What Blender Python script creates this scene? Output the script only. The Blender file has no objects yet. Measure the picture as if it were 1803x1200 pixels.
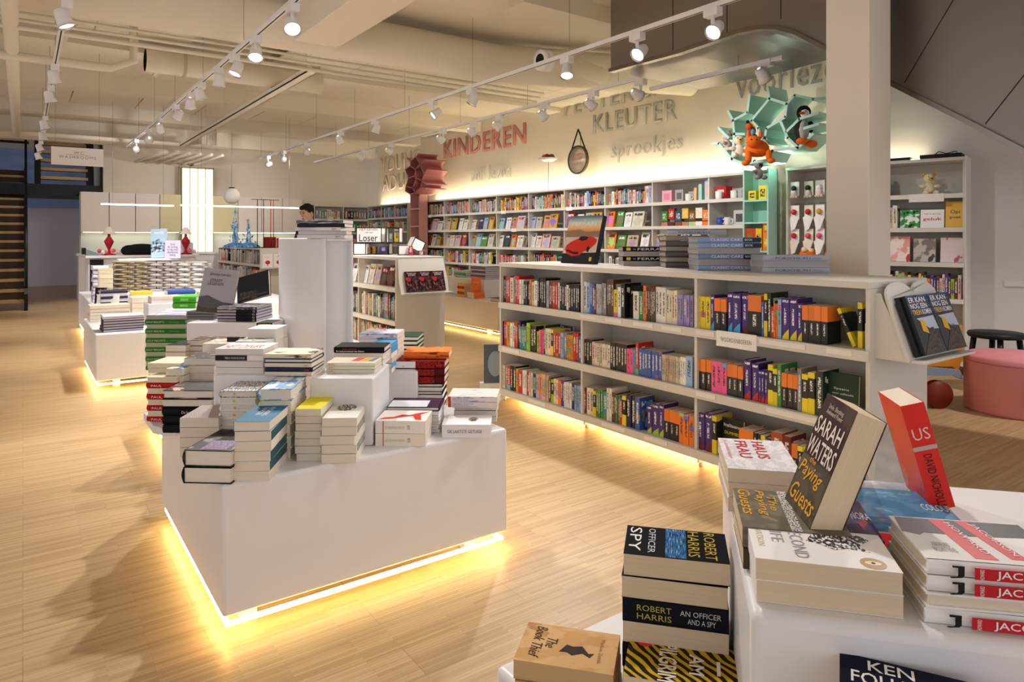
import bpy, bmesh, math, random
from mathutils import Matrix, Vector
SC = bpy.context.scene
COL = SC.collection
random.seed(7)
# ---------------- camera ----------------
CAM_H, FPX, CX, HY = 1.24, 1195.0, 901.5, 418.0
YAW = math.atan(861.5 / FPX)            # the shelves run along +Y, the camera looks to their right
SY, CYW = math.sin(YAW), math.cos(YAW)
cd = bpy.data.cameras.new('camera'); cam = bpy.data.objects.new('camera', cd); COL.objects.link(cam)
cam.location = (0, 0, CAM_H); cam.rotation_euler = (math.pi / 2, 0, -YAW)
cd.sensor_fit = 'HORIZONTAL'; cd.sensor_width = 36.0; cd.lens = 36.0 * FPX / 1803
cd.shift_y = -(600 - HY) / 1803; cd.clip_start = 0.05; cd.clip_end = 100
SC.camera = cam
# ---------------- world fill light, exposure ----------------
w = bpy.data.worlds.new('shop_fill'); SC.world = w; w.use_nodes = True  # even fill light, added to brighten the shop through its open sides
w.node_tree.nodes['Background'].inputs[0].default_value = (0.94, 0.955, 1.0, 1)
w.node_tree.nodes['Background'].inputs[1].default_value = 0.74
SC.view_settings.view_transform = 'Standard'; SC.view_settings.look = 'None'
SC.view_settings.gamma = 1; SC.view_settings.use_curve_mapping = False
SC.view_settings.exposure = 0.6
SC.cycles.use_denoising = True
SC.cycles.max_bounces = 7; SC.cycles.diffuse_bounces = 4; SC.cycles.glossy_bounces = 3
SC.cycles.transmission_bounces = 6; SC.cycles.transparent_max_bounces = 8
SC.cycles.sample_clamp_indirect = 6; SC.cycles.caustics_reflective = False; SC.cycles.caustics_refractive = False
def area(name, loc, rot, sx, sy, power, color):
    l = bpy.data.lights.new(name, 'AREA'); l.shape = 'RECTANGLE'; l.size = sx; l.size_y = sy
    l.energy = power; l.color = color
    o = bpy.data.objects.new(name, l); o.location = loc; o.rotation_euler = rot; COL.objects.link(o); return o
SPOT_W, SPOT_C = 106, (1.0, 0.965, 0.925)
WASH_W = 11      # strip on top of the wall shelves
GLOW_W = 11.0     # strips under the tables
# ---------------- pixel of the photograph -> place ----------------
def ray(px, py=HY):
    t = (px - CX) / FPX; u = (HY - py) / FPX
    return Vector((SY + t * CYW, CYW - t * SY, u))
CO = Vector((0, 0, CAM_H))
def atd(px, py, d): return CO + ray(px, py) * d
def atz(px, py, z): r = ray(px, py); return CO + r * ((z - CAM_H) / r.z)
def atx(px, py, x): r = ray(px, py); return CO + r * (x / r.x)
def aty(px, py, y): r = ray(px, py); return CO + r * (y / r.y)
# ---------------- materials ----------------
MATS = {}
def s2l(c):
    return tuple((v / 12.92 if v <= 0.04045 else ((v + 0.055) / 1.055) ** 2.4) for v in c)
def hexc(h):
    h = h.lstrip('#')
    if len(h) == 3: h = ''.join(c * 2 for c in h)
    return s2l(tuple(int(h[i:i + 2], 16) / 255 for i in (0, 2, 4)))
def mat(c, rough=0.5, metal=0.0, spec=0.28, emit=0, bump=0, bscale=200):
    k = (c, rough, metal, spec, emit, bump, bscale)
    if k in MATS: return MATS[k]
    m = bpy.data.materials.new('material_' + c.strip('#')); m.use_nodes = True
    N = m.node_tree.nodes; L = m.node_tree.links
    b = N['Principled BSDF']; col = (*hexc(c), 1)
    b.inputs['Base Color'].default_value = col; b.inputs['Roughness'].default_value = rough
    b.inputs['Metallic'].default_value = metal; b.inputs['Specular IOR Level'].default_value = spec
    if emit:
        b.inputs['Emission Color'].default_value = col; b.inputs['Emission Strength'].default_value = emit
    tx = N.new('ShaderNodeTexCoord'); n = N.new('ShaderNodeTexNoise'); n.inputs['Scale'].default_value = bscale if bump else 12
    L.new(tx.outputs['Object'], n.inputs['Vector'])
    if bump:
        bp = N.new('ShaderNodeBump'); bp.inputs['Strength'].default_value = bump; bp.inputs['Distance'].default_value = 0.01
        L.new(n.outputs['Fac'], bp.inputs['Height']); L.new(bp.outputs[0], b.inputs['Normal'])
    else:
        mr = N.new('ShaderNodeMapRange'); mr.inputs['To Min'].default_value = max(0, rough - .04); mr.inputs['To Max'].default_value = min(1, rough + .04)
        L.new(n.outputs['Fac'], mr.inputs['Value']); L.new(mr.outputs[0], b.inputs['Roughness'])
    MATS[k] = m; return m
def M_(N, op, a, b=None, clamp=False):
    n = N['t'].nodes.new('ShaderNodeMath'); n.operation = op; n.use_clamp = clamp
    for i, v in enumerate((a, b)):
        if v is None: continue
        if isinstance(v, (int, float)): n.inputs[i].default_value = v
        else: N['t'].links.new(v, n.inputs[i])
    return n.outputs[0]
def mixc(N, f, a, b):
    n = N['t'].nodes.new('ShaderNodeMix'); n.data_type = 'RGBA'
    for s, v in ((0, f), (6, a), (7, b)):
        if isinstance(v, (int, float)): n.inputs[s].default_value = v
        elif isinstance(v, tuple): n.inputs[s].default_value = (*v, 1) if len(v) == 3 else v
        else: N['t'].links.new(v, n.inputs[s])
    return n.outputs[2]
def newmat(name, rough=0.45):
    m = bpy.data.materials.new(name); m.use_nodes = True
    m.node_tree.nodes['Principled BSDF'].inputs['Roughness'].default_value = rough
    return m, {'t': m.node_tree}, m.node_tree.nodes['Principled BSDF']
def book_shader(kind):
    """printed board of a small shelf book, coordinates 0..1 over the book: x thickness, y depth from the spine, z height"""
    m, N, B = newmat('printed_cover_' + kind, 0.4); T = m.node_tree
    tc = T.nodes.new('ShaderNodeTexCoord'); sp = T.nodes.new('ShaderNodeSeparateXYZ'); T.links.new(tc.outputs['Object'], sp.inputs[0])
    x, y, z = sp.outputs
    oi = T.nodes.new('ShaderNodeObjectInfo'); base = oi.outputs['Color']; rnd = oi.outputs['Random']
    onsp = M_(N, 'LESS_THAN', y, 0.03)
    rgb = T.nodes.new('ShaderNodeRGBToBW'); T.links.new(base, rgb.inputs[0])
    dark = M_(N, 'LESS_THAN', rgb.outputs[0], 0.28)
    ink = mixc(N, dark, (0.03, 0.03, 0.04), (0.85, 0.83, 0.78))
    # glyph columns down the spine
    def glyph(sx, sz, vx, vz, thr):
        cx = T.nodes.new('ShaderNodeCombineXYZ')
        T.links.new(M_(N, 'FLOOR', M_(N, 'MULTIPLY', vx, sx)), cx.inputs[0]); T.links.new(M_(N, 'FLOOR', M_(N, 'MULTIPLY', vz, sz)), cx.inputs[1]); T.links.new(rnd, cx.inputs[2])
        wn = T.nodes.new('ShaderNodeTexWhiteNoise'); T.links.new(cx.outputs[0], wn.inputs['Vector'])
        return M_(N, 'GREATER_THAN', wn.outputs['Value'], thr)
    g = glyph(9, 70, x, z, 0.42)
    inx = M_(N, 'LESS_THAN', M_(N, 'ABSOLUTE', x), 0.22)
    lo = M_(N, 'MULTIPLY_ADD', rnd, 0.25); T.nodes[-1].inputs[2].default_value = 0.12
    inz = M_(N, 'MULTIPLY', M_(N, 'GREATER_THAN', z, lo), M_(N, 'LESS_THAN', z, 0.86))
    gtxt = M_(N, 'MULTIPLY', M_(N, 'MULTIPLY', g, inx), inz)
    hs = T.nodes.new('ShaderNodeHueSaturation'); T.links.new(base, hs.inputs['Color'])
    T.links.new(M_(N, 'FRACT', M_(N, 'MULTIPLY', rnd, 7.3)), hs.inputs['Hue']); hs.inputs['Value'].default_value = 0.8; hs.inputs['Saturation'].default_value = 0.75
    if kind == 'plain':
        band = M_(N, 'MULTIPLY', M_(N, 'GREATER_THAN', M_(N, 'FRACT', M_(N, 'MULTIPLY', rnd, 13.7)), 0.55), M_(N, 'LESS_THAN', M_(N, 'ABSOLUTE', M_(N, 'SUBTRACT', z, M_(N, 'FRACT', M_(N, 'MULTIPLY', rnd, 5.1)))), 0.09))
        spine = mixc(N, gtxt, mixc(N, band, base, hs.outputs[0]), ink)
    elif kind == 'pocket':      # coloured top over black
        top = M_(N, 'GREATER_THAN', z, 0.6)
        st = M_(N, 'MULTIPLY', M_(N, 'MULTIPLY', g, M_(N, 'LESS_THAN', M_(N, 'ABSOLUTE', x), 0.13)), M_(N, 'MULTIPLY', M_(N, 'GREATER_THAN', z, 0.22), M_(N, 'LESS_THAN', z, 0.53)))
        spine = mixc(N, top, mixc(N, st, (0.012, 0.012, 0.014), (0.8, 0.8, 0.8)), base)
    elif kind == 'corner':      # dark violet with a bright triangle at the foot
        tri = M_(N, 'LESS_THAN', M_(N, 'SUBTRACT', z, M_(N, 'MULTIPLY', M_(N, 'ADD', x, 0.5), 0.24)), 0.03)
        st = M_(N, 'MULTIPLY', M_(N, 'MULTIPLY', g, M_(N, 'LESS_THAN', M_(N, 'ABSOLUTE', x), 0.14)), M_(N, 'MULTIPLY', M_(N, 'GREATER_THAN', z, 0.35), M_(N, 'LESS_THAN', z, 0.75)))
        hd = M_(N, 'MULTIPLY', M_(N, 'MULTIPLY', glyph(14, 30, x, z, 0.3), M_(N, 'LESS_THAN', M_(N, 'ABSOLUTE', x), 0.38)), M_(N, 'LESS_THAN', M_(N, 'ABSOLUTE', M_(N, 'SUBTRACT', z, 0.92)), 0.03))
        spine = mixc(N, tri, mixc(N, M_(N, 'MAXIMUM', st, hd), (0.055, 0.02, 0.2), (0.85, 0.85, 0.9)), base)
    else:                       # yellow and black
        blk = M_(N, 'MULTIPLY', M_(N, 'GREATER_THAN', z, 0.37), M_(N, 'LESS_THAN', z, 0.86))
        st = M_(N, 'MULTIPLY', M_(N, 'MULTIPLY', g, M_(N, 'LESS_THAN', M_(N, 'ABSOLUTE', x), 0.2)), M_(N, 'MULTIPLY', M_(N, 'GREATER_THAN', z, 0.55), M_(N, 'LESS_THAN', z, 0.8)))
        spine = mixc(N, blk, base, mixc(N, st, (0.01, 0.01, 0.01), (0.9, 0.9, 0.9)))
    # front of the book: a title block and a picture blob
    g2 = glyph(1, 16, M_(N, 'MULTIPLY', y, 9.0), z, 0.3)
    tz = M_(N, 'MULTIPLY', M_(N, 'GREATER_THAN', z, 0.72), M_(N, 'LESS_THAN', z, 0.88))
    ty = M_(N, 'LESS_THAN', M_(N, 'ABSOLUTE', M_(N, 'SUBTRACT', y, 0.5)), 0.36)
    t2 = M_(N, 'MULTIPLY', M_(N, 'MULTIPLY', g2, tz), ty)
    dy = M_(N, 'POWER', M_(N, 'ABSOLUTE', M_(N, 'SUBTRACT', y, 0.5)), 2.0); dz = M_(N, 'POWER', M_(N, 'ABSOLUTE', M_(N, 'SUBTRACT', z, 0.38)), 2.0)
    cb = T.nodes.new('ShaderNodeCombineXYZ'); T.links.new(y, cb.inputs[0]); T.links.new(z, cb.inputs[1]); T.links.new(M_(N, 'MULTIPLY', rnd, 40.0), cb.inputs[2])
    nz = T.nodes.new('ShaderNodeTexNoise'); nz.inputs['Scale'].default_value = 4.5; T.links.new(cb.outputs[0], nz.inputs['Vector'])
    blob = M_(N, 'LESS_THAN', M_(N, 'SUBTRACT', M_(N, 'ADD', dy, dz), M_(N, 'MULTIPLY', M_(N, 'SUBTRACT', nz.outputs['Fac'], 0.42), 0.5)), 0.05)
    front = mixc(N, t2, mixc(N, blob, base, hs.outputs[0]), ink)
    if kind == 'yellow': front = mixc(N, M_(N, 'MULTIPLY', M_(N, 'GREATER_THAN', z, 0.37), M_(N, 'LESS_THAN', z, 0.86)), front, (0.012, 0.012, 0.012))
    if kind == 'corner': front = mixc(N, blob, (0.055, 0.02, 0.2), base)
    if kind == 'pocket': front = mixc(N, M_(N, 'GREATER_THAN', z, 0.6), (0.012, 0.012, 0.014), base)
    T.links.new(mixc(N, onsp, front, spine), B.inputs['Base Color'])
    return m
BOOKM = {k: book_shader(k) for k in ('plain', 'pocket', 'corner', 'yellow')}
ARTS = {}
def art(c1, c2, c3, scale=3.0, stretch=(1, 1, 1), seed=0, kind='blob'):
    k = (c1, c2, c3, scale, stretch, seed, kind)
    if k in ARTS: return ARTS[k]
    m, N, B = newmat('printed_picture', 0.5); T = m.node_tree; B.inputs['Specular IOR Level'].default_value = .15
    tc = T.nodes.new('ShaderNodeTexCoord'); mp = T.nodes.new('ShaderNodeMapping'); T.links.new(tc.outputs['Generated'], mp.inputs[0])
    mp.inputs['Location'].default_value = (seed * 3.1, seed * 1.7, seed); mp.inputs['Scale'].default_value = stretch
    if kind == 'stripe':
        n = T.nodes.new('ShaderNodeTexWave'); n.inputs['Scale'].default_value = scale; n.inputs['Distortion'].default_value = 6
    elif kind == 'ring':
        n = T.nodes.new('ShaderNodeTexWave'); n.wave_type = 'RINGS'; n.rings_direction = 'Z'; n.inputs['Scale'].default_value = scale; n.inputs['Distortion'].default_value = 3.5; n.inputs['Detail'].default_value = 1
    else:
        n = T.nodes.new('ShaderNodeTexNoise'); n.inputs['Scale'].default_value = scale; n.inputs['Detail'].default_value = 2.5
    T.links.new(mp.outputs[0], n.inputs['Vector'])
    r = T.nodes.new('ShaderNodeValToRGB'); e = r.color_ramp.elements
    e[0].position = 0.44; e[0].color = (*hexc(c1), 1); e[1].position = 0.64; e[1].color = (*hexc(c3), 1)
    q = e.new(0.5); q.color = (*hexc(c2), 1); q = e.new(0.61); q.color = (*hexc(c2), 1)
    T.links.new(n.outputs['Fac'], r.inputs[0]); T.links.new(r.outputs[0], B.inputs['Base Color'])
    ARTS[k] = m; return m
def wood_floor():
    m, N, B = newmat('oak_strip_floor', 0.42); T = m.node_tree
    tc = T.nodes.new('ShaderNodeTexCoord')
    br = T.nodes.new('ShaderNodeTexBrick'); T.links.new(tc.outputs['Object'], br.inputs['Vector'])
    br.offset = 0.37; br.inputs['Scale'].default_value = 1.0; br.inputs['Brick Width'].default_value = 0.31; br.inputs['Row Height'].default_value = 0.0125
    br.inputs['Mortar Size'].default_value = 0.0006; br.inputs['Mortar Smooth'].default_value = 0.6; br.inputs['Bias'].default_value = -0.1
    br.inputs['Color1'].default_value = (*hexc('CFB084'), 1); br.inputs['Color2'].default_value = (*hexc('B8976A'), 1); br.inputs['Mortar'].default_value = (*hexc('A8895E'), 1)
    mp = T.nodes.new('ShaderNodeMapping'); mp.inputs['Scale'].default_value = (3, 130, 1); T.links.new(tc.outputs['Object'], mp.inputs[0])
    n = T.nodes.new('ShaderNodeTexNoise'); n.inputs['Scale'].default_value = 1.0; n.inputs['Detail'].default_value = 3; T.links.new(mp.outputs[0], n.inputs['Vector'])
    b2 = T.nodes.new('ShaderNodeTexBrick'); T.links.new(tc.outputs['Object'], b2.inputs['Vector'])
    b2.offset = 0.5; b2.inputs['Scale'].default_value = 1; b2.inputs['Brick Width'].default_value = 0.93; b2.inputs['Row Height'].default_value = 0.155
    b2.inputs['Mortar Size'].default_value = 0.0012; b2.inputs['Color1'].default_value = (1, 1, 1, 1); b2.inputs['Color2'].default_value = (0.9, 0.885, 0.86, 1); b2.inputs['Mortar'].default_value = (0.72, 0.68, 0.62, 1)
    mm = T.nodes.new('ShaderNodeMix'); mm.data_type = 'RGBA'; mm.blend_type = 'MULTIPLY'; mm.inputs[0].default_value = 1
    T.links.new(br.outputs['Color'], mm.inputs[6]); T.links.new(b2.outputs['Color'], mm.inputs[7])
    r = T.nodes.new('ShaderNodeMapRange'); r.inputs['From Min'].default_value = .3; r.inputs['From Max'].default_value = .7; r.inputs['To Min'].default_value = .9; r.inputs['To Max'].default_value = 1.05; T.links.new(n.outputs['Fac'], r.inputs[0])
    m2 = T.nodes.new('ShaderNodeMix'); m2.data_type = 'RGBA'; m2.blend_type = 'MULTIPLY'; m2.inputs[0].default_value = 1
    T.links.new(mm.outputs[2], m2.inputs[6]); T.links.new(r.outputs[0], m2.inputs[7])
    T.links.new(m2.outputs[2], B.inputs['Base Color']); return m
def steel():
    m, N, B = newmat('brushed_steel', 0.36); T = m.node_tree
    B.inputs['Metallic'].default_value = 0.85; B.inputs['Base Color'].default_value = (*hexc('8F8882'), 1)
    tc = T.nodes.new('ShaderNodeTexCoord'); mp = T.nodes.new('ShaderNodeMapping'); mp.inputs['Scale'].default_value = (2, 1.2, 60); T.links.new(tc.outputs['Object'], mp.inputs[0])
    n = T.nodes.new('ShaderNodeTexNoise'); n.inputs['Scale'].default_value = 2; T.links.new(mp.outputs[0], n.inputs['Vector'])
    T.links.new(M_(N, 'MULTIPLY_ADD', n.outputs['Fac'], 0.2), B.inputs['Roughness']); T.nodes[-1].inputs[2].default_value = 0.28
    return m
PAGE = 'EFE6D8'
def pagemat(c=PAGE):
    k = ('page', c)
    if k in MATS: return MATS[k]
    m, N, B = newmat('paper_pages', 0.75); T = m.node_tree
    tc = T.nodes.new('ShaderNodeTexCoord'); mp = T.nodes.new('ShaderNodeMapping'); mp.inputs['Scale'].default_value = (1, 1, 22); T.links.new(tc.outputs['Generated'], mp.inputs[0])
    n = T.nodes.new('ShaderNodeTexNoise'); n.inputs['Scale'].default_value = 1.5; n.inputs['Detail'].default_value = 2; T.links.new(mp.outputs[0], n.inputs['Vector'])
    c1 = hexc(c); T.links.new(mixc(N, n.outputs['Fac'], tuple(v * .8 for v in c1), c1), B.inputs['Base Color'])
    MATS[k] = m; return m
WHITE = mat('E8E6E8', 0.35); WHITE2 = mat('E4E2E2', 0.45); WALLM = mat('E6DCCB', 0.8); CEILM = mat('E8DFCF', 0.8)
GREYW = mat('CFCBCB', 0.8); BLACK = mat('141416', 0.5); STEEL = steel(); FLOORM = wood_floor()
LAMPW = mat('F2F0F0', 0.4); SCREW = mat('88847C', 0.3, 0.9)
CHROME = mat('C8C8C8', 0.25, 1.0)
# ---------------- mesh builder ----------------
class MB:
    def __init__(s): s.v = []; s.f = []; s.m = []; s.sm = []
    def add(s, vs, fs, mi=0, smooth=False):
        b = len(s.v); s.v += [tuple(v) for v in vs]
        for f in fs: s.f.append(tuple(b + i for i in f)); s.m.append(mi); s.sm.append(smooth)
        return s
    def box(s, x0, x1, y0, y1, z0, z1, mi=0, mx=None):
        vs = [Vector(p) for p in ((x0, y0, z0), (x1, y0, z0), (x1, y1, z0), (x0, y1, z0), (x0, y0, z1), (x1, y0, z1), (x1, y1, z1), (x0, y1, z1))]
        if mx is not None: vs = [mx @ v for v in vs]
        return s.add(vs, [(0, 3, 2, 1), (4, 5, 6, 7), (0, 1, 5, 4), (1, 2, 6, 5), (2, 3, 7, 6), (3, 0, 4, 7)], mi)
    def prism(s, pts, h, mi=0, mx=None, z0=0, smooth=False):
        """outline in xy, extruded along z from z0 to h"""
        n = len(pts); a = sum(pts[i][0] * pts[(i + 1) % n][1] - pts[(i + 1) % n][0] * pts[i][1] for i in range(n))
        if a < 0: pts = pts[::-1]
        vs = [Vector((p[0], p[1], z0)) for p in pts] + [Vector((p[0], p[1], h)) for p in pts]
        if mx is not None: vs = [mx @ v for v in vs]
        s.add(vs, [tuple(range(n))[::-1], tuple(range(n, 2 * n))], mi)
        b = len(s.v) - 2 * n
        for i in range(n):
            j = (i + 1) % n; s.f.append((b + i, b + j, b + n + j, b + n + i)); s.m.append(mi); s.sm.append(smooth)
        return s
    def tube(s, pts, r, n=10, mi=0, cap=True, radii=None):
        pts = [Vector(p) for p in pts]; rings = []; up = None
        for i, p in enumerate(pts):
            d = (pts[min(i + 1, len(pts) - 1)] - pts[max(i - 1, 0)]).normalized()
            if up is None or abs(d.dot(up)) > .95: up = Vector((0, 0, 1)) if abs(d.z) < .9 else Vector((1, 0, 0))
            a = d.cross(up).normalized(); b = a.cross(d).normalized(); up = b
            rr = radii[i] if radii else r
            rings.append([p + a * rr * math.cos(t * 2 * math.pi / n) + b * rr * math.sin(t * 2 * math.pi / n) for t in range(n)])
        vs = [v for q in rings for v in q]; fs = []
        for i in range(len(pts) - 1):
            for t in range(n): u = (t + 1) % n; fs.append((i * n + t, i * n + u, (i + 1) * n + u, (i + 1) * n + t))
        s.add(vs, fs, mi, True)
        if cap:
            b = len(s.v) - len(vs); e = (len(pts) - 1) * n
            s.f += [tuple(b + t for t in range(n))[::-1], tuple(b + e + t for t in range(n))]; s.m += [mi, mi]; s.sm += [False, False]
        return s
    def lathe(s, prof, n=20, mi=0, mx=None):
        vs = []; fs = []
        for r, z in prof:
            for t in range(n):
                v = Vector((max(r, 1e-5) * math.cos(t * 2 * math.pi / n), max(r, 1e-5) * math.sin(t * 2 * math.pi / n), z))
                vs.append(mx @ v if mx is not None else v)
        for i in range(len(prof) - 1):
            for t in range(n): u = (t + 1) % n; fs.append((i * n + t, i * n + u, (i + 1) * n + u, (i + 1) * n + t))
        return s.add(vs, fs, mi, True)
    def ball(s, c, r, n=14, mi=0, mx=None):
        if isinstance(r, (int, float)): r = (r, r, r)
        m = Matrix.Translation(c) @ (mx if mx is not None else Matrix()) @ Matrix.Diagonal((*r, 1))
        k = n // 2
        return s.lathe([(math.sin(math.pi * i / k), -math.cos(math.pi * i / k)) for i in range(k + 1)], n, mi, m)
    def mesh(s, name, mats):
        me = bpy.data.meshes.new(name); me.from_pydata(s.v, [], s.f)
        for m in (mats if isinstance(mats, (list, tuple)) else [mats]): me.materials.append(m)
        for i, p in enumerate(me.polygons): p.material_index = s.m[i]; p.use_smooth = s.sm[i]
        me.update(); return me
    def obj(s, name, mats, parent=None, mx=None, bevel=0):
        o = bpy.data.objects.new(name, s.mesh(name, mats)); COL.objects.link(o)
        if parent is not None: o.parent = parent
        if mx is not None: o.matrix_local = mx
        if bevel:
            b = o.modifiers.new('edge', 'BEVEL'); b.width = bevel; b.segments = 3; b.limit_method = 'ANGLE'; b.angle_limit = 0.9
            for p in o.data.polygons: p.use_smooth = True
            o.data.set_sharp_from_angle(angle=0.8)
        return o
LABELS = {}
def tag(o, label, cat, group=None, kind=None):
    if label in LABELS: LABELS[label] += 1
    else: LABELS[label] = 1
    o['label'] = label; o['category'] = cat
    if group: o['group'] = group
    if kind: o['kind'] = kind
    return o
def empty(name, loc=(0, 0, 0), rz=0, mx=None):
    o = bpy.data.objects.new(name, None); COL.objects.link(o); o.empty_display_size = .05
    if mx is not None: o.matrix_world = mx
    else: o.location = loc; o.rotation_euler = (0, 0, rz)
    return o
def struct(o, kind='structure'): o['kind'] = kind; return o
TXT = {}
def text_mesh(body, ext=0.0, bold=0.0, shear=0.0, space=1.0):
    """vertices normalised to a box 0..1 x 0..1"""
    k = (body, ext, bold, shear, space)
    if k not in TXT:
        cu = bpy.data.curves.new('lettering', 'FONT'); cu.body = body; cu.offset = bold; cu.shear = shear; cu.resolution_u = 2; cu.space_character = space; cu.space_line = .85; cu.align_x = 'CENTER'
        o = bpy.data.objects.new('lettering', cu); COL.objects.link(o)
        dg = bpy.context.evaluated_depsgraph_get(); me = bpy.data.meshes.new_from_object(o.evaluated_get(dg))
        bpy.data.objects.remove(o); bpy.data.curves.remove(cu)
        vs = [v.co.copy() for v in me.vertices]; x0 = min(v.x for v in vs); x1 = max(v.x for v in vs); y0 = min(v.y for v in vs); y1 = max(v.y for v in vs)
        for v in me.vertices: v.co = ((v.co.x - x0) / (x1 - x0), (v.co.y - y0) / (y1 - y0), 0)
        if ext:
            bm = bmesh.new(); bm.from_mesh(me); g = bmesh.ops.extrude_face_region(bm, geom=bm.faces[:])
            bmesh.ops.translate(bm, verts=[q for q in g['geom'] if isinstance(q, bmesh.types.BMVert)], vec=(0, 0, 1)); bmesh.ops.recalc_face_normals(bm, faces=bm.faces[:]); bm.to_mesh(me); bm.free()
        TXT[k] = me
    return TXT[k]
def text(body, mx, wd, ht, material, parent=None, name='lettering', ext=0.0, bold=0.0, shear=0.0, space=1.0):
    """mx: frame whose xy plane carries the text, origin at its lower left"""
    me = text_mesh(body, ext, bold, shear, space).copy(); me.materials.clear(); me.materials.append(material)
    for v in me.vertices: v.co = (v.co.x * wd, v.co.y * ht, v.co.z * ext + .0004)
    o = bpy.data.objects.new(name, me); COL.objects.link(o)
    if parent is not None: o.parent = parent
    o.matrix_local = mx
    return o
def frame(o, ex, ey):
    """matrix with origin o and x, y axes ex, ey"""
    ex = Vector(ex).normalized(); ey = Vector(ey).normalized(); ez = ex.cross(ey).normalized(); o = Vector(o)
    return Matrix(((ex.x, ey.x, ez.x, o.x), (ex.y, ey.y, ez.y, o.y), (ex.z, ey.z, ez.z, o.z), (0, 0, 0, 1)))
def smooth_blob(o, lv=1):
    s = o.modifiers.new('smooth', 'SUBSURF'); s.levels = lv; s.render_levels = lv
ORD = ['first', 'second', 'third', 'fourth', 'fifth', 'sixth', 'seventh', 'eighth', 'ninth', 'tenth', 'eleventh', 'twelfth', 'thirteenth', 'fourteenth', 'fifteenth', 'sixteenth', 'seventeenth', 'eighteenth', 'nineteenth', 'twentieth'] + ['twenty-' + w for w in ('first', 'second', 'third', 'fourth', 'fifth', 'sixth', 'seventh', 'eighth', 'ninth')] + ['thirtieth'] + ['thirty-' + w for w in ('first', 'second', 'third', 'fourth', 'fifth', 'sixth', 'seventh', 'eighth', 'ninth')] + ['fortieth'] + ['forty-' + w for w in ('first', 'second', 'third', 'fourth', 'fifth', 'sixth', 'seventh', 'eighth', 'ninth')]
# =============== the room ===============
def sbox(name, *a, m=WALLM, bevel=0): return struct(MB().box(*a).obj(name, m, bevel=bevel))
CZ = 3.46
sbox('floor', -7, 9, -4, 24, -0.1, 0, m=FLOORM)
sbox('ceiling', -7, 9, -4, 24, CZ, CZ + .1, m=CEILM)
WX = 6.95
sbox('wall_right', WX, WX + .12, 3.55, 15.05, 0, CZ)
sbox('wall_right_return', WX, 9.0, 15.05, 15.17, 0, CZ)
# the part of the wall that turns towards the reading corner
KX, KY = 6.95, 3.55; RD = Vector((0.234, -0.972, 0)); RN = Vector((0.972, 0.234, 0))
def rbox(name, s0, s1, n0, n1, z0, z1, m=WALLM, bevel=0):
    return struct(MB().box(s0, s1, n0, n1, z0, z1).obj(name, m, mx=frame((KX, KY, 0), RD, RN), bevel=bevel))
rbox('wall_reading_corner', -.02, 4.8, 0, .12, 0, CZ, m=GREYW)
rbox('trim_1', 1.2, 4.8, -.015, 0, .80, .85, m=mat('D5D0CE', .5))
rbox('baseboard_right', 1.2, 4.8, -.012, 0, 0, .07, m=mat('D5D0CE', .5))
# far wall with the counter
sbox('wall_far', 1.37, 9.0, 16.55, 16.67, 0, CZ)
sbox('wall_far_lower', .95, 1.37, 16.56, 16.67, 0, 2.12)
sbox('wall_stairs', -7, 3.0, 21.0, 21.1, 2.0, 6.0, m=mat('8FA8DC', .7))
sbox('wall_passage', -7, 3.0, 21.1, 21.2, 0, 2.0, m=mat('D9D3E0', .7))
sbox('wall_far_return', 1.4, 1.5, 16.67, 21.0, 0, CZ, m=GREYW)
# ceiling beams across the shop and one along it
for i, (y, d, wd) in enumerate(((8.3, .22, .32), (10.6, .24, .3), (13.0, .24, .3), (15.3, .3, .3))):
    struct(MB().box(-7, WX, y, y + wd, CZ - d, CZ).obj('ceiling_beam', CEILM))
struct(MB().box(1.95, 2.35, -4, 6.0, 2.98, CZ).obj('ceiling_beam', CEILM, bevel=.01))
struct(MB().box(3.55, 5.2, 4.75, 5.0, 3.3, CZ).obj('ceiling_beam', CEILM))
struct(MB().box(2.35, 4.24, 2.2, 2.5, 3.12, CZ).obj('ceiling_beam', CEILM))
# suspended metal panels with dark joints
pm = MB(); k = 0
for ix in range(5):
    for iy in range(4):
        x0, y0 = 2.4 + ix * .92, 6.5 + iy * .45
        pm.box(x0, x0 + .91, y0, y0 + .44, 3.3, 3.32)
struct(pm.obj('ceiling_panels', CEILM))
for x0, x1, y0, y1, z in ((-3, 1.9, 2.5, 3.1, 3.35), (-3, 1.9, 6.9, 8.1, 3.36), (-3, 6.9, 11.2, 12.7, 3.36)):
    q = MB(); n = int((x1 - x0) / .9)
    for i in range(n): q.box(x0 + i * .9, x0 + i * .9 + .885, y0, y1, z, z + .02)
    struct(q.obj('ceiling_panels', CEILM))
# air ducts and pipes
def pipe(name, label, pts, r, cat, m=CEILM, group=None, n=14):
    return tag(MB().tube(pts, r, n).obj(name, m), label, cat, group)
pipe('air_duct', 'wide cream air duct crossing the shop under the ceiling', [(-6, 6.25, 3.14), (4.3, 6.25, 3.18), (4.9, 6.1, 3.2), (6.7, 5.5, 3.2)], .21, 'duct', n=28)
d2 = empty('air_duct', (1.05, 8.1, 3.12)); tag(d2, 'short cream duct with an open dark end', 'duct')
m = MB(); m.lathe([(.125, 0), (.125, 1.9), (0.02, 1.9)], 24, 0, frame((0, 0, 0), (0, 1, 0), (0, 0, 1))); m.obj('duct_shell', CEILM, d2)
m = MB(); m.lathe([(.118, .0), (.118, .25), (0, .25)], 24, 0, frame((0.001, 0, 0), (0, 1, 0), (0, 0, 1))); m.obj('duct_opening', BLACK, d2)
m = MB(); m.lathe([(.126, .36), (.135, .36), (.135, .39), (.126, .39)], 24, 0, frame((0, 0, 0), (0, 1, 0), (0, 0, 1))); m.obj('clamp_ring', mat('C8BDA8', .5), d2)
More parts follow.
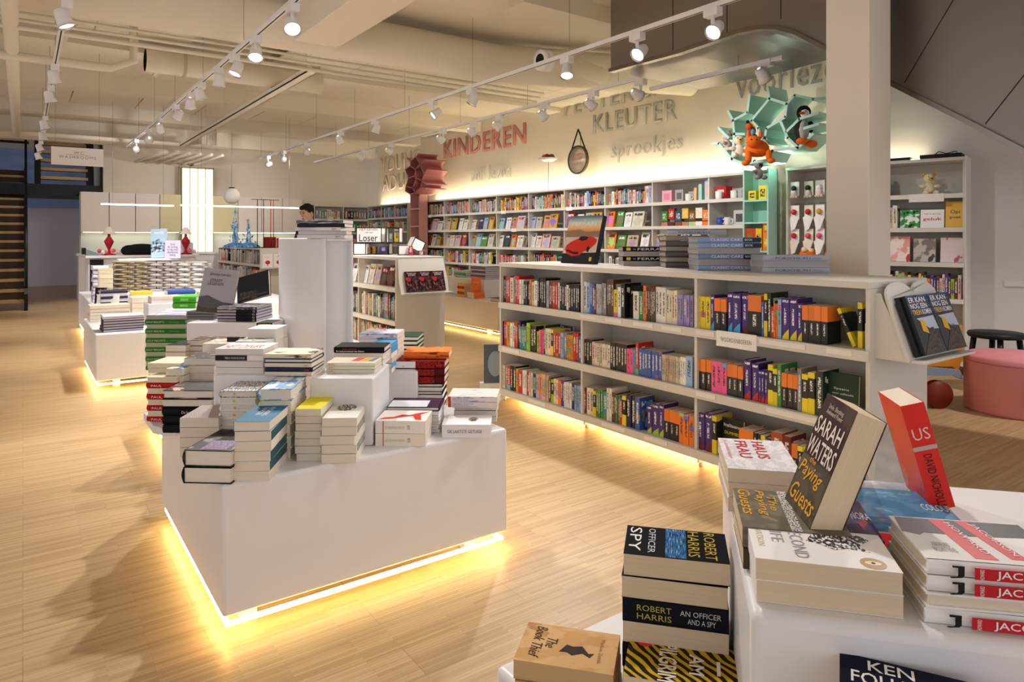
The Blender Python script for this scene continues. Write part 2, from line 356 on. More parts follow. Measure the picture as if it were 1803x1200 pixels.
d3 = empty('air_duct', tuple(aty(958, 107, 4.9))); tag(d3, 'cream duct elbow with a ribbed round mouth above the track', 'duct')
m = MB(); m.tube([(0, 0, 0), (.25, .05, .06), (.7, .3, .1), (1.2, .5, .12)], .085, 20); m.obj('duct_shell', CEILM, d3)
m = MB(); m.lathe([(.06, -.02), (.1, -.02), (.1, .02), (.09, .02), (.09, .05), (.1, .05), (.1, .08)], 20, 0, frame((-.03, 0, 0), (0, 1, 0), (0, .1, 1))); m.obj('mouth_ring', LAMPW, d3)
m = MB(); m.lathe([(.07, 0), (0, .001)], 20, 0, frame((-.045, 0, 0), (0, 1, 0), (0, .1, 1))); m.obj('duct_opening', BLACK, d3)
for i, (z, y, r) in enumerate(((2.98, 6.55, .014), (2.94, 6.62, .014), (2.9, 6.7, .02))):
    pipe('conduit', 'thin cream conduit %s beneath the wide air duct' % ('closest', 'midway', 'lowest')[i], [(-6, y, z), (5.2, y, z + .03)], r, 'pipe', n=8)
ZP = 2.98
for i, (y, r) in enumerate(((14.0, .045), (14.25, .035), (14.45, .05), (14.75, .03), (15.0, .06), (15.25, .04))):
    pipe('water_pipe', 'cream pipe running over the counter, %s counted from the shop side' % ORD[i], [(-6.5, y, ZP + .02 * i), (2.9, y, ZP + .02 * i), (3.0, y, ZP + .06 + .02 * i), (3.0, y, CZ - .08)], r, 'pipe', group='pipes above the counter')
pipe('water_pipe', 'thick cream pipe running lengthwise over the left aisle', [(-.08, 4, 2.95), (-.08, 14, 2.95)], .055, 'pipe')
pipe('water_pipe', 'cream pipe beside the thick lengthwise pipe over the aisle', [(-.62, 5, 2.98), (-.45, 14, 2.98)], .05, 'pipe')
pipe('water_pipe', 'cream pipe crossing below the lengthwise pipes on the left', [(-6, 7.7, 2.9), (.7, 7.7, 2.9), (.9, 7.7, 3.0), (.9, 7.7, 3.4)], .04, 'pipe')
for i in range(6):
    pipe('branch_pipe', 'slanting cream pipe end near the far wall, %s of a fan' % ORD[i], [(2.2 + .2 * i, 14.2, 2.86), (1.95 + .22 * i, 16.5, 2.86)], .028, 'pipe', group='fan of pipes at the far wall', n=8)
# cable tray on rods along the shop
ct = empty('cable_tray', (2.4, 0, 2.93)); tag(ct, 'narrow cream cable tray running towards the counter', 'tray')
MB().box(-.05, .05, 6.7, 13.8, 0, .012).box(-.05, -.042, 6.7, 13.8, 0, .05).box(.042, .05, 6.7, 13.8, 0, .05).obj('tray', CEILM, ct)
q = MB()
for i in range(6): q.tube([(0, 7 + i * 1.2, 0), (0, 7 + i * 1.2, .5)], .005, 6)
q.obj('hanger_rods', CEILM, ct)
for i in range(3):
    h = MB(); y = 6.9 + i * .9
    h.box(-.6 + i * .9, -.56 + i * .9, y - .5, y, 3.08, 3.1).box(-.6 + i * .9, -.56 + i * .9, y - .5, y - .46, 3.1, CZ)
    tag(h.obj('ceiling_bracket', CEILM), 'short cream bracket under the ceiling, %s from the left pipes' % ORD[i], 'bracket')
# inclined stainless escalator casing
EX0, EX1 = 4.25, 5.5; YE = 4.39; ZB = 2.72
def esc_pt(px, py): p = atx(px, py, EX0); return (p.y, p.z)
prof = [(YE, 3.44), (YE, ZB)] + [esc_pt(*p) for p in ((1200, 92), (1300, 58), (1335, 50), (1365, 49), (1400, 58), (1453, 85), (1568, 147), (1700, 213), (1803, 266), (1900, 315))] + [(.55, 3.44)]
e = empty('escalator', (0, 0, 0)); tag(e, 'stainless steel casing of an escalator coming down through the ceiling', 'escalator')
MY = Matrix(((0, 0, 1, 0), (1, 0, 0, 0), (0, 1, 0, 0), (0, 0, 0, 1)))   # outline (y, z) pushed along x
MB().prism(prof, EX1, 0, MY, z0=EX0).obj('casing', STEEL, e)
lip = prof[1:-1]
q = MB()
for a, b in zip(lip[:-1], lip[1:]):
    q.add([(EX0 - .03, a[0], a[1] - .012), (EX0 - .03, b[0], b[1] - .012), (EX0 + .03, b[0], b[1] - .012), (EX0 + .03, a[0], a[1] - .012),
           (EX0 - .03, a[0], a[1] + .02), (EX0 - .03, b[0], b[1] + .02), (EX0 + .03, b[0], b[1] + .02), (EX0 + .03, a[0], a[1] + .02)], [(0, 1, 2, 3), (4, 7, 6, 5), (0, 4, 5, 1), (3, 2, 6, 7), (0, 3, 7, 4), (1, 5, 6, 2)])
q.obj('edge_trim', mat('8C847C', .25, .95), e)
q = MB()
for px in (1185, 1280, 1375): y = atx(px, 60, EX0).y; q.box(EX0 - .003, EX0, y - .003, y + .003, ZB + .03, 3.43)
for px0, py0, px1, py1 in ((1690, -20, 1592, 146), (1860, 60, 1735, 218)):
    a = atx(px0, py0, EX0 - .001); b = atx(px1, py1, EX0 - .001); q.tube([a, b], .003, 4)
q.obj('panel_joints', mat('3A3733', .6), e)
MB().box(EX0 + .02, EX1, YE, YE + .01, ZB, 3.44).obj('end_panel', mat('D8D4CE', .5), e)
# column
struct(MB().box(3.8, 4.05, 1.892, 2.142, 0, CZ).obj('column', mat('EDE2D4', .7), bevel=.008))
# =============== stairs at the far left ===============
st = empty('staircase', (0, 0, 0)); tag(st, 'black steel staircase with pale wooden treads rising beside the counter', 'staircase')
TR = mat('C9A66B', .5)
q = MB(); N1 = 15
for i in range(N1): y = 14.3 + i * .24; z = .17 * (i + 1); q.box(-1.75, 0.02, y, y + .27, z - .045, z)
q.obj('treads', TR, st)
q = MB()
for i in range(N1): y = 14.3 + i * .24; z = .17 * (i + 1); q.box(-1.75, 0.02, y + .25, y + .26, z, z + .125)
q.obj('risers', mat('4A3A30', .7), st)
for x in (-1.8, .02):
    MB().prism([(14.15, 0), (14.45, 0), (17.9, 2.36), (17.9, 2.7), (17.65, 2.7), (14.15, .28)], x + .05, 0, MY, z0=x).obj('stringer', BLACK, st)
MB().tube([(.05, 14.3, 0), (.05, 14.3, 1.0), (.05, 17.6, 3.4)], .022, 8).obj('handrail', BLACK, st)
MB().box(-1.85, 1.36, 16.72, 18.3, 2.1, 2.33).obj('landing', BLACK, st)
MB().tube([(-2.2, 16.8, 3.15), (.1, 16.8, 3.15)], .025, 8).obj('handrail', BLACK, st)
q = MB()
for i in range(6): y = 17.0 + i * .12; z = 2.45 + .19 * i; q.box(.3, 1.13, y, y + .22, z, z + .06)
q.obj('treads', TR, st)
for x in (.2, 1.13): MB().prism([(16.9, 2.33), (17.5, 2.33), (18.1, 3.45), (17.1, 3.45)], x + .1, 0, MY, z0=x).obj('stringer', BLACK, st)
# washroom sign
sg = empty('hanging_sign', tuple(aty(90, 257, 9.5))); tag(sg, 'white sign hanging near the stairs with washroom lettering', 'sign')
MB().box(0, .52, 0, .012, -.21, 0).obj('panel', mat('F0EAE4', .5), sg)
GT = mat('8D8478', .6)
text('WC', frame((.22, -.001, -.075), (1, 0, 0), (0, 0, 1)), .1, .032, GT, sg, space=1.3)
text('WASHROOMS', frame((.075, -.001, -.13), (1, 0, 0), (0, 0, 1)), .37, .034, GT, sg, space=1.3)
MB().box(.14, .38, -.0015, 0, -.087, -.084).obj('rule', GT, sg)
q = MB()
for x in (.04, .48): q.tube([(x, .006, 0), (x, .006, 1.16)], .0015, 5)
q.obj('hanging_wires', SCREW, sg)
# =============== counter wall ===============
CW = mat('EFE4DC', .45); CY2 = mat('E8DCB0', .45)
for i, (a, b) in enumerate(((.95, 1.44), (1.45, 1.92), (1.93, 2.38), (2.39, 2.8), (3.45, 3.98), (3.99, 4.5), (4.51, 4.98), (4.99, 5.46))):
    c = empty('wall_cabinet', (a, 16.55, 1.36)); tag(c, 'cream wall cabinet above the back counter, %s from the stairs' % ORD[i], 'cabinet', 'wall cabinets behind the counter')
    MB().box(0, b - a, -.33, 0, 0, .81).obj('body', CW, c)
    MB().box(.003, b - a - .003, -.35, -.332, .003, .807).obj('door', CY2 if i in (3, 4) else CW, c, bevel=.002)
bc = empty('back_counter', (0, 0, 0)); tag(bc, 'long white back counter below the wall cabinets', 'counter')
MB().box(.9, 5.46, 15.95, 16.54, 0, .88).obj('body', WHITE2, bc)
MB().box(.86, 5.5, 15.9, 16.54, .881, .92).obj('worktop', WHITE, bc)
struct(MB().box(.97, 5.44, 16.52, 16.549, .92, 1.36).obj('wall_far_backsplash', mat('E4ECE2', .4)))
strip = mat('FFF3D8', .5, emit=3)
q = MB().box(1.0, 5.4, 16.35, 16.38, 1.345, 1.355).obj('light_strip', strip); tag(q, 'thin light strip under the counter wall cabinets', 'light')
# tall light panel
lp = empty('wall_light', (2.78, 16.32, .9)); tag(lp, 'tall glowing white light panel between the cream wall cabinets', 'light')
GL = mat('FFF2DC', .5, emit=1.15)
for i in range(4): MB().box(.05 + i * .16, .05 + i * .16 + .145, -.05, 0, .03, 1.86).obj('diffuser', GL, lp)
q = MB().box(0, .7, 0, .1, 0, 1.9)
for i in range(5): q.box(.038 + i * .16, .05 + i * .16, -.07, 0, 0, 1.9)
q.box(0, .7, -.07, 0, 1.86, 1.9).box(0, .7, -.07, 0, 0, .03)
q.obj('frame', mat('A89A70', .4), lp)
# service counter nearer, with lamps
ctr = empty('service_counter', (0, 0, 0)); tag(ctr, 'white service counter in front of the tall light panel', 'counter')
MB().box(.82, 2.35, 12.3, 12.9, .0, .92).obj('body', WHITE2, ctr)
MB().box(.78, 2.4, 12.25, 12.95, .921, .96).obj('worktop', WHITE, ctr, bevel=.004)
MB().box(.84, 1.02, 12.28, 12.3, .3, .9).obj('dark_niche', BLACK, ctr)
def pendant_bar(px0, px1, py0, py1, y, label):
    a = aty(px0, py0, y); b = aty(px1, py1, y)
    o = empty('pendant_light', tuple(a)); tag(o, label, 'lamp')
    L = b.x - a.x; MB().tube([(0, 0, 0), (L, 0, 0)], .012, 8).obj('tube_lamp', mat('FFFFFF', .4, emit=2.2), o)
    q = MB()
    for f in (.15, .85): q.tube([(L * f, 0, 0), (L * f, 0, 1.7)], .002, 5)
    q.obj('suspension_wires', SCREW, o)
pendant_bar(178, 306, 359, 362, 12.2, 'slim white pendant tube lamp over the counter, nearer the stairs')
pendant_bar(318, 540, 361, 368, 12.2, 'slim white pendant tube lamp in front of the light panel')
# =============== lighting tracks ===============
def track(label, x, y0, y1, z=2.75, zt=CZ):
    t = empty('lighting_track', (x, 0, z)); tag(t, label, 'track')
    MB().box(-.017, .017, y0, y1, 0, .032).obj('rail', LAMPW, t)
    MB().box(-.005, .005, y0, y1, -.001, .002).obj('dark_slot', BLACK, t)
    q = MB(); y = y0 + .4
    while y < y1: q.tube([(0, y, .03), (0, y, zt - z)], .002, 5); y += 1.5
    q.obj('suspension_wires', SCREW, t)
track('white lighting track passing in front of the steel escalator casing', 3.69, .9, 13.4)
track('thin lighting track closest to the lettered wall', 4.8, 4.45, 13.5)
track('white lighting track passing beneath the wide air duct', 1.42, 2.2, 13)
track('lighting track over the aisle, closest to the stairs', .23, 2.2, 13)
track('white track under the steel escalator casing', 4.72, 3.0, 4.35, 2.6, 2.72)
HEADM = None
def head_meshes():
    a = MB(); a.lathe([(.012, .115), (.034, .11), (.042, .09), (.046, .03), (.057, 0), (.053, 0), (.04, .03)], 22)
    b = MB(); b.lathe([(.055, .001), (.058, -.004), (.052, -.006), (.047, .004)], 22)
    c = MB(); c.lathe([(.04, .012), (.0, .008)], 22)
    d = MB(); d.box(-.03, .03, -.055, .055, .145, .2).tube([(0, 0, .15), (0, 0, .11), (.01, 0, .08)], .014, 8)
    return a, b, c, d
ha, hb, hc, hd = head_meshes()
HM = (ha.mesh('lamp_head', LAMPW), hb.mesh('bezel_ring', CHROME), hc.mesh('lens', mat('FFFFFF', .4, emit=9)), hd.mesh('mount', LAMPW))
nsp = 0
def spot(p, aim, label, group, light=True, power=None, sc=1.0, size=1.35):
    global nsp
    d = (Vector(aim) - Vector(p)).normalized(); q = d.to_track_quat('-Z', 'Y')
    r = empty('track_spotlight', tuple(p)); tag(r, label, 'spotlight', group)
    mo = bpy.data.objects.new('mount', HM[3]); COL.objects.link(mo); mo.parent = r; mo.location = (0, 0, -.04)
    for n_, me in zip(('lamp_head', 'bezel_ring', 'lens'), HM[:3]):
        o = bpy.data.objects.new(n_, me); COL.objects.link(o); o.parent = r
        o.matrix_local = Matrix.LocRotScale(Vector((0, 0, .0)), q, Vector((sc, sc, sc)))
    if light:
        l = bpy.data.lights.new('spot_beam', 'SPOT'); l.energy = power or SPOT_W; l.color = SPOT_C; l.spot_size = size; l.spot_blend = .7; l.shadow_soft_size = .035
        lo = bpy.data.objects.new('spot_beam', l); COL.objects.link(lo); lo.parent = r
        lo.matrix_local = Matrix.LocRotScale(d * .02, q, Vector((1, 1, 1)))
def spots(x, z, pxs, aimf, where, group, every=1, power=None):
    for i, px in enumerate(pxs):
        y = ray(px).y / ray(px).x * x
        spot((x, y, z - .16), aimf(i, x, y), 'white track spotlight, %s nearest %s' % (ORD[i], where), group, light=(i % every == 0), power=(SPOT_W * .62 if i < 2 and 3 < x < 4 else power) if i < 5 or x > 4.5 else SPOT_W * (.6 if i < 7 else .35), size=.95 if i < 2 and 3 < x < 4 else 1.35)
R = random.Random(3)
aimA = lambda i, x, y: (x - 1.1 + R.uniform(-.5, .8), y - .8 + R.uniform(-.7, .7), .6)
spots(3.69, 2.75, (1255, 1122, 998, 830, 762, 660, 600, 540, 500, 472), lambda i, x, y: ((1.25, 2.55, .5), (1.2, 3.3, .6), (3.0, 3.6, .6), (2.9, 6.4, .6), (1.2, 7.2, .6), (3.3, 8.6, .9), (4.9, 10, .5), (3.5, 14, 1.0), (4.8, 16.5, 2.0), (3.0, 16.5, 2.0))[i], 'on the track before the escalator casing', 'spotlights on the escalator side track', every=1)
spots(4.8, 2.75, (1128, 1045, 960, 880, 835, 780, 690, 640), lambda i, x, y: (6.2, 4.4, 2.0) if i == 0 else (6.6, y + R.uniform(-.4, .4), 1.3), 'on the track by the lettered wall', 'spotlights facing the lettered wall', every=1, power=34)
spots(1.42, 2.75, (515, 450, 413, 385, 355, 335, 310, 283, 262, 240), lambda i, x, y: ((1.1, 2.6, .5), (1.0, 4.1, .6), (.3, 5.6, 0), (1.3, 6.9, .6), (2.4, 7.6, 0), (1.6, 8.6, .8), (.2, 9.5, 0), (2.2, 11.5, .6), (1.8, 15.8, 1.6), (2.2, 16.5, 2.0))[i], 'on the track under the wide duct', 'spotlights under the wide duct', every=1)
spots(.23, 2.75, (118, 97, 90, 80, 76, 72, 69), lambda i, x, y: (x + R.uniform(.2, 1.0), y + R.uniform(-.5, .5), .4), 'on the aisle track beside the stairs', 'spotlights on the aisle track', every=2)
spot((4.72, 3.15, 2.47), (5.9, 3.0, 1.2), 'white spotlight hanging below the steel escalator casing', None, power=30)
spot((3.69, 1.35, 2.59), (1.6, 1.2, .6), 'white spotlight on the track close to the column', None, power=45)
spot((1.42, 1.6, 2.59), (1.15, 1.0, .6), 'white spotlight over the tables close by', None, power=40)
spot((5.9, .9, 2.9), (5.9, 1.6, .3), 'white ceiling spotlight over the pink poufs', None, power=110)
dl = empty('downlight', (1.62, 4.15, 3.43)); tag(dl, 'round recessed ceiling downlight between the wide beams', 'lamp')
MB().lathe([(.05, 0), (.1, -.01), (.1, .02), (.05, .02)], 24).obj('trim_ring', LAMPW, dl)
MB().lathe([(.06, .01), (0, .012)], 24).obj('lens', mat('FFFFFF', .4, emit=9), dl)
# =============== books: shared meshes ===============
PAL = {'red': 'C8281E', 'dark red': '6E1418', 'orange': 'F08028', 'yellow': 'F0D820', 'ochre': 'D49A28', 'cream': 'E6DCC4', 'white': 'EFEDEA', 'grey': '8A8A8C', 'pale grey': 'BDBDC2', 'black': '141416', 'navy': '1E2450', 'blue': '3860B0', 'pale blue': '8FB4DC', 'teal': '1E8A94', 'green': '3C8A3C', 'dark green': '1E3A22', 'lime': 'A8C838', 'pink': 'F05A96', 'pale pink': 'E8B4B4', 'violet': '50308C', 'lilac': '9A90CC', 'brown': '5A3A24', 'beige': 'CDB59A', 'cyan': '3CB4DC', 'rust': 'B45030'}
def unit_book(kind, hard):
    m = MB(); b = .07; pt = .985 if hard else 1.0; fy = .97 if hard else .995
    if hard:
        m.box(-.5, -.5 + b, .04, 1, 0, 1).box(.5 - b, .5, .04, 1, 0, 1)
        n = 5; pts = [(-.5 + i / n, .04 - .045 * math.sin(math.pi * i / n)) for i in range(n + 1)]
        m.prism([(-.5, .06)] + pts + [(.5, .06)], 1, 0)
        m.box(-.5 + b, .5 - b, .06, fy, .012, pt, 1)
    else:
        m.box(-.5, .5, 0, .02, 0, 1).box(-.5, -.46, .02, 1, 0, 1).box(.46, .5, .02, 1, 0, 1)
        m.box(-.46, .46, .02, fy, .001, .998, 1)
    return m.mesh('book_' + kind, [BOOKM[kind], pagemat()])
UB = {(k, h): unit_book(k, h) for k in BOOKM for h in (0, 1)}
def inst(name, me, mx, color=None, parent=None):
    o = bpy.data.objects.new(name, me); COL.objects.link(o)
    if parent is not None: o.parent = parent; o.matrix_local = mx
    else: o.matrix_world = mx
    if color is not None: o.color = (*color, 1)
    return o
def shade(c, r, amt=.12):
    c = hexc(PAL.get(c, c)); k = 1 + r.uniform(-amt, amt); return tuple(min(1, v * k) for v in c)
def standing(F, x, y, z, t, h, d, color, kind='plain', hard=0, name='paperback', lean=0, face=False, back=0, jc=None):
    """a book standing on a shelf whose frame is F"""
    if face: L = Matrix.Translation((x, y, z)) @ Matrix.Rotation(-back, 4, 'X') @ Matrix.Rotation(math.pi / 2, 4, 'Z') @ Matrix.Translation((t / 2, -d / 2, 0)) @ Matrix.Diagonal((t, d, h, 1))
    else:
        L = Matrix.Translation((x, y, z)) @ Matrix.Rotation(lean, 4, 'Y') @ Matrix.Translation((t / 2 if lean >= 0 else -t / 2, 0, 0)) @ Matrix.Diagonal((t * .97, d, h, 1))
    return inst(name, UB[(kind, hard)], F @ L, jc)
# =============== shelving ===============
SHELF = mat('DAD6CE', .4); SHB = mat('C9C5BB', .55)
def shelving(name, label, F, xs, D, H, zs, cat='bookcase', double=False, group=None, plinth=True, top=.03, lip=.045, back=True, open_sides=(0, 0)):
    """front on y=0, depth D, uprights at xs, shelf tops at zs"""
    u = empty(name, mx=F); tag(u, label, cat, group)
    x0, x1 = xs[0], xs[-1]; zb = zs[-1] - lip
    MB().box(x0, x1, -.01, D, H - top, H).obj('top_board', SHELF, u, bevel=.002)
    for i, x in enumerate(xs):
        if i in (0, len(xs) - 1): a = x if i == 0 else x - .018; MB().box(a, a + .018, 0, D, zb, H - top - .0005).obj('side_panel', SHELF, u)
        else: MB().box(x - .009, x + .009, .004, D - .01, zb + .02, H - top - .0005).obj('upright', SHELF, u)
    if back:
        yb = D / 2 if double else D - .012
        MB().box(x0 + .018, x1 - .018, yb, yb + .01, zb, H - top - .001).obj('back_panel', SHB, u)
    for z in zs:
        m = MB().box(x0 + .0005, x1 - .0005, 0, D - .012, z - .018, z).box(x0 + .0005, x1 - .0005, -.012, 0, z - lip, z + .001)
        m.obj('shelf', SHELF, u)
    if plinth:
        for x in xs: MB().box(x - .01 if x > x0 else x + .02, (x - .01 if x > x0 else x + .02) + .012, .03, D - .04, .02, zb).tube([(x, .05, 0), (x, .05, .022)], .012, 8).obj('foot', SHELF, u)
    return u
GLOW = mat('FFE29C', .5, emit=GLOW_W)
def glow(parent, mx, L, D, z=.055, inset=.04, name='light_strip'):
    m = MB().box(inset, L - inset, inset, inset + .012, z, z + .012).box(inset, inset + .012, inset, D - inset, z, z + .012).box(L - inset - .012, L - inset, inset, D - inset, z, z + .012)
    return m.obj(name, GLOW, parent, mx)
def FX(X, Y): return frame((X, Y, 0), (0, -1, 0), (1, 0, 0))
IX = 2.94; IY = (4.24, 3.31, 2.39, 1.46)
FI = FX(IX, IY[0]); ixs = [IY[0] - y for y in IY]; IZ = (.752, .424, .10)
isl = shelving('bookcase', 'long low white island bookcase full of books, with display stacks on top', FI, ixs, .54, 1.05, IZ, double=True)
MB().box(.05, ixs[-1] - .05, .18, .36, .045, .058).obj('light_strip', GLOW, isl)
def yx(px, X=IX + .015): r = ray(px); return IY[0] - r.y / r.x * X       # pixel column -> position along the island
rb = random.Random(11)
def run_books(F, conv, items, z, where, name, group, inset=.015, hmul=1.0):
    k = 0
    for it in items:
        a, b, n, c, h = it[:5]; kind = it[5] if len(it) > 5 else 'plain'; hard = 1 if (kind == 'corner' or c in ('navy',) and n == 1) else 0
        xa, xb = conv(a), conv(b); t = (xb - xa) / n
        for i in range(n):
            hh = h * (1 + rb.uniform(-.015, .015)) * hmul; d = min(.17, hh * .68)
            col = shade(c, rb)
            o = standing(F, xa + i * t, inset + rb.uniform(0, .008), z + .0015, t * .985, hh, d, c, kind, hard, name, 0, jc=col)
            k += 1
            cn = {'pocket': c + ' and black', 'corner': 'violet', 'yellow': 'yellow and black'}.get(kind, c)
            tag(o, '%s %s, %s from left, %s' % (cn, 'dictionary' if name == 'dictionary' else 'book' if name != 'paperback' else 'paperback', ORD[k - 1], where), 'book', group)
P_, C_, Y_ = 'pocket', 'corner', 'yellow'
TL = [(883, 890, 2, 'black', .195), (890, 897, 2, 'red', .195), (897, 903, 1, 'cream', .19), (903, 907, 1, 'grey', .2), (907, 914, 2, 'red', .205), (914, 921, 2, 'white', .18), (921, 932, 3, 'black', .17), (932, 935, 1, 'orange', .18), (935, 940, 1, 'cream', .17), (940, 946, 1, 'white', .18), (946, 960, 4, 'black', .2), (960, 966, 2, 'pale grey', .185), (966, 973, 2, 'dark red', .18), (973, 981, 2, 'red', .18), (981, 984, 1, 'white', .18), (984, 996, 3, 'black', .18), (996, 1001, 1, 'white', .17), (1001, 1020, 5, 'black', .175)]
TM = [(1027, 1032, 1, 'white', .2), (1032, 1038, 1, 'pale blue', .195), (1038, 1046, 2, 'blue', .19), (1046, 1049, 1, 'dark red', .18), (1049, 1058, 3, 'pale grey', .19), (1058, 1067, 2, 'grey', .2), (1067, 1080, 3, 'brown', .225), (1080, 1087, 1, 'yellow', .165), (1087, 1093, 1, 'white', .185), (1093, 1100, 1, 'black', .21), (1114, 1124, 1, 'white', .165), (1124, 1132, 1, 'green', .165), (1132, 1137, 1, 'orange', .205), (1137, 1153, 5, 'brown', .2), (1153, 1172, 3, 'white', .2), (1172, 1192, 4, 'cream', .19), (1192, 1219, 5, 'lilac', .172)]
TR_ = [(1224, 1250, 3, 'yellow', .172), (1250, 1257, 1, 'cyan', .18, C_), (1257, 1278, 2, 'orange', .168, P_), (1278, 1288, 1, 'cyan', .2, C_), (1288, 1303, 1, 'cyan', .2, C_), (1303, 1316, 1, 'dark red', .2, C_), (1316, 1340, 1, 'orange', .195, P_), (1340, 1344, 1, 'blue', .17), (1344, 1350, 1, 'yellow', .21, Y_), (1350, 1356, 1, 'dark green', .215), (1356, 1362, 1, 'red', .15), (1362, 1368, 2, 'orange', .165), (1368, 1374, 1, 'pale blue', .185), (1374, 1388, 1, 'yellow', .2, C_), (1388, 1402, 1, 'yellow', .2, C_), (1402, 1411, 1, 'yellow', .175, C_), (1411, 1456, 4, 'orange', .172, P_)]
ML = [(881, 886, 1, 'black', .18), (886, 892, 2, 'red', .185), (892, 898, 1, 'ochre', .18), (898, 905, 2, 'white', .18), (905, 911, 2, 'red', .185), (911, 915, 1, 'navy', .2), (915, 926, 4, 'teal', .165), (926, 933, 2, 'lime', .195), (933, 944, 2, 'black', .185), (944, 949, 1, 'lime', .15), (949, 956, 2, 'pink', .165), (956, 959, 1, 'dark green', .2), (959, 969, 2, 'cream', .18), (969, 973, 1, 'yellow', .18, Y_), (973, 986, 3, 'red', .165), (986, 992, 2, 'pale blue', .17), (992, 997, 1, 'grey', .17), (997, 1009, 4, 'ochre', .165), (1009, 1017, 2, 'red', .185), (1017, 1022, 1, 'blue', .17)]
MM = [(1024, 1028, 1, 'lilac', .14), (1028, 1041, 3, 'black', .158), (1041, 1046, 1, 'pale pink', .15), (1046, 1073, 6, 'cream', .145), (1073, 1103, 6, 'black', .165), (1103, 1114, 2, 'pink', .145), (1114, 1118, 1, 'cyan', .145), (1118, 1123, 1, 'red', .19), (1123, 1164, 7, 'blue', .158), (1164, 1190, 7, 'beige', .15), (1190, 1197, 2, 'cream', .15), (1197, 1207, 3, 'white', .155), (1207, 1219, 1, 'pale blue', .165)]
MR = [(1224, 1251, 3, 'orange', .16, P_), (1251, 1279, 3, 'pink', .16), (1279, 1308, 3, 'orange', .16, P_), (1308, 1321, 1, 'red', .195, C_), (1321, 1334, 1, 'red', .19, C_), (1334, 1351, 3, 'red', .16, C_), (1351, 1360, 1, 'yellow', .195, Y_), (1360, 1368, 1, 'yellow', .18, Y_), (1368, 1375, 1, 'green', .205), (1375, 1404, 3, 'orange', .165, P_), (1404, 1411, 1, 'grey', .2), (1411, 1422, 1, 'yellow', .175, Y_), (1422, 1434, 1, 'yellow', .19, Y_), (1436, 1449, 1, 'dark green', .2)]
BL = [(883, 889, 2, 'cream', .17), (889, 893, 1, 'grey', .18), (893, 898, 1, 'red', .18), (898, 907, 2, 'black', .185), (907, 912, 1, 'ochre', .17), (912, 920, 1, 'red', .16), (920, 927, 3, 'white', .175), (927, 931, 1, 'red', .17), (931, 937, 2, 'cream', .17), (937, 943, 2, 'navy', .165), (943, 949, 2, 'pale grey', .17), (949, 953, 1, 'orange', .18), (953, 965, 5, 'beige', .18), (965, 969, 1, 'brown', .17), (969, 974, 1, 'lime', .16, Y_), (974, 981, 2, 'cream', .17), (981, 987, 2, 'orange', .165), (987, 993, 2, 'violet', .175), (993, 1005, 4, 'white', .17), (1005, 1011, 1, 'navy', .17), (1011, 1022, 3, 'pale blue', .165)]
BM = [(1024, 1032, 1, 'dark red', .165), (1032, 1044, 2, 'cream', .17), (1044, 1049, 1, 'yellow', .16, Y_), (1049, 1060, 3, 'green', .175), (1060, 1068, 1, 'teal', .17), (1068, 1076, 2, 'white', .2), (1076, 1084, 2, 'brown', .18), (1084, 1090, 2, 'green', .17), (1090, 1095, 1, 'red', .165), (1095, 1102, 1, 'yellow', .18, Y_), (1102, 1110, 1, 'navy', .19), (1110, 1118, 1, 'navy', .19), (1118, 1126, 1, 'blue', .19), (1137, 1146, 1, 'lime', .16, C_), (1146, 1159, 1, 'lime', .18, C_), (1159, 1168, 1, 'lime', .185, C_), (1168, 1195, 3, 'orange', .165, P_), (1195, 1221, 3, 'orange', .165)]
BR = [(1225, 1239, 1, 'dark red', .2, C_), (1239, 1253, 1, 'dark red', .2, C_), (1253, 1261, 1, 'yellow', .2, Y_), (1300, 1326, 1, 'orange', .17, P_), (1326, 1338, 2, 'black', .165), (1338, 1346, 1, 'yellow', .165, Y_), (1346, 1357, 1, 'lime', .155, C_), (1357, 1377, 1, 'rust', .195), (1377, 1392, 1, 'dark red', .19), (1392, 1404, 1, 'orange', .16, P_), (1404, 1432, 3, 'yellow', .16, Y_), (1432, 1470, 3, 'pale grey', .17), (1470, 1500, 2, 'blue', .17)]
for items, z, wh, nm in ((TL, IZ[0], 'top island shelf, far bay', 'guide_book'), (ML, IZ[1], 'middle island shelf, far bay', 'guide_book'), (BL, IZ[2], 'bottom island shelf, far bay', 'guide_book'),
                         (TM, IZ[0], 'top island shelf, central bay', 'paperback'), (MM, IZ[1], 'middle island shelf, central bay', 'paperback'), (BM, IZ[2], 'bottom island shelf, central bay', 'paperback'),
                         (TR_, IZ[0], 'top island shelf, column-side bay', 'dictionary'), (MR, IZ[1], 'middle island shelf, column-side bay', 'dictionary'), (BR, IZ[2], 'bottom island shelf, column-side bay', 'dictionary')):
    run_books(FI, yx, items, z, wh, nm, 'books on the ' + wh)
# single books with a cover to the aisle
def covered(px, z, t, h, d, color, kind, label, name='dictionary', lean=0, yaw=0, words=None, wc='FFFFFF'):
    x = yx(px); o = inst(name, UB[(kind, 0)], FI @ Matrix.Translation((x, .05, z + .002)) @ Matrix.Rotation(yaw, 4, 'Z') @ Matrix.Rotation(lean, 4, 'Y') @ Matrix.Translation((t / 2, 0, 0)) @ Matrix.Diagonal((t, d, h, 1)), hexc(PAL.get(color, color)))
    tag(o, label, 'book'); return o
o = covered(1494, IZ[0], .016, .178, .12, 'yellow', Y_, 'yellow and black beginner book leaning in the top shelf gap beside the column', lean=-.42)
covered(1503, IZ[0], .02, .2, .14, 'yellow', Y_, 'yellow and black German guide standing alone at the end of the top shelf')
covered(1516, IZ[0], .022, .11, .12, 'white', 'plain', 'small white book against the end panel of the island top shelf')
covered(1294, IZ[2], .012, .18, .12, 'green', 'plain', 'green book slanting on the bottom shelf next to the orange dictionaries', lean=.35)
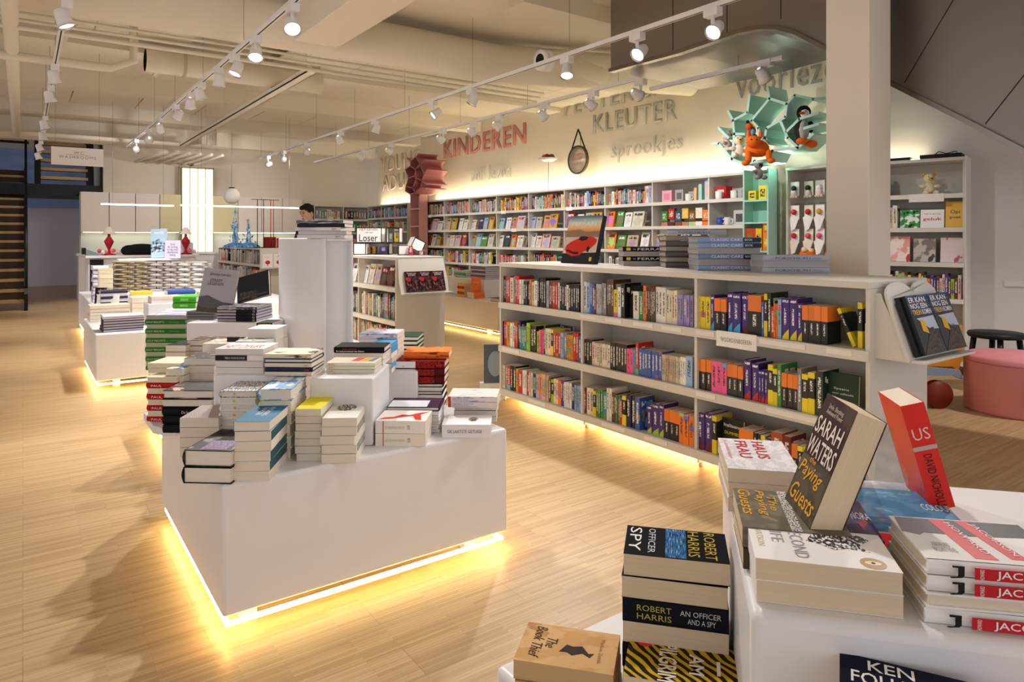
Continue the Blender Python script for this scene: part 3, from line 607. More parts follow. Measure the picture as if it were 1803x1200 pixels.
def slab_face(px, z, wd, h, m, label, name='guide_book', inset=.05, t=.02, words=(), back=.06):
    """a book shown with its cover towards the aisle"""
    x = yx(px); L = FI @ Matrix.Translation((x, inset, z + .002)) @ Matrix.Rotation(-back, 4, 'X')
    r = MB().box(0, wd, 0, .002, 0, h).box(0, .002, .002, t, 0, h).box(0, wd, t - .002, t, 0, h).obj(name, m); r.matrix_world = L; tag(r, label, 'book')
    MB().box(.003, wd - .002, .0025, t - .0025, .002, h - .002).obj('page_block', pagemat(), r)
    for body, fx, fz, fw, fh, c in words: text(body, frame((fx * wd, -.0008, fz * h), (1, 0, 0), (0, 0, 1)), fw * wd, fh * h, mat(c, .5), r)
    return r
slab_face(1101, IZ[0], .14, .2, art('101014', '1c1816', '3c2c20', 4), 'black rally book showing its dark cover on the island top shelf', words=(('RALLY', .1, .72, .8, .1, 'D8D4CC'),), inset=.045)
slab_face(1262, IZ[2], .13, .19, mat('17171A', .4), 'Italian course book with black cover facing out on the bottom shelf', 'dictionary', words=(('Italiaans', .1, .78, .8, .09, 'FFFFFF'), ('DUMMIES', .15, .58, .7, .08, 'E8D800')))
slab_face(1449, IZ[1], .14, .2, mat('1F3A26', .4), 'large dark green Spanish course book facing out, middle shelf beside the column', 'dictionary', words=(('Spaans', .2, .62, .5, .06, 'E8E8E8'), ('voor zelfstudie', .15, .53, .7, .04, 'E8E8E8')))
slab_face(1128, IZ[2], .1, .17, art('1E2450', '2a70c0', 'c05030', 3), 'navy atlas dictionary with a bright cover turned to the aisle', 'dictionary', words=())
slab_face(966, IZ[1], .12, .2, mat('26301F', .5), 'dark tennis book rising behind its neighbours on the middle shelf', words=(('Tennis', .05, .86, .8, .1, 'E8E4DC'),), inset=.12)
# shelf label plates
def plate(px0, px1, z, body, label, h=.06):
    x0, x1 = yx(px0, IX - .012), yx(px1, IX - .012)
    p = MB().box(x0, x1, -.017, -.0125, z - h, z - .004).obj('shelf_sign', mat('F4F2F0', .4), mx=FI, bevel=.002); tag(p, label, 'sign')
    if body: text(body, frame((x0 + (x1 - x0) * .12, -.0175, z - h * .68), (1, 0, 0), (0, 0, 1)), (x1 - x0) * .76, h * .26, mat('6E6A66', .6), p, space=1.15)
plate(1262, 1333, IZ[0] + .012, 'WOORDENBOEKEN', 'white dictionary section sign on the edge of the top island shelf', .085)
for i, (a, b, z) in enumerate(((1022, 1050, 0), (1066, 1095, 0), (1115, 1150, 0), (1165, 1200, 0), (1225, 1258, 0), (1338, 1418, 0), (1455, 1500, 0), (885, 915, 1), (1226, 1260, 1), (1350, 1440, 1), (930, 960, 2), (1060, 1100, 2), (1135, 1175, 2))):
    x0, x1 = yx(a, IX - .012), yx(b, IX - .012)
    p = MB().box(x0, x1, -.016, -.0125, IZ[z] - .03, IZ[z] - .006).obj('price_strip', mat('EDEBE6', .3), mx=FI); tag(p, 'pale price strip clipped to the %s island shelf, %s from its left' % (('top', 'middle', 'bottom')[z], ORD[(i, i - 7, i - 10)[z]]), 'label')
# end panel display with wavy top and tray
ed = empty('display_holder', mx=Matrix.Translation((IX, IY[3], 0))); tag(ed, 'white wavy-topped display holder on the end of the island bookcase', 'display')
wp = [(.06, .0), (.50, .0)]
pts = [(.03, 0), (.50, 0), (.515, .1), (.51, .26)]
for a in range(0, 181, 20): pts.append((.395 + .115 * math.cos(math.radians(a)), .27 + .07 * math.sin(math.radians(a))))
for a in range(0, 181, 20): pts.append((.165 + .125 * math.cos(math.radians(a)), .27 + .07 * math.sin(math.radians(a))))
LF = frame((0, -.145, .725), (1, 0, 0), (0, .12, .34))
MB().prism(pts, .0, 0, LF, z0=-.012).obj('backboard', SHELF, ed)
MB().prism([(0, .72), (0, 1.0), (-.02, 1.0), (-.145, .735), (-.145, .72)], .053, 0, Matrix(((0, 0, 1, .0), (1, 0, 0, 0), (0, 1, 0, 0), (0, 0, 0, 1))), z0=.045).obj('side_cheek', SHELF, ed)
MB().box(.04, .53, -.205, -.145, .72, .731).obj('tray', SHELF, ed, bevel=.002)
TRN = art('1a1a20', '4a4038', '8a8478', 3, (1, 2, 1), 4)
for i in range(4):
    x = .075 + (i // 2) * .205 + (i % 2) * .018; k = i % 2
    b = empty('paperback', mx=Matrix.Translation((IX, IY[3], 0)) @ LF @ Matrix.Translation((x, .012, .004 + (1 - k) * .0 + k * .0)))
    tag(b, 'dark train paperback on the wavy display holder, %s, %s copy' % (('side by the aisle', 'side by the column')[i // 2], ('rear', 'front')[k]), 'book', 'train books on the wavy holder')
    zz = .004 + .0195 * k
    MB().box(0, .2, 0, .255, zz, zz + .018).obj('cover', mat('22222A', .35), b)
    if k:
        MB().box(.0, .2, .17, .255, zz + .018, zz + .0186).obj('sky_picture', art('2C3C5C', '4c5c80', '7a3c34', 2, (1, 5, 1), 2), b)
        MB().add([(.0, .0, zz + .019), (.2, .0, zz + .019), (.155, .11, zz + .019), (.125, .11, zz + .019)], [(0, 1, 2, 3)]).obj('railway_picture', art('3c3434', '5c5048', '241c1c', 6, (4, 1, 1)), b)
        MB().add([(.03, .155, zz + .019), (.19, .16, zz + .019), (.2, .10, zz + .019), (.12, .105, zz + .019)], [(0, 3, 2, 1)]).obj('cloud_picture', mat('B8C0D4', .5), b)
        MB().add([(.05, .1, zz + .0192), (.1, .085, zz + .0192), (.09, .14, zz + .0192), (.055, .15, zz + .0192)], [(0, 1, 2, 3)]).obj('yellow_train_picture', mat('E0A820', .5), b)
        for s, yy, c in (('ER KAN', .223, 'F4F0EC'), ('NOG EEN', .196, 'F4F0EC'), ('TREIN', .169, 'E8C040'), ('KOMEN', .169, 'F4F0EC')):
            xx = .105 if s == 'KOMEN' else .015
            text(s, frame((xx, yy, zz + .0192), (1, 0, 0), (0, 1, 0)), .15 if yy > .18 else .08, .022, mat(c, .5), b, bold=.01)
# =============== books lying flat ===============
RP = random.Random(5)
def flat_mesh(W, D, T, hard):
    """spine along y=0"""
    c = MB(); p = MB()
    if hard:
        b = min(.003, T * .18)
        c.box(0, W, .004, D, 0, b).box(0, W, .004, D, T - b, T)
        n = 6; q = [(.006, 0)] + [(.004 - min(.007, T * .25) * math.sin(math.pi * i / n), T * i / n) for i in range(n + 1)] + [(.006, T)]
        c.prism(q, W, 0, Matrix(((0, 0, 1, 0), (1, 0, 0, 0), (0, 1, 0, 0), (0, 0, 0, 1))), z0=0, smooth=False)
        p.box(.003, W - .003, .006, D - .004, b, T - b)
    else:
        c.box(0, W, 0, .0012, 0, T).box(0, W, .0012, D, 0, .0007).box(0, W, .0012, D, T - .0007, T)
        p.box(.0006, W - .0006, .0013, D - .0008, .0008, T - .0008)
    return c, p
FLATC = {}; VF = {}
def flat_book(name, mx, W, D, T, side, cover, hard=0, page=PAGE, parts=True):
    """near-left-bottom corner frame mx, W along x, D along y; side: where the spine is (n near, f far, l left, r right)"""
    if side in 'lr': L, Q = D, W
    else: L, Q = W, D
    k = (round(L, 3), round(Q, 3), round(T, 4), hard, cover.name, page)
    if k not in FLATC:
        c, p = flat_mesh(L, Q, T, hard); FLATC[k] = (c.mesh('book_cover', cover), p.mesh('page_block', pagemat(page)))
    me, pe = FLATC[k]
    R4 = {'n': 0, 'r': 1, 'f': 2, 'l': 3}[side]
    m = mx @ Matrix.Translation((W / 2, D / 2, 0)) @ Matrix.Rotation(R4 * math.pi / 2, 4, 'Z') @ Matrix.Translation((-L / 2, -Q / 2, 0))
    o = inst(name, me, m); inst('page_block', pe, Matrix(), parent=o)
    o['L'] = L; o['Q'] = Q; o['T'] = T; VF[o.name] = (Matrix.Translation((W / 2, D / 2, 0)) @ Matrix.Rotation(R4 * math.pi / 2, 4, 'Z') @ Matrix.Translation((-L / 2, -Q / 2, 0))).inverted(); o['W'] = W; o['D'] = D
    return o
CAMR = -YAW
def nearleft(px, py, d=None, z=None):
    return atd(px, py, d) if d else atz(px, py, z)
def stack(px0, pytop, px1, d, zb, n, D, covers, desc, where, side='n', hard=0, rot=None, name=None, group=None, page=PAGE, top=None, sides=None, jit=.03, first=0, descs=None, z1=None, spine=None):
    """a pile whose near-left upper corner is seen at px0, pytop at distance d and that stands at height zb"""
    p = atd(px0, pytop, d); zt = z1 or p.z; t = (zt - zb) / n
    W = (px1 - px0) * d / FPX; th = CAMR if rot is None else CAMR + rot
    out = []
    nm = name or ('hardcover_book' if hard else 'paperback')
    for i in range(n):
        F = Matrix.Translation((p.x, p.y, zb + i * t)) @ Matrix.Rotation(th, 4, 'Z') @ Matrix.Translation((W / 2, D / 2, 0)) @ Matrix.Rotation(RP.uniform(-jit, jit), 4, 'Z') @ Matrix.Translation((-W / 2 + RP.uniform(-.0015, .0015), -D / 2 + RP.uniform(-.002, .002), .0002))
        c = covers[i % len(covers)]; c = mat(PAL.get(c, c), .5, spec=.12) if isinstance(c, str) else c
        if i == n - 1 and top is not None: c = top if not isinstance(top, str) else mat(PAL.get(top, top), .55, spec=.1)
        s = (sides or side)[i % len(sides or side)]
        o = flat_book(nm, F, W, D, t - .0014, s, c, hard, page)
        dd = (descs[i] if descs else desc)
        pos = '%s from top' % ORD[n - 1 - i] if n - 1 - i else 'topmost'
        tag(o, '%s, %s, %s' % (dd, pos, where), 'book' if nm != 'magazine' else 'magazine', group or ('pile ' + where))
        if spine:
            for (who, body, fx, fz, fw, fh, col) in spine:
                if who(i): text(body, frame((fx * o['L'], -.0075 * (1 if hard else 0) - .0006, fz * o['T']), (1, 0, 0), (0, 0, 1)), fw * o['L'], fh * o['T'], mat(col, .5), o, 'spine_lettering')
        out.append(o)
    return out
def on_cover(o, body, fx, fy, fw, fh, col, rot=0, shear=0, bold=0, name='title_lettering', flip=False):
    """lettering on the upper cover; fractions of the cover seen with the spine at the bottom"""
    L, Q, T = o['L'], o['Q'], o['T']
    ex, ey = {0: ((1, 0, 0), (0, 1, 0)), 90: ((0, 1, 0), (-1, 0, 0)), 180: ((-1, 0, 0), (0, -1, 0)), 270: ((0, -1, 0), (1, 0, 0))}[rot]
    wd, ht = (fw * L, fh * Q) if rot in (0, 180) else (fw * Q, fh * L)
    return text(body, frame((fx * L, fy * Q, T + .0002), ex, ey), wd, ht, mat(col, .4), o, name, bold=bold, shear=shear)
def cover_patch(o, pts, m, name='cover_picture', lift=.0003):
    L, Q, T = o['L'], o['Q'], o['T']
    return MB().prism([(x * L, y * Q) for x, y in pts], T + lift, 0, None, z0=T).obj(name, m, o)

def vtext(o, body, u0, u1, v0, v1, col, way='cw', bold=0, shear=0):
    """lettering on the upper cover in the viewer's frame: u left to right, v near to far"""
    W, D, T = o['W'], o['D'], o['T']
    if way == 'h': F = frame((u0 * W, v0 * D, T + .0003), (1, 0, 0), (0, 1, 0)); w_, h_ = (u1 - u0) * W, (v1 - v0) * D
    else: F = frame((u0 * W, v1 * D, T + .0003), (0, -1, 0), (1, 0, 0)); w_, h_ = (v1 - v0) * D, (u1 - u0) * W
    return text(body, VF[o.name] @ F, w_, h_, mat(col, .4), o, 'title_lettering', bold=bold, shear=shear)
def vpatch(o, pts, m, name='cover_picture', lift=.0002):
    W, D, T = o['W'], o['D'], o['T']
    return MB().prism([(x * W, y * D) for x, y in pts], T + lift, 0, VF[o.name], z0=T).obj(name, mat(m, .4) if isinstance(m, str) else m, o)
def rect(u0, u1, v0, v1): return [(u0, v0), (u1, v0), (u1, v1), (u0, v1)]
# =============== display tables ===============
def table(name, label, x0, x1, y0, y1, z, cat='table', blocks=(), zb=.08, strip_=True, legs=True):
    t = empty(name, mx=Matrix.Translation((x0, y0, 0))); tag(t, label, cat)
    MB().box(0, x1 - x0, 0, y1 - y0, zb, z).obj('body', WHITE, t, bevel=.012)
    if strip_: glow(t, None, x1 - x0, y1 - y0, .045, .012)
    for fx, fy in ((.1, .12), (.9, .12), (.1, .88), (.9, .88)):
        MB().box(-.025, .025, -.025, .025, 0, zb + .002).obj('foot', WHITE2, t, mx=Matrix.Translation(((x1 - x0) * fx, (y1 - y0) * fy, 0)))
    return t
TZ = .486
ta = table('display_table', 'large white display table glowing underneath, piled with novels around a tower', .493, 1.555, 2.188, 3.31, TZ)
MB().prism([(-.07, 1.12), (-.07, .86), (-.04, .79), (0, .76), (0, 1.12)], TZ, 0, None, z0=TZ - .03).obj('side_leaf', WHITE, ta, bevel=.003)
tb = table('display_table', 'white display table glowing underneath, directly behind the tower table, holding golf books', .66, 2.0, 3.97, 4.95, TZ)
tc = table('display_table', 'low white display table with thin magazines, between the counter and golf books', .474, 2.1, 6.386, 7.7, .461)
td = table('display_table', 'white display table with criss-cross book piles, closest to the service counter', .62, 2.7, 7.85, 11.0, .5)
te = table('display_table', 'low white display table with orange books between the two white bookcases', 4.75, 5.75, 6.88, 9.6, .44)
def block(label, px0, pytop, px1, d, zb, D, z1, rot=0.0, parent=None, bev=.008):
    p = atd(px0, pytop, d); W = (px1 - px0) * d / FPX
    o = MB().box(0, W, 0, D, 0, z1 - zb - .0005).obj('display_block', WHITE, mx=Matrix.Translation((p.x, p.y, zb + .0005)) @ Matrix.Rotation(CAMR + rot, 4, 'Z'), bevel=bev)
    tag(o, label, 'riser'); return o
# risers on the tower table
block('white riser on the tower table carrying the cream hardcovers', 375, 660, 492, 2.52, TZ, .34, .73)
block('white riser on the tower table carrying the black hardcover and thin cream books', 545, 664, 657, 2.46, TZ, .3, .73, -.02)
block('white riser at the rear of the tower table under the novels with red labels', 655, 650, 735, 2.95, TZ, .2, .66)
# tower
tw = empty('display_tower', mx=Matrix.Translation((1.18, 3.19, TZ + .0005)) @ Matrix.Diagonal((1, 1, 1, 1))); tag(tw, 'tall slim white display tower with rounded edges rising from the novels', 'display')
h = 1.236 - TZ; Wt, Dt = .15, .0
Dt = .72
MB().box(0, .012, 0, Dt, 0, h).box(.012, Wt, 0, Dt, h - .014, h).box(Wt - .012, Wt, 0, Dt, 0, h - .014).box(.012, Wt - .012, 0, Dt, 0, .014).obj('shell', WHITE, tw, bevel=.005)
MB().box(.012, Wt - .012, .045, .055, .014, h - .014).obj('inner_panel', WHITE2, tw)
MAGC = ['D8D4D4', 'C8C4C8', 'E0DCDC', '2A2A2E']
stack(522, 386, 605, 3.3, 1.2365, 5, .2, MAGC, 'pale magazine', 'on top of the white tower', 'n', name='magazine', jit=.12, z1=1.327, top=art('3A3A40', '8a8a90', 'E8E8EA', 3), spine=[(lambda i: i % 2 == 0, 'magazine', .8, .2, .1, .6, 'C03030')])
# ---- novels, front row ----
BW = art('0a0a0c', '3a3634', '98928a', 2.2, (1, 1, 1), 1)
s = stack(322, 791, 410, 2.086, TZ, 2, .225, ['141824'], 'thick hardcover with dark jacket', 'front left corner of the tower table', 'l', 1, -.06, top=BW, descs=['thick hardcover with dark jacket', 'thick hardcover with grey photographic jacket'])
cover_patch(s[-1], [(.55, .3), (.95, .3), (.95, .85), (.55, .85)], art('6A3A80', 'A890B0', '1A1A1C', 8, (1, 4, 1)))
s = stack(411, 742, 474, 2.10, TZ, 6, .205, ['white'], 'white paperback with teal spine', 'front row of the tower table', sides='lrrlrl', rot=.06, page='EFE3D4', top='1E6E98', spine=[(lambda i: i in (2, 4), 'VERSCHIJNING VAN ROZEN', .06, .3, .8, .3, 'D0E4E8')])
for o in s:
    if o.name and s.index(o) in (1, 2, 4) : MB().box(.002, o['L'] - .002, -.0012, .001, .001, o['T'] - .001).obj('spine_band', mat('16505E', .4), o)
on_cover(s[-1], 'VERSCHIJNING\nVAN ROZEN', .1, .35, .55, .35, 'D8ECF4', 0)
YEL = art('F4E428', 'F4E428', '4a4010', 2.0, (1, 1, 1), 3)
stack(520, 719, 566, 2.29, TZ, 7, .2, ['E9DDC9'], 'bright yellow paperback', 'left of the tree-cover books on the tower table', 'f', rot=.04, top='F2E222', page='ECE4D6')
s2 = stack(565, 735, 626, 2.27, TZ, 5, .2, ['D8D8D0'], 'cream paperback with tree cover', 'in front of the right riser', sides='lrlrl', rot=.04, top='E4E4DC', spine=[(lambda i: i in (1, 3), 'DE STILTE', .1, .25, .4, .5, '707068')])
cover_patch(s2[-1], [(.3 + .22 * math.cos(a * .52), .5 + .3 * math.sin(a * .52)) for a in range(12)], art('E4E4DC', '4a4a38', '2a2a20', 9))
for i in (1, 3): MB().box(.1 * s2[i]['L'], .85 * s2[i]['L'], -.0012, 0, .002, s2[i]['T'] - .002).obj('spine_band', mat('9A9A94', .5), s2[i])
s = stack(661, 740, 750, 2.455, TZ, 2, .15, ['EFE8DC'], 'white paperback with red figure', 'front edge of the tower table', 'n', rot=-.02, spine=[(lambda i: 1, 'DE VERDWENEN VROUW', .2, .35, .38, .2, 'C8B8A8'), (lambda i: 1, 'm', .64, .3, .05, .35, '8A8A8A')], top='F2EEEA')
for q in s: MB().box(.15 * q['L'], .165 * q['L'], -.0012, 0, 0, q['T']).obj('spine_line', mat('C83028', .5), q)
cover_patch(s[-1], [(.03, .1), (.12, .3), (.3, .35), (.45, .6), (.6, .55), (.75, .75), (.98, .9), (.82, .6), (.9, .1), (.78, .12), (.68, .45), (.5, .35), (.3, .2)], mat('D8281C', .4), 'red_figure_picture')
s = stack(680, 715, 774, 2.62, TZ, 6, .15, ['F0EEEC'], 'white hardcover with black boards', 'right of the orange and red books', sides='nrfrnr', hard=1, rot=-.03, descs=['white hardcover with black boards'] * 5 + ['hardcover with aubergine spine'], top='3A1838', spine=[(lambda i: i == 5, 'CATHERINE VERTEGENWOORDIGT', .06, .55, .5, .22, 'D0C0D8')])
cover_patch(s[-1], [(.02, .25), (.7, .25), (.7, .98), (.02, .98)], mat('E4E8F0', .4), 'pale_cover_panel')
s = stack(789, 697, 876, 2.72, .56, 2, .15, ['E4DAD0'], 'thick cream paperback with lilac lettering', 'right end of the tower table', 'n', rot=-.05, top=art('E8DCD4', 'E8DCD4', '9A90CC', 3, (1, 3, 1)), spine=[(lambda i: 1, 'ALFRED DOBLIN', .1, .62, .42, .2, '8A84C4'), (lambda i: 1, 'BERLIN', .1, .38, .3, .2, '8A84C4'), (lambda i: 1, 'ALEXANDERPLATZ', .1, .12, .5, .2, '8A84C4')])
for q in s: MB().box(.0, .06 * q['L'], -.0012, 0, 0, q['T']).obj('spine_band', mat('C84048', .5), q)
stack(800, 735, 874, 2.78, TZ, 3, .14, ['E8E0D8', '504858'], 'cream paperback with pale lilac stripes', 'under the thick lilac-lettered books', 'l', rot=-.03, z1=.558)
s = stack(777, 748, 863, 2.56, TZ, 1, .14, ['F0ECE8'], 'white paperback with a round portrait', 'alone at the right table corner', 'n', rot=-.02, z1=.536, top='EEEAF0', spine=[(lambda i: 1, 'DE LAATSTE GETUIGE', .12, .35, .7, .25, '4A4448')])
cover_patch(s[-1], [(.62 + .1 * math.cos(a * .42), .55 + .22 * math.sin(a * .42)) for a in range(15)], art('2A2A2E', '8A8070', 'D8C8A8', 4), 'portrait_picture')
stack(700, 690, 780, 2.98, TZ, 7, .15, ['141416', 'F0EEEC'], 'hardcover striped black and white', 'beneath the red braided books', sides='rr', hard=1, rot=-.03, z1=.60)
BRD = art('4A0E10', 'B02820', '1a1012', 5, (3, 1, 1), 3, 'blob')
s = stack(695, 642, 783, 2.98, .601, 3, .15, ['5A1416'], 'dark red hardcover picturing a braided figure', 'behind the aubergine book', 'n', 1, -.03, z1=.7, top=BRD)
for q in s:
    MB().box(0, .42 * q['L'], -.0095, -.0065, .002, q['T'] - .002).obj('white_swan_picture', art('F0ECEA', 'F0ECEA', '5A1416', 1.6, (1, 1, 1), 5), q)
    MB().box(.44 * q['L'], .8 * q['L'], -.0095, -.0065, .002, q['T'] - .002).obj('braid_picture', art('B02820', '701412', '1A1012', 9, (3, 1, 1), 2), q)
s = stack(710, 629, 790, 3.02, .7005, 1, .15, ['F07A30'], 'bright orange hardcover', 'topmost over the red braided books', 'n', 1, -.03, z1=.732, descs=['bright orange hardcover'], top=art('F07A30', 'F07A30', '8a3a18', 2.5, (1, 1, 1), 6))
# on the right riser
s = stack(574, 652, 660, 2.56, .73, 3, .12, ['E4DCC8'], 'thin cream paperback', 'in front of the black hardcover', 'n', rot=-.02, top='E8E0CC', z1=.769, spine=[(lambda i: 1, 'A P L', .05, .25, .12, .5, 'B04030')])
cover_patch(s[-1], [(.45, .3), (.62, .3), (.68, .95), (.5, .95)], mat('E04A30', .4), 'red_panel'); cover_patch(s[-1], [(.64, .3), (.78, .3), (.84, .95), (.7, .95)], mat('F0B030', .4), 'yellow_panel'); cover_patch(s[-1], [(.8, .3), (.92, .3), (.97, .95), (.86, .95)], mat('7888A8', .4), 'blue_panel')
s = stack(587, 612, 676, 2.72, .73, 3, .13, ['E8E4E0', 'E8E4E0', '141214'], 'white-paged hardcover', 'on the right riser', sides='ffn', hard=1, rot=-.03, descs=['white-paged hardcover', 'white-paged hardcover', 'thick black hardcover with white spine lettering'], top='1A1618', z1=.802, spine=[(lambda i: i == 2, 'De bekentenissen van Anton', .06, .2, .55, .3, 'F0F0F0'), (lambda i: i == 2, 'HANS WARREN', .18, .58, .28, .22, 'C83028')])
stack(632, 586, 700, 3.02, .661, 6, .15, ['E8DCDC', 'E0C8D0'], 'pink-edged white paperback', 'behind the black hardcover', 'n', rot=-.05, top=art('E4E0EC', 'C8C4D4', '605C70', 3), spine=[(lambda i: i > 3, 'roman', .8, .25, .1, .5, 'C03030')])
stack(655, 610, 690, 2.9, .661, 6, .12, ['F0ECE4', '4AA0D0', 'E8C8B0'], 'slim bright paperback', 'wedged beside the black hardcover', 'r', rot=-.05, z1=.79, top='58A8E0')
stack(700, 592, 735, 3.3, TZ, 13, .18, ['1E3A2A'], 'thin dark-edged hardcover', 'behind the pink-edged paperbacks', 'l', 1, rot=-.05)
# on the left riser
s = stack(379, 613, 465, 2.55, .73, 4, .15, ['EFEAE6'], 'white paperback with red capitals on top', 'on the left riser', sides='ffnf', rot=-.02, top='F0ECE8', page='F0E4DC')
MB().box(0, .66 * s[2]['L'], -.0012, 0, .001, s[2]['T'] - .001).obj('black_band', mat('181214', .4), s[2]); text('TERUG VOOR DE DOOD', frame((.2 * s[2]['L'], -.0018, .3 * s[2]['T']), (1, 0, 0), (0, 0, 1)), .42 * s[2]['L'], .35 * s[2]['T'], mat('E8E4E0', .4), s[2], 'spine_lettering')
on_cover(s[-1], 'HET DINER', .92, .88, .8, .5, 'A82028', 180, bold=.01)
s = stack(465, 623, 549, 2.5, .73, 5, .15, ['E6D8BC', '2A3050'], 'cream hardcover with red label', 'nearest the tower on the left riser', sides='nnnfn', hard=1, rot=-.03, top=art('E6D8BC', 'E6D8BC', '4A3020', 2.4, (1, 1, 1), 8), spine=[(lambda i: i != 3, 'GEBR', .84, .3, .1, .4, 'C03028')])
WG = ['EFEDE8']
SP = art('101010', 'F0F0F0', '101010', 12, (1, 3, 1), 2)
s = stack(386, 687, 452, 2.36, TZ, 9, .2, WG, 'white hardcover with a gold dot', 'against the left riser', 'l', 1, .0, top=SP)
for q in s: MB().lathe([(.0, -.0005), (.004, 0)], 10, 0, frame((q['L'] * .995, q['Q'] * .4, q['T'] * .5), (0, 1, 0), (0, 0, 1))).obj('gold_dot', mat('D8A030', .3, .6), q)
s = stack(455, 684, 512, 2.3, TZ, 6, .22, ['E8D89A', 'F0ECE4'], 'thick hardcover with rainbow cover', 'behind the white and teal paperbacks', 'l', 1, .05, top=art('E8F0FA', '6AA0E0', 'E8E060', 2, (1, 1, 1), 5))
stack(316, 735, 384, 2.33, TZ, 4, .18, ['EFE6DC'], 'white paperback with red and black cover', 'behind the dark-jacketed hardcovers', 'f', rot=.02, top=art('F0ECE8', 'C82018', '1a1010', 7, (1, 4, 1), 3, 'stripe'), page='EFE3D6')
s = stack(286, 686, 374, 2.62, TZ, 5, .17, ['121214'], 'black hardcover with grey spine title', 'left side of the tower table', sides='ffnnn'[::-1] if 0 else 'nnnff', hard=1, rot=-.03, top=art('2a2420', '3c3430', 'd8b8b0', 1.8, (1, 1, 1), 9), spine=[(lambda i: i < 3, 'De kastelein', .42, .3, .34, .35, 'C8C4C0')])
s = stack(258, 668, 312, 2.78, TZ, 8, .17, ['C01C24', 'EFE3C8'], 'red hardcover with spine lettering', 'far left edge of the tower table', sides='nf', hard=1, rot=-.02, z1=.67, spine=[(lambda i: i % 2 == 0, 'PAUL', .2, .3, .35, .4, 'F0E8E0')], page='F0E4C8')
stack(260, 655, 320, 2.86, .67, 2, .16, ['F0E4C4'], 'cream paperback', 'upon the red hardcovers at the table edge', 'f', rot=-.01, z1=.712, page='F0E4C4', top='EEE2CC')
stack(292, 652, 322, 2.80, TZ, 7, .14, ['F0E6D0'], 'cream paperback with a blue cover', 'beside the red hardcovers', 'f', rot=-.01, z1=.70, top=art('F0E6D0', '3A78B8', '2a60a0', 2), page='F0E4CC')
stack(323, 630, 378, 2.86, TZ, 8, .15, ['EFE3D6'], 'white paperback with an olive cover', 'behind the black grey-titled hardcovers', 'f', rot=-.02, top=art('4A4A38', '2c2c24', 'b8b4a0', 4, (1, 2, 1), 2), page='F0E4D8')
stack(292, 607, 328, 3.12, TZ, 8, .15, ['EFE6D4'], 'cream paperback', 'before the green golf books', 'f', rot=-.02, top='1E2024', page='F0E6D4')
stack(329, 599, 400, 3.16, TZ, 11, .14, ['D8D0C8', '242222'], 'thin paperback with dark edges', 'right of the golf books', 'f', rot=-.02, top=art('1a1818', '6a4438', 'd0c8c0', 4, (1, 2, 1), 1), page='DCD2C6')
stack(356, 604, 420, 3.05, TZ, 5, .15, ['EFE6DC'], 'white paperback with an orange cover', 'behind the left riser', 'f', rot=-.02, top=art('F0A060', 'E8E0D8', 'C85030', 2.5), page='F0E6DC')
stack(415, 600, 470, 3.0, TZ, 4, .14, ['EFE6DC'], 'white paperback with a grey cover', 'between riser and magazines', 'f', rot=-.02, top=art('8A8A84', 'C8C8C4', '4a4a48', 3), page='F0E6DC')
# ---- golf table ----
s = stack(256, 553, 327, 3.86, TZ, 12, .24, ['2E7A2A', 'A8B894'], 'green golf book', 'left edge of the golf table', sides='nf', hard=1, rot=.0, z1=.80, top=art('E8D8A0', '8A90C0', 'C8A0B0', 2, (1, 1, 1), 2), page='B4BC9C', spine=[(lambda i: i % 2 == 0, 'GOLF RESORTS', .05, .28, .45, .42, 'C8D8B8'), (lambda i: i % 2 == 0, 'TOP OF THE WORLD', .62, .35, .25, .25, '90B080')])
block('long white riser behind the novels, carrying grey books and magazines', 328, 568, 482, 3.62, TZ, .3, .787)
stack(328, 549, 377, 3.75, .787, 3, .2, ['6E6668'], 'grey-brown landscape book', 'next to the topmost golf book', 'f', 1, rot=.0, page='8E8688', z1=.832, top='4A4648')
s = stack(383, 541, 453, 3.66, .787, 5, .22, ['1A1618'], 'black glossy magazine with ringed letters', 'on the long riser', 'n', name='magazine', rot=-.03, z1=.868, top=art('8a8488', '242024', 'd8d4d8', 5, (1, 3, 1)), page='C8C0CC', spine=[(lambda i: 1, 'G', .9, .15, .06, .7, 'D8D8D8')])
for q in s: MB().box(.0, .48 * q['L'], -.0012, 0, .002, q['T'] - .002).obj('silver_band', mat('A89CA4', .4), q)
s = stack(452, 572, 480, 3.5, .787, 1, .14, ['1A1A14'], 'black paperback with lime lettering', 'below the glossy magazines', 'n', z1=.802, spine=[(lambda i: 1, 'grunberg', .1, .2, .8, .6, 'D8E020')])
s = stack(304, 522, 344, 4.6, .76, 2, .2, ['3E9420'], 'bright green hardcover with pale title', 'behind the golf pile', 'n', 1, rot=0, spine=[(lambda i: 1, 'GARRINCHA', .35, .3, .35, .4, 'C8E8A8')])
block('low white riser beneath the two bright green hardcovers', 290, 546, 420, 4.55, TZ, .4, .759)
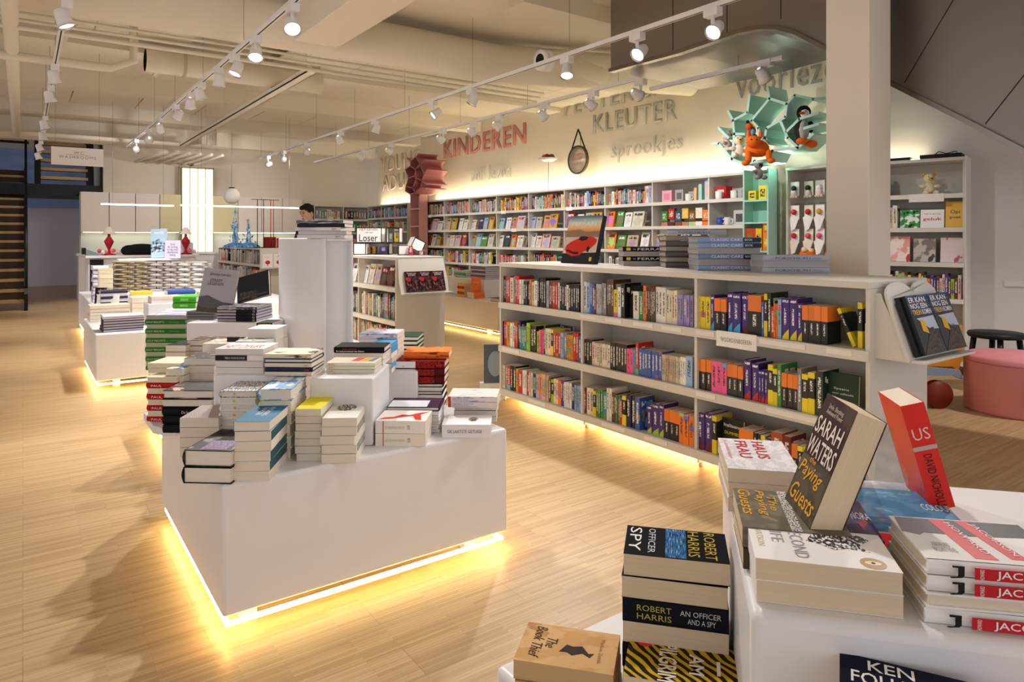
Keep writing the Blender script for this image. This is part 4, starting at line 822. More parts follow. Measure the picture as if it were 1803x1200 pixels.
# leaning show copies
def leaner(name, label, px, py, z, wd, ht, t, yaw, back, front, cat='book', roll=0, d=None, extra=(), edge='101014', page=PAGE):
    p = atd(px, py, d) if d else atz(px, py, z)
    r = empty(name, mx=Matrix.Translation((p.x, p.y, z)) @ Matrix.Rotation(CAMR + yaw, 4, 'Z') @ Matrix.Rotation(roll, 4, 'Y') @ Matrix.Rotation(-back, 4, 'X')); tag(r, label, cat)
    MB().box(0, wd, 0, .002, 0, ht).box(0, .003, .002, t, 0, ht).box(0, wd, t - .002, t, 0, ht).obj('cover', [front], r)
    MB().box(.003, wd - .003, .0025, t - .0025, .003, ht - .003).obj('page_block', pagemat(page), r)
    for e in extra:
        if e[0] == 't': text(e[1], frame((e[2] * wd, -.0012, e[3] * ht), (1, 0, 0), (0, 0, 1)), e[4] * wd, e[5] * ht, mat(e[6], .5), r, 'title_lettering', bold=e[7] if len(e) > 7 else 0, shear=e[8] if len(e) > 8 else 0)
        else: MB().prism([(x * wd, z_ * ht) for x, z_ in e[1]], e[3] if len(e) > 3 else .0012, 0, frame((0, 0, 0), (1, 0, 0), (0, 0, 1)), z0=0).obj(e[4] if len(e) > 4 else 'cover_picture', mat(e[2], .45) if isinstance(e[2], str) else e[2], r)
    return r
leaner('hardcover_book', 'grey hardcover with a misty landscape cover leaning above the grey books', 345, 541, .835, .185, .25, .025, .12, .3, mat('ADABB2', .4), roll=.1, d=3.72, extra=(('p', [(0, .0), (1, 0), (1, .24), (.7, .25), (.45, .32), (.25, .38), (0, .34)], '5A5A60'), ('p', [(0, 0), (1, 0), (1, .06), (.6, .12), (.3, .09), (0, .13)], '4A4A30', .0018), ('t', 'EDGAR DAVIDS', .2, .84, .6, .05, '2A2A30'), ('t', 'STREET\nLEGENDS', .18, .62, .45, .14, '2A2A30')))
leaner('hardcover_book', 'dark landscape-format hardcover leaning above the glossy magazines', 418, 537, .87, .2, .15, .02, -.15, .35, mat('1C1C22', .3), roll=-.25, d=3.85, extra=(('p', [(.05, .05), (.6, .02), (.6, .3), (.1, .35)], art('5A4A3A', '3a3a30', '1C1C22', 5)), ('t', 'MADAGASCAR', .62, .1, .3, .05, '6A7080')))
p = leaner('portrait_card', 'small black card with a pale bald portrait standing among the novels', 399, 598, .74, .085, .045, .004, 0, .1, mat('120C0E', .4), 'card', d=3.1, extra=(('p', [(.62, .1), (.8, .1), (.86, .5), (.84, .85), (.72, .95), (.62, .8), (.58, .5)], 'C8A890'),))
stack(436, 578, 487, 3.1, TZ, 6, .15, ['F0E8E0'], 'plain white paperback', 'between the portrait card and tower', 'f', rot=-.02, page='F2E8DE', top='F0E8E0')
# ---- magazine table ----
s = stack(175, 563, 189, 6.45, .461, 6, .3, ['26243A'], 'thin pale magazine', 'on the low table by the aisle', 'l', 1, rot=.0, name='magazine', jit=.02, page='D8D0E4', top='DCD4E4') if 0 else []
def wstack(name, x, y, zb, W, D, T, n, side, covers, label, where, hard=0, rot=0, top=None, page=PAGE, jit=.03, group=None):
    t = T / n; out = []
    for i in range(n):
        F = Matrix.Translation((x, y, zb + i * t)) @ Matrix.Rotation(rot + RP.uniform(-jit, jit), 4, 'Z')
        c = covers[i % len(covers)]; c = mat(PAL.get(c, c), .4)
        if i == n - 1 and top is not None: c = top if not isinstance(top, str) else mat(PAL.get(top, top), .35)
        o = flat_book(name, F, W, D, t - .0014, side[i % len(side)], c, hard, page)
        tag(o, '%s, %s, %s' % (label, '%s from top' % ORD[n - 1 - i] if n - 1 - i else 'topmost', where), 'magazine' if name == 'magazine' else 'book', group or ('pile ' + where)); out.append(o)
    return out
wstack('magazine', .53, 6.46, .462, .3, .24, .13, 6, 'l', ['2A2440'], 'thin pale magazine', 'front of the low magazine table', 1, .0, 'DCD6E6', 'DAD4E4')
TT = mat('F1E4CC', .5)
wstack('paperback', .50, 7.3, .462, .32, .24, .15, 5, 'f', ['EFE2CA', '3A8AA0', 'F0E6D4', 'E89070'], 'cream paperback', 'left rear of the magazine table', page='F0E4CC')
wstack('paperback', .85, 7.4, .462, .3, .2, .2, 4, 'f', ['EFE2CA'], 'tall cream paperback', 'rear edge of the magazine table', page='F0E4CC')
o = MB().box(0, .34, 0, .3, 0, .19).obj('display_block', WHITE, mx=Matrix.Translation((.9, 6.75, .4615)), bevel=.006); tag(o, 'small white riser on the low magazine table', 'riser')
wstack('paperback', .93, 6.77, .652, .25, .2, .06, 2, 'n', ['F0E6DC', 'E8D8C8'], 'pale paperback', 'on the small riser of the magazine table')
o = MB().box(0, .5, 0, .4, 0, .25).obj('display_block', WHITE, mx=Matrix.Translation((1.4, 6.9, .4615)), bevel=.006); tag(o, 'tall white riser behind the golf pile on the magazine table', 'riser')
wstack('picture_album', 1.42, 6.92, .712, .3, .26, .03, 1, 'n', ['F2D8A0'], 'yellow-edged album', 'on the tall riser of the magazine table', top=art('F0E8D0', 'F0B070', 'F8E890', 2))
wstack('hardcover_book', 1.15, 7.35, .462, .25, .2, .26, 6, 'n', ['F0E8E0', '2A4A90'], 'white hardcover with blue edge', 'rear of the magazine table', 1)
r = leaner('paperback', 'white book with a red circle standing at the rear of the magazine table', 168, 545, .463, .22, .2, .02, 0, .15, mat('F0ECE8', .4), d=6.9, extra=(('p', [(.45 + .26 * math.cos(a * .45), .3 + .28 * math.sin(a * .45)) for a in range(14)], 'C8381C'),))
r = leaner('paperback', 'small black book with white figures behind the red circle book', 165, 537, .463, .12, .25, .02, 0, .12, art('141414', '141414', 'E8E8E8', 8), d=7.15)
# ---- criss-cross table ----
o = MB().box(0, 1.55, 0, .9, 0, .14).obj('display_block', WHITE, mx=Matrix.Translation((.80, 8.3, .5005)), bevel=.006); tag(o, 'broad white riser under the criss-cross piles', 'riser')
for j, (px, ptop, cols, n) in enumerate(((207, 462, ['9A8860', '4A3E28'], 13), (232, 464, ['9A8A68', '5A4C34'], 13), (258, 463, ['B8B0B0', '141014'], 12), (283, 463, ['B0A8A8', '1C1418'], 12), (308, 463, ['C8C0BC', '5A5250'], 12), (333, 464, ['C8C4C0', '6A6260'], 12))):  # dark covers and dulled pages carry the shade of the gaps between books
    p = atd(px, 520, 7.42 + .03 * j)
    for i in range(n):
        r_ = .5 * (i % 2) - .25; T = .34 / n
        F = Matrix.Translation((p.x + .11, p.y + .11, .6415 + i * T)) @ Matrix.Rotation(CAMR + r_, 4, 'Z') @ Matrix.Translation((-.12, -.09, 0))
        q = flat_book('hardcover_book', F, .24, .17, T - .0008, 'n' if i % 2 == 0 else 'l', mat(cols[i % 2], .45), 1, 'C4B8AC')
        tag(q, '%s hardcover %s, criss-cross pile %s from the stairs' % (('sand', 'tan', 'dark-edged', 'grey', 'pale', 'ivory')[j], '%s from top' % ORD[n - 1 - i] if n - 1 - i else 'topmost', ORD[j]), 'book', 'criss-cross piles')
for k, (x, y, zb, W, D, T, n, c, lb, wh, pg) in enumerate(((.64, 8.0, .5005, .24, .2, .2, 7, ['2A2434', 'D8D0E0'], 'violet-grey hardcover', 'left front of the criss-cross table', 'DCD4E4'), (.64, 8.9, .5005, .15, .26, .42, 9, ['D8D0E4', '1A1820'], 'white-paged hardcover', 'tallest pile left of the criss-cross books', 'DCD4E8'), (.66, 8.45, .5005, .13, .2, .4, 8, ['F0E4C8', 'D8B860'], 'cream paperback', 'beside the tallest white-paged pile', 'F0E4CC'), (.92, 8.08, .5005, .2, .16, .17, 5, ['F0C040', 'F0E0C0'], 'yellow-spined paperback', 'front edge of the criss-cross table', 'F0E4CC'))):
    wstack('hardcover_book' if pg.startswith('DC') else 'paperback', x, y, zb, W, D, T, n, 'nf', c, lb, wh, 1 if pg.startswith('DC') else 0, page=pg)
p = atd(300, 455, 9.6)
r = leaner('advert_card', 'grey card with dark lettering standing over the criss-cross books', 290, 458, .986, .19, .22, .012, 0, .05, mat('D0C8E0', .5), 'card', d=8.33, extra=(('t', 'Over\nde oorlog\nin mij, mijn\nallerlaatste\nlezing', .15, .1, .7, .75, '2A2434'),))
r = leaner('paperback', 'book with a pale blue snow cover standing highest over the criss-cross books', 266, 440, .986, .19, .36, .02, .1, .1, mat('A8C0D4', .4), roll=-.05, d=8.38, extra=(('p', [(0, .2), (1, .2), (1, .5), (.6, .55), (.5, .66), (.3, .6), (0, .55)], art('2A3040', '8aa0b4', 'e8f0f4', 5)), ('t', 'WINTER', .2, .82, .6, .08, 'F4F8FA')))
o = MB().box(0, .5, 0, .3, 0, .2).obj('cash_desk_printer', mat('D8D6D6', .4), mx=Matrix.Translation((1.85, 12.5, .9615)), bevel=.02); tag(o, 'pale grey printer box on the service counter', 'printer')
o = MB().box(-.3, .35, 0, .25, 0, .485).obj('display_block', WHITE, mx=Matrix.Translation((1.22, 9.22, .5005)), bevel=.01); tag(o, 'white riser holding the cards behind criss-cross books', 'riser')
# ---- orange book table ----
o = MB().box(0, .55, 0, 1.1, 0, .24).obj('display_block', WHITE, mx=Matrix.Translation((4.95, 7.5, .4405)), bevel=.008); tag(o, 'white riser on the low table with orange books', 'riser')
OR = mat('F47A38', .4)
wstack('paperback', 4.78, 7.48, .441, .16, .2, .08, 2, 'n', ['F07830'], 'orange paperback lying flat', 'front of the low table by the bookcases', rot=-.1)
leaner('paperback', 'bright orange paperback standing open as a tent on the orange pile', 829, 525, .523, .135, .2, .016, .25, .2, OR, d=8.98, roll=.12, extra=(('t', 'EEN BOEK', .2, .6, .6, .1, 'F8D8B8'),))
wstack('hardcover_book', 4.8, 6.92, .441, .5, .2, .04, 1, 'n', ['4A4438'], 'dark landscape album', 'nearest corner of the orange book table', 1)
wstack('hardcover_book', 5.0, 7.55, .6815, .45, .35, .16, 6, 'l', ['C8C0CC', '6A6478'], 'lilac-grey hardcover', 'right side of the riser with orange books', 1, page='D8D4E0')
wstack('hardcover_book', 5.0, 8.05, .6815, .42, .3, .09, 3, 'l', ['A8DCC8', '58A898'], 'mint green hardcover', 'left side of the riser with orange books', 1)
wstack('paperback', 4.8, 7.75, .441, .14, .18, .18, 5, 'l', ['E8B820', 'B02820'], 'yellow and red paperback', 'beside the tented orange book')
wstack('hardcover_book', 4.8, 8.6, .441, .3, .3, .16, 5, 'l', ['28405A', '9098A8'], 'blue-grey hardcover', 'far end of the orange book table', 1)
# =============== on top of the island ===============
SIL = 'B4B8C8'
def car_stack(px0, pt, px1, d, n, D, covers, desc, where, sp, z1=None, page='B0A8A4', rot=.0, top=None, sides='n'):
    return stack(px0, pt, px1, d, 1.0505, n, D, covers, desc, where, sides=sides, hard=1, rot=rot, page=page, z1=z1, spine=sp, top=top, jit=.012)
s = car_stack(1344, 449, 1461, 3.62, 3, .2, [SIL, 'C8C8CC', SIL], 'silver sports car book', 'island pile next to the column', [(lambda i: i != 1, 'PORSCHE 911', .18, .3, .52, .42, '5A5E70'), (lambda i: i != 1, 'BOOK', .75, .3, .12, .38, '8A8EA0')], page='B8B0B4', sides='nfn')
s = car_stack(1229, 417, 1340, 3.9, 6, .22, ['8FA4CC', 'C8C8D0', '7E90B4', 'B8B8BC', '8FA4CC', '8FA4CC'], 'blue-grey classic car book', 'widest island pile', [(lambda i: i not in (1, 3), 'CLASSIC CARS', .2, .28, .5, .5, 'F0F2F6'), (lambda i: i not in (1, 3), 'BOOK', .74, .32, .12, .4, 'F0F2F6')], sides='nfnfnn')
for i in (2, 4, 5): MB().box(.72 * s[i]['L'], s[i]['L'], -.0062, -.0045, .003, s[i]['T'] - .003).obj('dark_spine_end', mat('1E2430', .4), s[i])
s = car_stack(1172, 414, 1250, 4.28, 6, .2, ['6E6664', '4A4648'], 'grey luxury car book', 'island pile behind the classic cars', [(lambda i: i % 2 == 1, 'JUERGEN LEWANDOWSKI', .3, .3, .6, .35, '2A2628')], sides='nf', page='A89C90')
s = stack(1175, 404, 1279, 4.26, s[-1].matrix_world.translation.z * 0 + 1.2585, 1, .22, [SIL], 'silver sports car book', 'alone over the grey luxury car books', 'n', 1, page='A89C90', z1=1.289, spine=[(lambda i: 1, 'PORSCHE 911', .18, .3, .52, .42, '5A5E70')])
s = car_stack(1097, 434, 1200, 4.54, 4, .2, ['C8C4C4', '1C1C1E'], 'black-spined racing car book', 'leftmost island pile beside the poster book', [(lambda i: i % 2 == 1, 'THE', .17, .35, .05, .25, 'D8D8D8'), (lambda i: i % 2 == 1, 'FERRARI', .25, .25, .5, .5, 'F0F0F0'), (lambda i: i % 2 == 1, 'BOOK', .79, .3, .14, .4, 'F0F0F0')], sides='fn', page='B4ACA8')
for i in (1, 3): MB().box(.06 * s[i]['L'], .13 * s[i]['L'], -.0072, -.005, .006, s[i]['T'] - .006).obj('yellow_badge', mat('E8C820', .4), s[i])
fb = empty('hardcover_book', mx=frame((3.26, 3.9, 1.0515), (0, -1, 0), (1, 0, 0)) @ Matrix.Rotation(-.26, 4, 'X')); tag(fb, 'large upright book with a red sports car on its cover, standing on the island', 'book')
MB().box(0, .36, 0, .004, 0, .36).box(.356, .36, .004, .04, 0, .36).box(0, .36, .036, .04, 0, .36).obj('cover', mat('26262E', .3), fb)
MB().box(.002, .355, .0045, .0355, .003, .357).obj('page_block', pagemat('C8C4CC'), fb)
def fp(pts, c, lv, nm):
    FF = frame((0, -.0004 - lv * .0004, 0), (1, 0, 0), (0, 0, 1))
    return MB().prism([(x * .36, z * .36) for x, z in pts], .0003, 0, FF, z0=0).obj(nm, mat(c, .35) if isinstance(c, str) else c, fb)
def skym():
    m, N, B = newmat('sunset_print', .35); T = m.node_tree; tc = T.nodes.new('ShaderNodeTexCoord'); sp = T.nodes.new('ShaderNodeSeparateXYZ'); T.links.new(tc.outputs['Generated'], sp.inputs[0])
    r = T.nodes.new('ShaderNodeValToRGB'); T.links.new(sp.outputs[2], r.inputs[0]); e = r.color_ramp.elements; e[0].color = (*hexc('E88A4A'), 1); e[1].color = (*hexc('4A7890'), 1); e[1].position = .95
    q = e.new(.35); q.color = (*hexc('F4D090'), 1); q = e.new(.6); q.color = (*hexc('D8E0D0'), 1); T.links.new(r.outputs[0], B.inputs['Base Color']); return m
fp([(0, .66), (1, .66), (1, 1), (0, 1)], skym(), 0, 'sky_picture')
fp([(0, .55), (1, .55), (1, .68), (.6, .66), (.4, .71), (0, .69)], '9A7A60', 1, 'coast_picture')
fp([(0, .2), (1, .24), (1, .58), (0, .58)], 'D8C4B8', 0, 'road_picture')
fp([(.05, .3), (.12, .2), (.3, .15), (.52, .17), (.62, .24), (.8, .3), (.95, .42), (.96, .5), (.85, .55), (.7, .56), (.55, .58), (.4, .52), (.2, .45), (.08, .38)], 'D8301C', 2, 'red_car_picture')
fp([(.4, .5), (.55, .47), (.68, .5), (.7, .55), (.57, .57), (.46, .56)], '20242C', 3, 'windscreen_picture')
fp([(.72, .25), (.78, .24), (.8, .32), (.76, .38), (.71, .33)], '1A1A1C', 3, 'wheel_picture')
fp([(.1, .26), (.35, .19), (.5, .2), (.48, .24), (.3, .24), (.14, .29)], '301010', 3, 'grille_picture')
fp([(.84, .06), (.91, .06), (.91, .14), (.84, .14)], 'E8C820', 3, 'badge_picture')
text('FERRARI', frame((.05, -.003, .285), (1, 0, 0), (0, 0, 1)), .26, .028, mat('F0F4F8', .3), fb, 'title_lettering', bold=.02)
text('THE', frame((.165, -.003, .325), (1, 0, 0), (0, 0, 1)), .025, .01, mat('F0F4F8', .3), fb, 'title_lettering')
text('BOOK', frame((.155, -.003, .265), (1, 0, 0), (0, 0, 1)), .045, .01, mat('F0F4F8', .3), fb, 'title_lettering')
# =============== tables closest to the camera ===============
FR = -math.radians(13.7)
FGA = CAMR + FR
def fgm(px, py, z, rot=0): p = atz(px, py, z); return Matrix.Translation((p.x, p.y, z)) @ Matrix.Rotation(FGA + rot, 4, 'Z')
up = empty('display_table', mx=fgm(1322, 1078, .715) @ Matrix.Translation((0, 0, -.715))); tag(up, 'white high display block with stacked novels, closest to the camera', 'table')
MB().box(0, .8, 0, .62, .40, .715).obj('body', WHITE, up, bevel=.016)
lo_ = empty('display_table', (.752, .15, 0)); tag(lo_, 'low white display table under the spy thrillers beside the high block', 'table')
MB().box(0, 1.0, 0, .95, .08, .4).obj('body', WHITE, lo_, bevel=.012)
glow(lo_, None, 1.0, .95, .045, .012)
for fx, fy in ((.1, .12), (.9, .12), (.1, .85), (.9, .85)): MB().box(-.025, .025, -.025, .025, 0, .082).obj('foot', WHITE2, lo_, mx=Matrix.Translation((fx, fy, 0)))
hb_ = MB().box(0, .18, 0, .2, 0, .08); o = hb_.obj('display_block', WHITE, mx=Matrix.Translation((1.06, .9, .4005)) @ Matrix.Rotation(CAMR, 4, 'Z'), bevel=.006); tag(o, 'small white riser behind the spy thriller pile', 'riser')
PG = 'DDC8AA'
def fstack(px, py, px1, zt, zb, n, D, side, covers, desc, where, hard=0, rot=0, top=None, page=PG, sides=None, spine=None, descs=None, jit=.015):
    z0 = zt; p = atz(px, py, zt); d = (p - CO).dot(Vector((SY, CYW, 0)))
    # length of the near edge from its two ends on the same height
    e1 = Vector((math.cos(FGA + rot), math.sin(FGA + rot), 0))
    t = (px1 - CX) / FPX; # solve p + s*e1 on column px1
    r = Vector((CYW, -SY, 0)); f = Vector((SY, CYW, 0))
    s = (t * p.dot(f) - p.dot(r)) / (e1.dot(r) - t * e1.dot(f))
    return stack(px, py, px + s * FPX / d, d, zb, n, D, covers, desc, where, side, hard, FR + rot, None, None, page, top, sides, jit, z1=zt, spine=spine, descs=descs)
NV = '10141E'
s = fstack(1096, 972, 1284, .652, .4, 6, .128, 'n', [NV], 'dark blue spy thriller paperback', 'left of the high white block', sides='fnfnff', top=mat('0A0E18', .6, spec=.08), descs=['thick spy thriller paperback'] * 6, spine=[(lambda i: i in (1, 3), 'ROBERT', .14, .52, .33, .27, 'B8B04A'), (lambda i: i in (1, 3), 'HARRIS', .14, .14, .33, .27, 'B8B04A'), (lambda i: i in (1, 3), 'AN OFFICER', .55, .52, .38, .24, 'C8C8CC'), (lambda i: i in (1, 3), 'AND A SPY', .62, .18, .26, .24, 'C8C8CC')])
q = s[-1]
vpatch(q, rect(.40, .60, .02, .98), art('102030', '2A78C0', 'A8DCF4', 5, (6, 1, 1), 3), 'blue_light_picture')
vtext(q, 'SPY', .04, .16, .12, .93, 'F0F0F4'); vtext(q, 'OFFICER', .23, .30, .1, .93, 'D8D8DC'); vtext(q, 'HARRIS', .62, .73, .1, .95, 'C8B030'); vtext(q, 'ROBERT', .78, .89, .05, .95, 'C8B030')
s = fstack(1097, 1185, 1325, .488, .4, 2, .128, 'f', ['16140C'], 'yellow fingerprint thriller', 'in front of the spy thriller pile', rot=-.04, top=art('D0A820', '16140C', '16140C', 3.4, (1, 1, 1), 1, 'ring'))
q = s[-1]
vtext(q, 'PILGRIM', .27, .42, .0, .85, 'F4F0E4', bold=.012); vtext(q, 'AM', .52, .64, .25, .7, 'F4F0E4', bold=.012); vtext(q, 'I', .74, .77, .3, .62, 'F4F0E4')
MB().lathe([(.0, .0006), (.015, .0004)], 18, 0, VF[q.name] @ Matrix.Translation((.14 * q['W'], .84 * q['D'], q['T']))).obj('round_sticker', mat('E83820', .4), q)
s = fstack(905, 1160, 1082, .472, .4, 2, .125, 'f', ['C8A070'], 'tan paperback with black silhouette', 'left end of the low table', rot=0, top=art('C89C64', 'D4AC78', 'B88850', 2.5, (1, 1, 1), 3), page='C8A878')
q = s[-1]
vtext(q, 'The\nBook Thief', .12, .38, .12, .92, '3A2014', shear=.3); vtext(q, 'Markus Zusak', .82, .86, .2, .8, 'A07040')
vpatch(q, [(.42, .35), (.48, .55), (.55, .52), (.64, .56), (.72, .4), (.78, .42), (.74, .3), (.66, .38), (.56, .3), (.5, .36)], '2A1810', 'silhouette_picture')
s = fstack(1076, 1212, 1260, .5, .4, 2, .12, 'f', ['D8C4A8'], 'beige paperback cut off by the picture edge', 'closest on the low table', rot=-.05) if 0 else []
# on the high block
s = fstack(1282, 822, 1412, .80, .7155, 3, .2, 'r', ['E8E4E4'], 'white domestic novel with red capitals', 'far left of the high block', rot=.03, top=art('ECE8EC', 'D8D4DC', 'ECE8EC', 7, (1, 1, 1), 2), page='E0CDB2')
q = s[-1]; vtext(q, 'HAUS', .5, .68, .35, .92, 'C82838', bold=.012); vtext(q, 'FRAU', .24, .42, .35, .92, 'C82838', bold=.012); vtext(q, 'JILL ALEXANDER ESSBAUM', .06, .12, .3, .92, 'D86070')
GPM = art('7A7264', '6A6254', '8A8274', 3)
s = fstack(1306, 925, 1500, .783, .7155, 2, .17, 'n', ['4A4438'], 'grey-brown novel with yellow script', 'under the leaning book', rot=0, top=GPM, page='E4D0B4')
q = s[-1]; vtext(q, 'The\nPaying', .2, .42, .3, .97, 'E0A828', bold=.012, shear=.2); vtext(q, 'Guests', .04, .17, .3, .97, 'E0A828', bold=.012, shear=.2)
vpatch(q, rect(.46, .56, 0, 1), art('16100c', 'e8e4de', '16100c', 10, (1, 3, 1)), 'black_script_picture')
s = fstack(1331, 979, 1592, .781, .7155, 2, .122, 'l', ['F0EEEE'], 'thick white novel with ink-drawn hair', 'front edge of the high block', top='F2F0F0', page='E2CBAC')
q = s[-1]
vtext(q, 'SECOND', .30, .40, .12, .95, 'A8A2AA'); vtext(q, 'LIFE', .16, .25, .5, .95, 'A8A2AA'); vtext(q, 'WATSON', .05, .10, .35, .9, 'D8C898')
vpatch(q, [(.42, .62), (.5, .9), (.6, .99), (.8, .99), (.9, .8), (.8, .6), (.86, .45), (.7, .5), (.6, .42), (.52, .55)], art('F2F0F0', '3a383c', '141216', 9, (1, 2, 1), 4), 'ink_hair_picture')
MB().lathe([(.0, .0006), (.017, .0004)], 22, 0, VF[q.name] @ Matrix.Translation((q['W'] * .83, q['D'] * .16, q['T']))).obj('gold_sticker', mat('B89460', .35, spec=.8), q)
MB().lathe([(.0, .0009), (.008, .0008)], 14, 0, VF[q.name] @ Matrix.Translation((q['W'] * .83, q['D'] * .16, q['T'])) @ Matrix.Diagonal((1.4, .8, 1, 1))).obj('eye_print', mat('F0E4CC', .4), q)
MB().lathe([(.0, .0011), (.003, .001)], 10, 0, VF[q.name] @ Matrix.Translation((q['W'] * .83, q['D'] * .16, q['T']))).obj('pupil_print', mat('3A2818', .4), q)
s = fstack(1632, 984, 1900, .803, .7155, 4, .15, 'n', ['EFECEA'], 'white hardcover with black and red jacket', 'right side of the high block', hard=1, rot=.045, sides='nfnn', top='F0EEEE', page='EADCC4', descs=['white hardcover with large black initial'] * 4, jit=.02)
for i, q in enumerate(s):
    q0 = q
    if i == 1: continue
    L, Q, T = q['L'], q['Q'], q['T']
    MB().box(.3 * L, .99 * L, -.0082, -.0066, .12 * T, .88 * T).obj('red_band', mat('C41E2C', .4), q)
    text('J', frame((.13 * L, -.0075, .1 * T), (1, 0, 0), (0, 0, 1)), .1 * L, .8 * T, mat('141416', .4), q, 'spine_lettering', bold=.005); MB().box(.15 * L, .23 * L, -.0082, -.0066, .8 * T, .92 * T).obj('spine_lettering', mat('141416', .4), q)
    text('JACOBSON', frame((.44 * L, -.0086, .18 * T), (1, 0, 0), (0, 0, 1)), .52 * L, .62 * T, mat('F0ECE8', .4), q, 'spine_lettering', bold=.01)
    text('HOWARD', frame((.36 * L, -.0086, .15 * T), (0, 0, 1), (-1, 0, 0)), .68 * T, .03 * L, mat('F0ECE8', .4), q, 'spine_lettering')
q = s[-1]; L, Q, T = q['L'], q['Q'], q['T']
def patch(pts, c, nm, lift=.0003): MB().prism([(x * L, y * Q) for x, y in pts], T + lift, 0, None, z0=T).obj(nm, mat(c, .4), q)
patch([(.0, .62), (.12, .56), (.16, .62), (.5, .6), (1, .66), (1, .98), (.04, .98)], '4A4448', 'black_letter_picture')
patch([(.30, .97), (.42, .97), (.52, .1), (.36, .1)], 'D83C48', 'red_band', .0005); patch([(.5, .97), (.6, .97), (.74, .14), (.62, .14)], 'D83C48', 'red_band', .0005)
text('HOWARD', frame((.4 * L, .9 * Q, T + .0008), (.1, -1, 0), (1, .1, 0)), .7 * Q, .05 * L, mat('F4E8E8', .4), q, 'title_lettering'); text('JACOBSON', frame((.58 * L, .9 * Q, T + .0008), (.12, -1, 0), (1, .12, 0)), .7 * Q, .06 * L, mat('F4E8E8', .4), q, 'title_lettering')
text('A BRAVE AND\nBRILLIANT NOVEL', frame((.12 * L, .2 * Q, T + .0006), (1, 0, 0), (0, 1, 0)), .16 * L, .2 * Q, mat('5A5458', .4), q, 'title_lettering')
# leaning thick novel
pN = atz(1425, 931, .782); fwd = Vector((SY, CYW, 0)); rgt = Vector((CYW, -SY, 0))
e_w = (fwd * .99 + rgt * .10).normalized()                      # along the cover width, away from the viewer
e_t0 = Vector((e_w.y, -e_w.x, 0))                               # through the thickness, to the right
a = .37; e_h = (Vector((0, 0, 1)) * math.cos(a) + e_t0 * math.sin(a)); e_t = (e_t0 * math.cos(a) - Vector((0, 0, 1)) * math.sin(a))
def lean_book(name, label, o, ew, eh, et, W, H_, T, front, page, words, pats=()):
    M = Matrix(((ew.x, eh.x, -et.x, o.x), (ew.y, eh.y, -et.y, o.y), (ew.z, eh.z, -et.z, o.z), (0, 0, 0, 1)))
    r = empty(name, mx=M); tag(r, label, 'book')
    MB().box(0, W, 0, H_, -.001, 0).box(W - .001, W, 0, H_, -T, -.001).box(0, W, 0, H_, -T - .001, -T).obj('cover', front, r)
    MB().box(.001, W - .0012, .001, H_ - .001, -T + .0005, -.0012).obj('page_block', pagemat(page), r)
    for nm, pts, m_, z in pats: MB().prism([(x * W, y * H_) for x, y in pts], z, 0, None, z0=0).obj(nm, m_, r)
    for b, x, y, w_, h_, c, sh in words: text(b, frame((x * W, y * H_, .0006), (1, 0, 0), (0, 1, 0)), w_ * W, h_ * H_, mat(c, .4), r, 'title_lettering', shear=sh, bold=.012)
    return r
# seen from its left: the cover's reading direction runs towards the viewer
def flipw(o, ew, W): return o + ew * W, -ew
o_, ew_ = flipw(pN, e_w, .128)
tl = e_t
r = empty('paperback', mx=Matrix(((ew_.x, e_h.x, -e_t.x, o_.x), (ew_.y, e_h.y, -e_t.y, o_.y), (ew_.z, e_h.z, -e_t.z, o_.z), (0, 0, 0, 1)))); tag(r, 'thick brown novel with white and yellow script leaning on an acrylic stand', 'book')
W, H_, T = .128, .2, .047
MB().box(0, W, 0, H_, -.001, 0).box(0, .001, 0, H_, -T, -.001).box(0, W, 0, H_, -T - .001, -T).obj('cover', art('3A2224', '4A3A30', '2e1a1c', 1.5, (1, 1, 1), 6), r)
MB().box(.0012, W - .001, .001, H_ - .001, -T + .0005, -.0012).obj('page_block', pagemat('E4CCAC'), r)
MB().box(0, W, 0, .45 * H_, 0, .0003).obj('olive_ground_picture', art('5A5240', '4a4234', '6a6250', 3), r)
for b, x, y, w_, h_, c, sh in (('SARAH', .06, .66, .86, .15, 'E8DCCC', 0), ('WATERS', .04, .47, .92, .16, 'E8DCCC', 0), ('the', .3, .42, .2, .05, 'E0A020', .3), ('Paying', .06, .26, .8, .15, 'E0A020', .3), ('Guests', .08, .06, .84, .15, 'E0A020', .3), ('Smile. Shocking.\nAwkward Power', .2, .85, .55, .09, 'C8B8A8', .2)):
    text(b, frame((x * W, y * H_, .0006), (1, 0, 0), (0, 1, 0)), w_ * W, h_ * H_, mat(c, .4), r, 'title_lettering', shear=sh, bold=.01)
# red novel leaning the other way
pR = atz(1645, 905, .7165 + .06); pR = atd(1640, 925, 1.27)
ew = (rgt * .98 - fwd * .2).normalized(); ed_ = Vector((-ew.y, ew.x, 0))
a = -.27; eh = (Vector((0, 0, 1)) * math.cos(a) + ew * math.sin(a)).normalized(); ex_ = (ew * math.cos(a) - Vector((0, 0, 1)) * math.sin(a)).normalized()
pR = Vector((pR.x, pR.y, .7175 + .011))
r = empty('paperback', mx=Matrix(((ex_.x, ed_.x, eh.x, pR.x), (ex_.y, ed_.y, eh.y, pR.y), (ex_.z, ed_.z, eh.z, pR.z), (0, 0, 0, 1)))); tag(r, 'bright red paperback leaning to the left behind the white hardcovers', 'book')
T, W, H_ = .042, .128, .2
RED = mat('DC2418', .35)
MB().box(0, T, 0, .001, 0, H_).box(0, .001, .001, W, 0, H_).box(T - .001, T, .001, W, 0, H_).obj('cover', RED, r)
MB().box(.0012, T - .0012, .0012, W - .001, .001, H_ - .0005).obj('page_block', pagemat('F0E4D0'), r)
MB().box(0, T, -.0005, 0, .56 * H_, .60 * H_).obj('grey_stripe', mat('B8A8A4', .4), r)
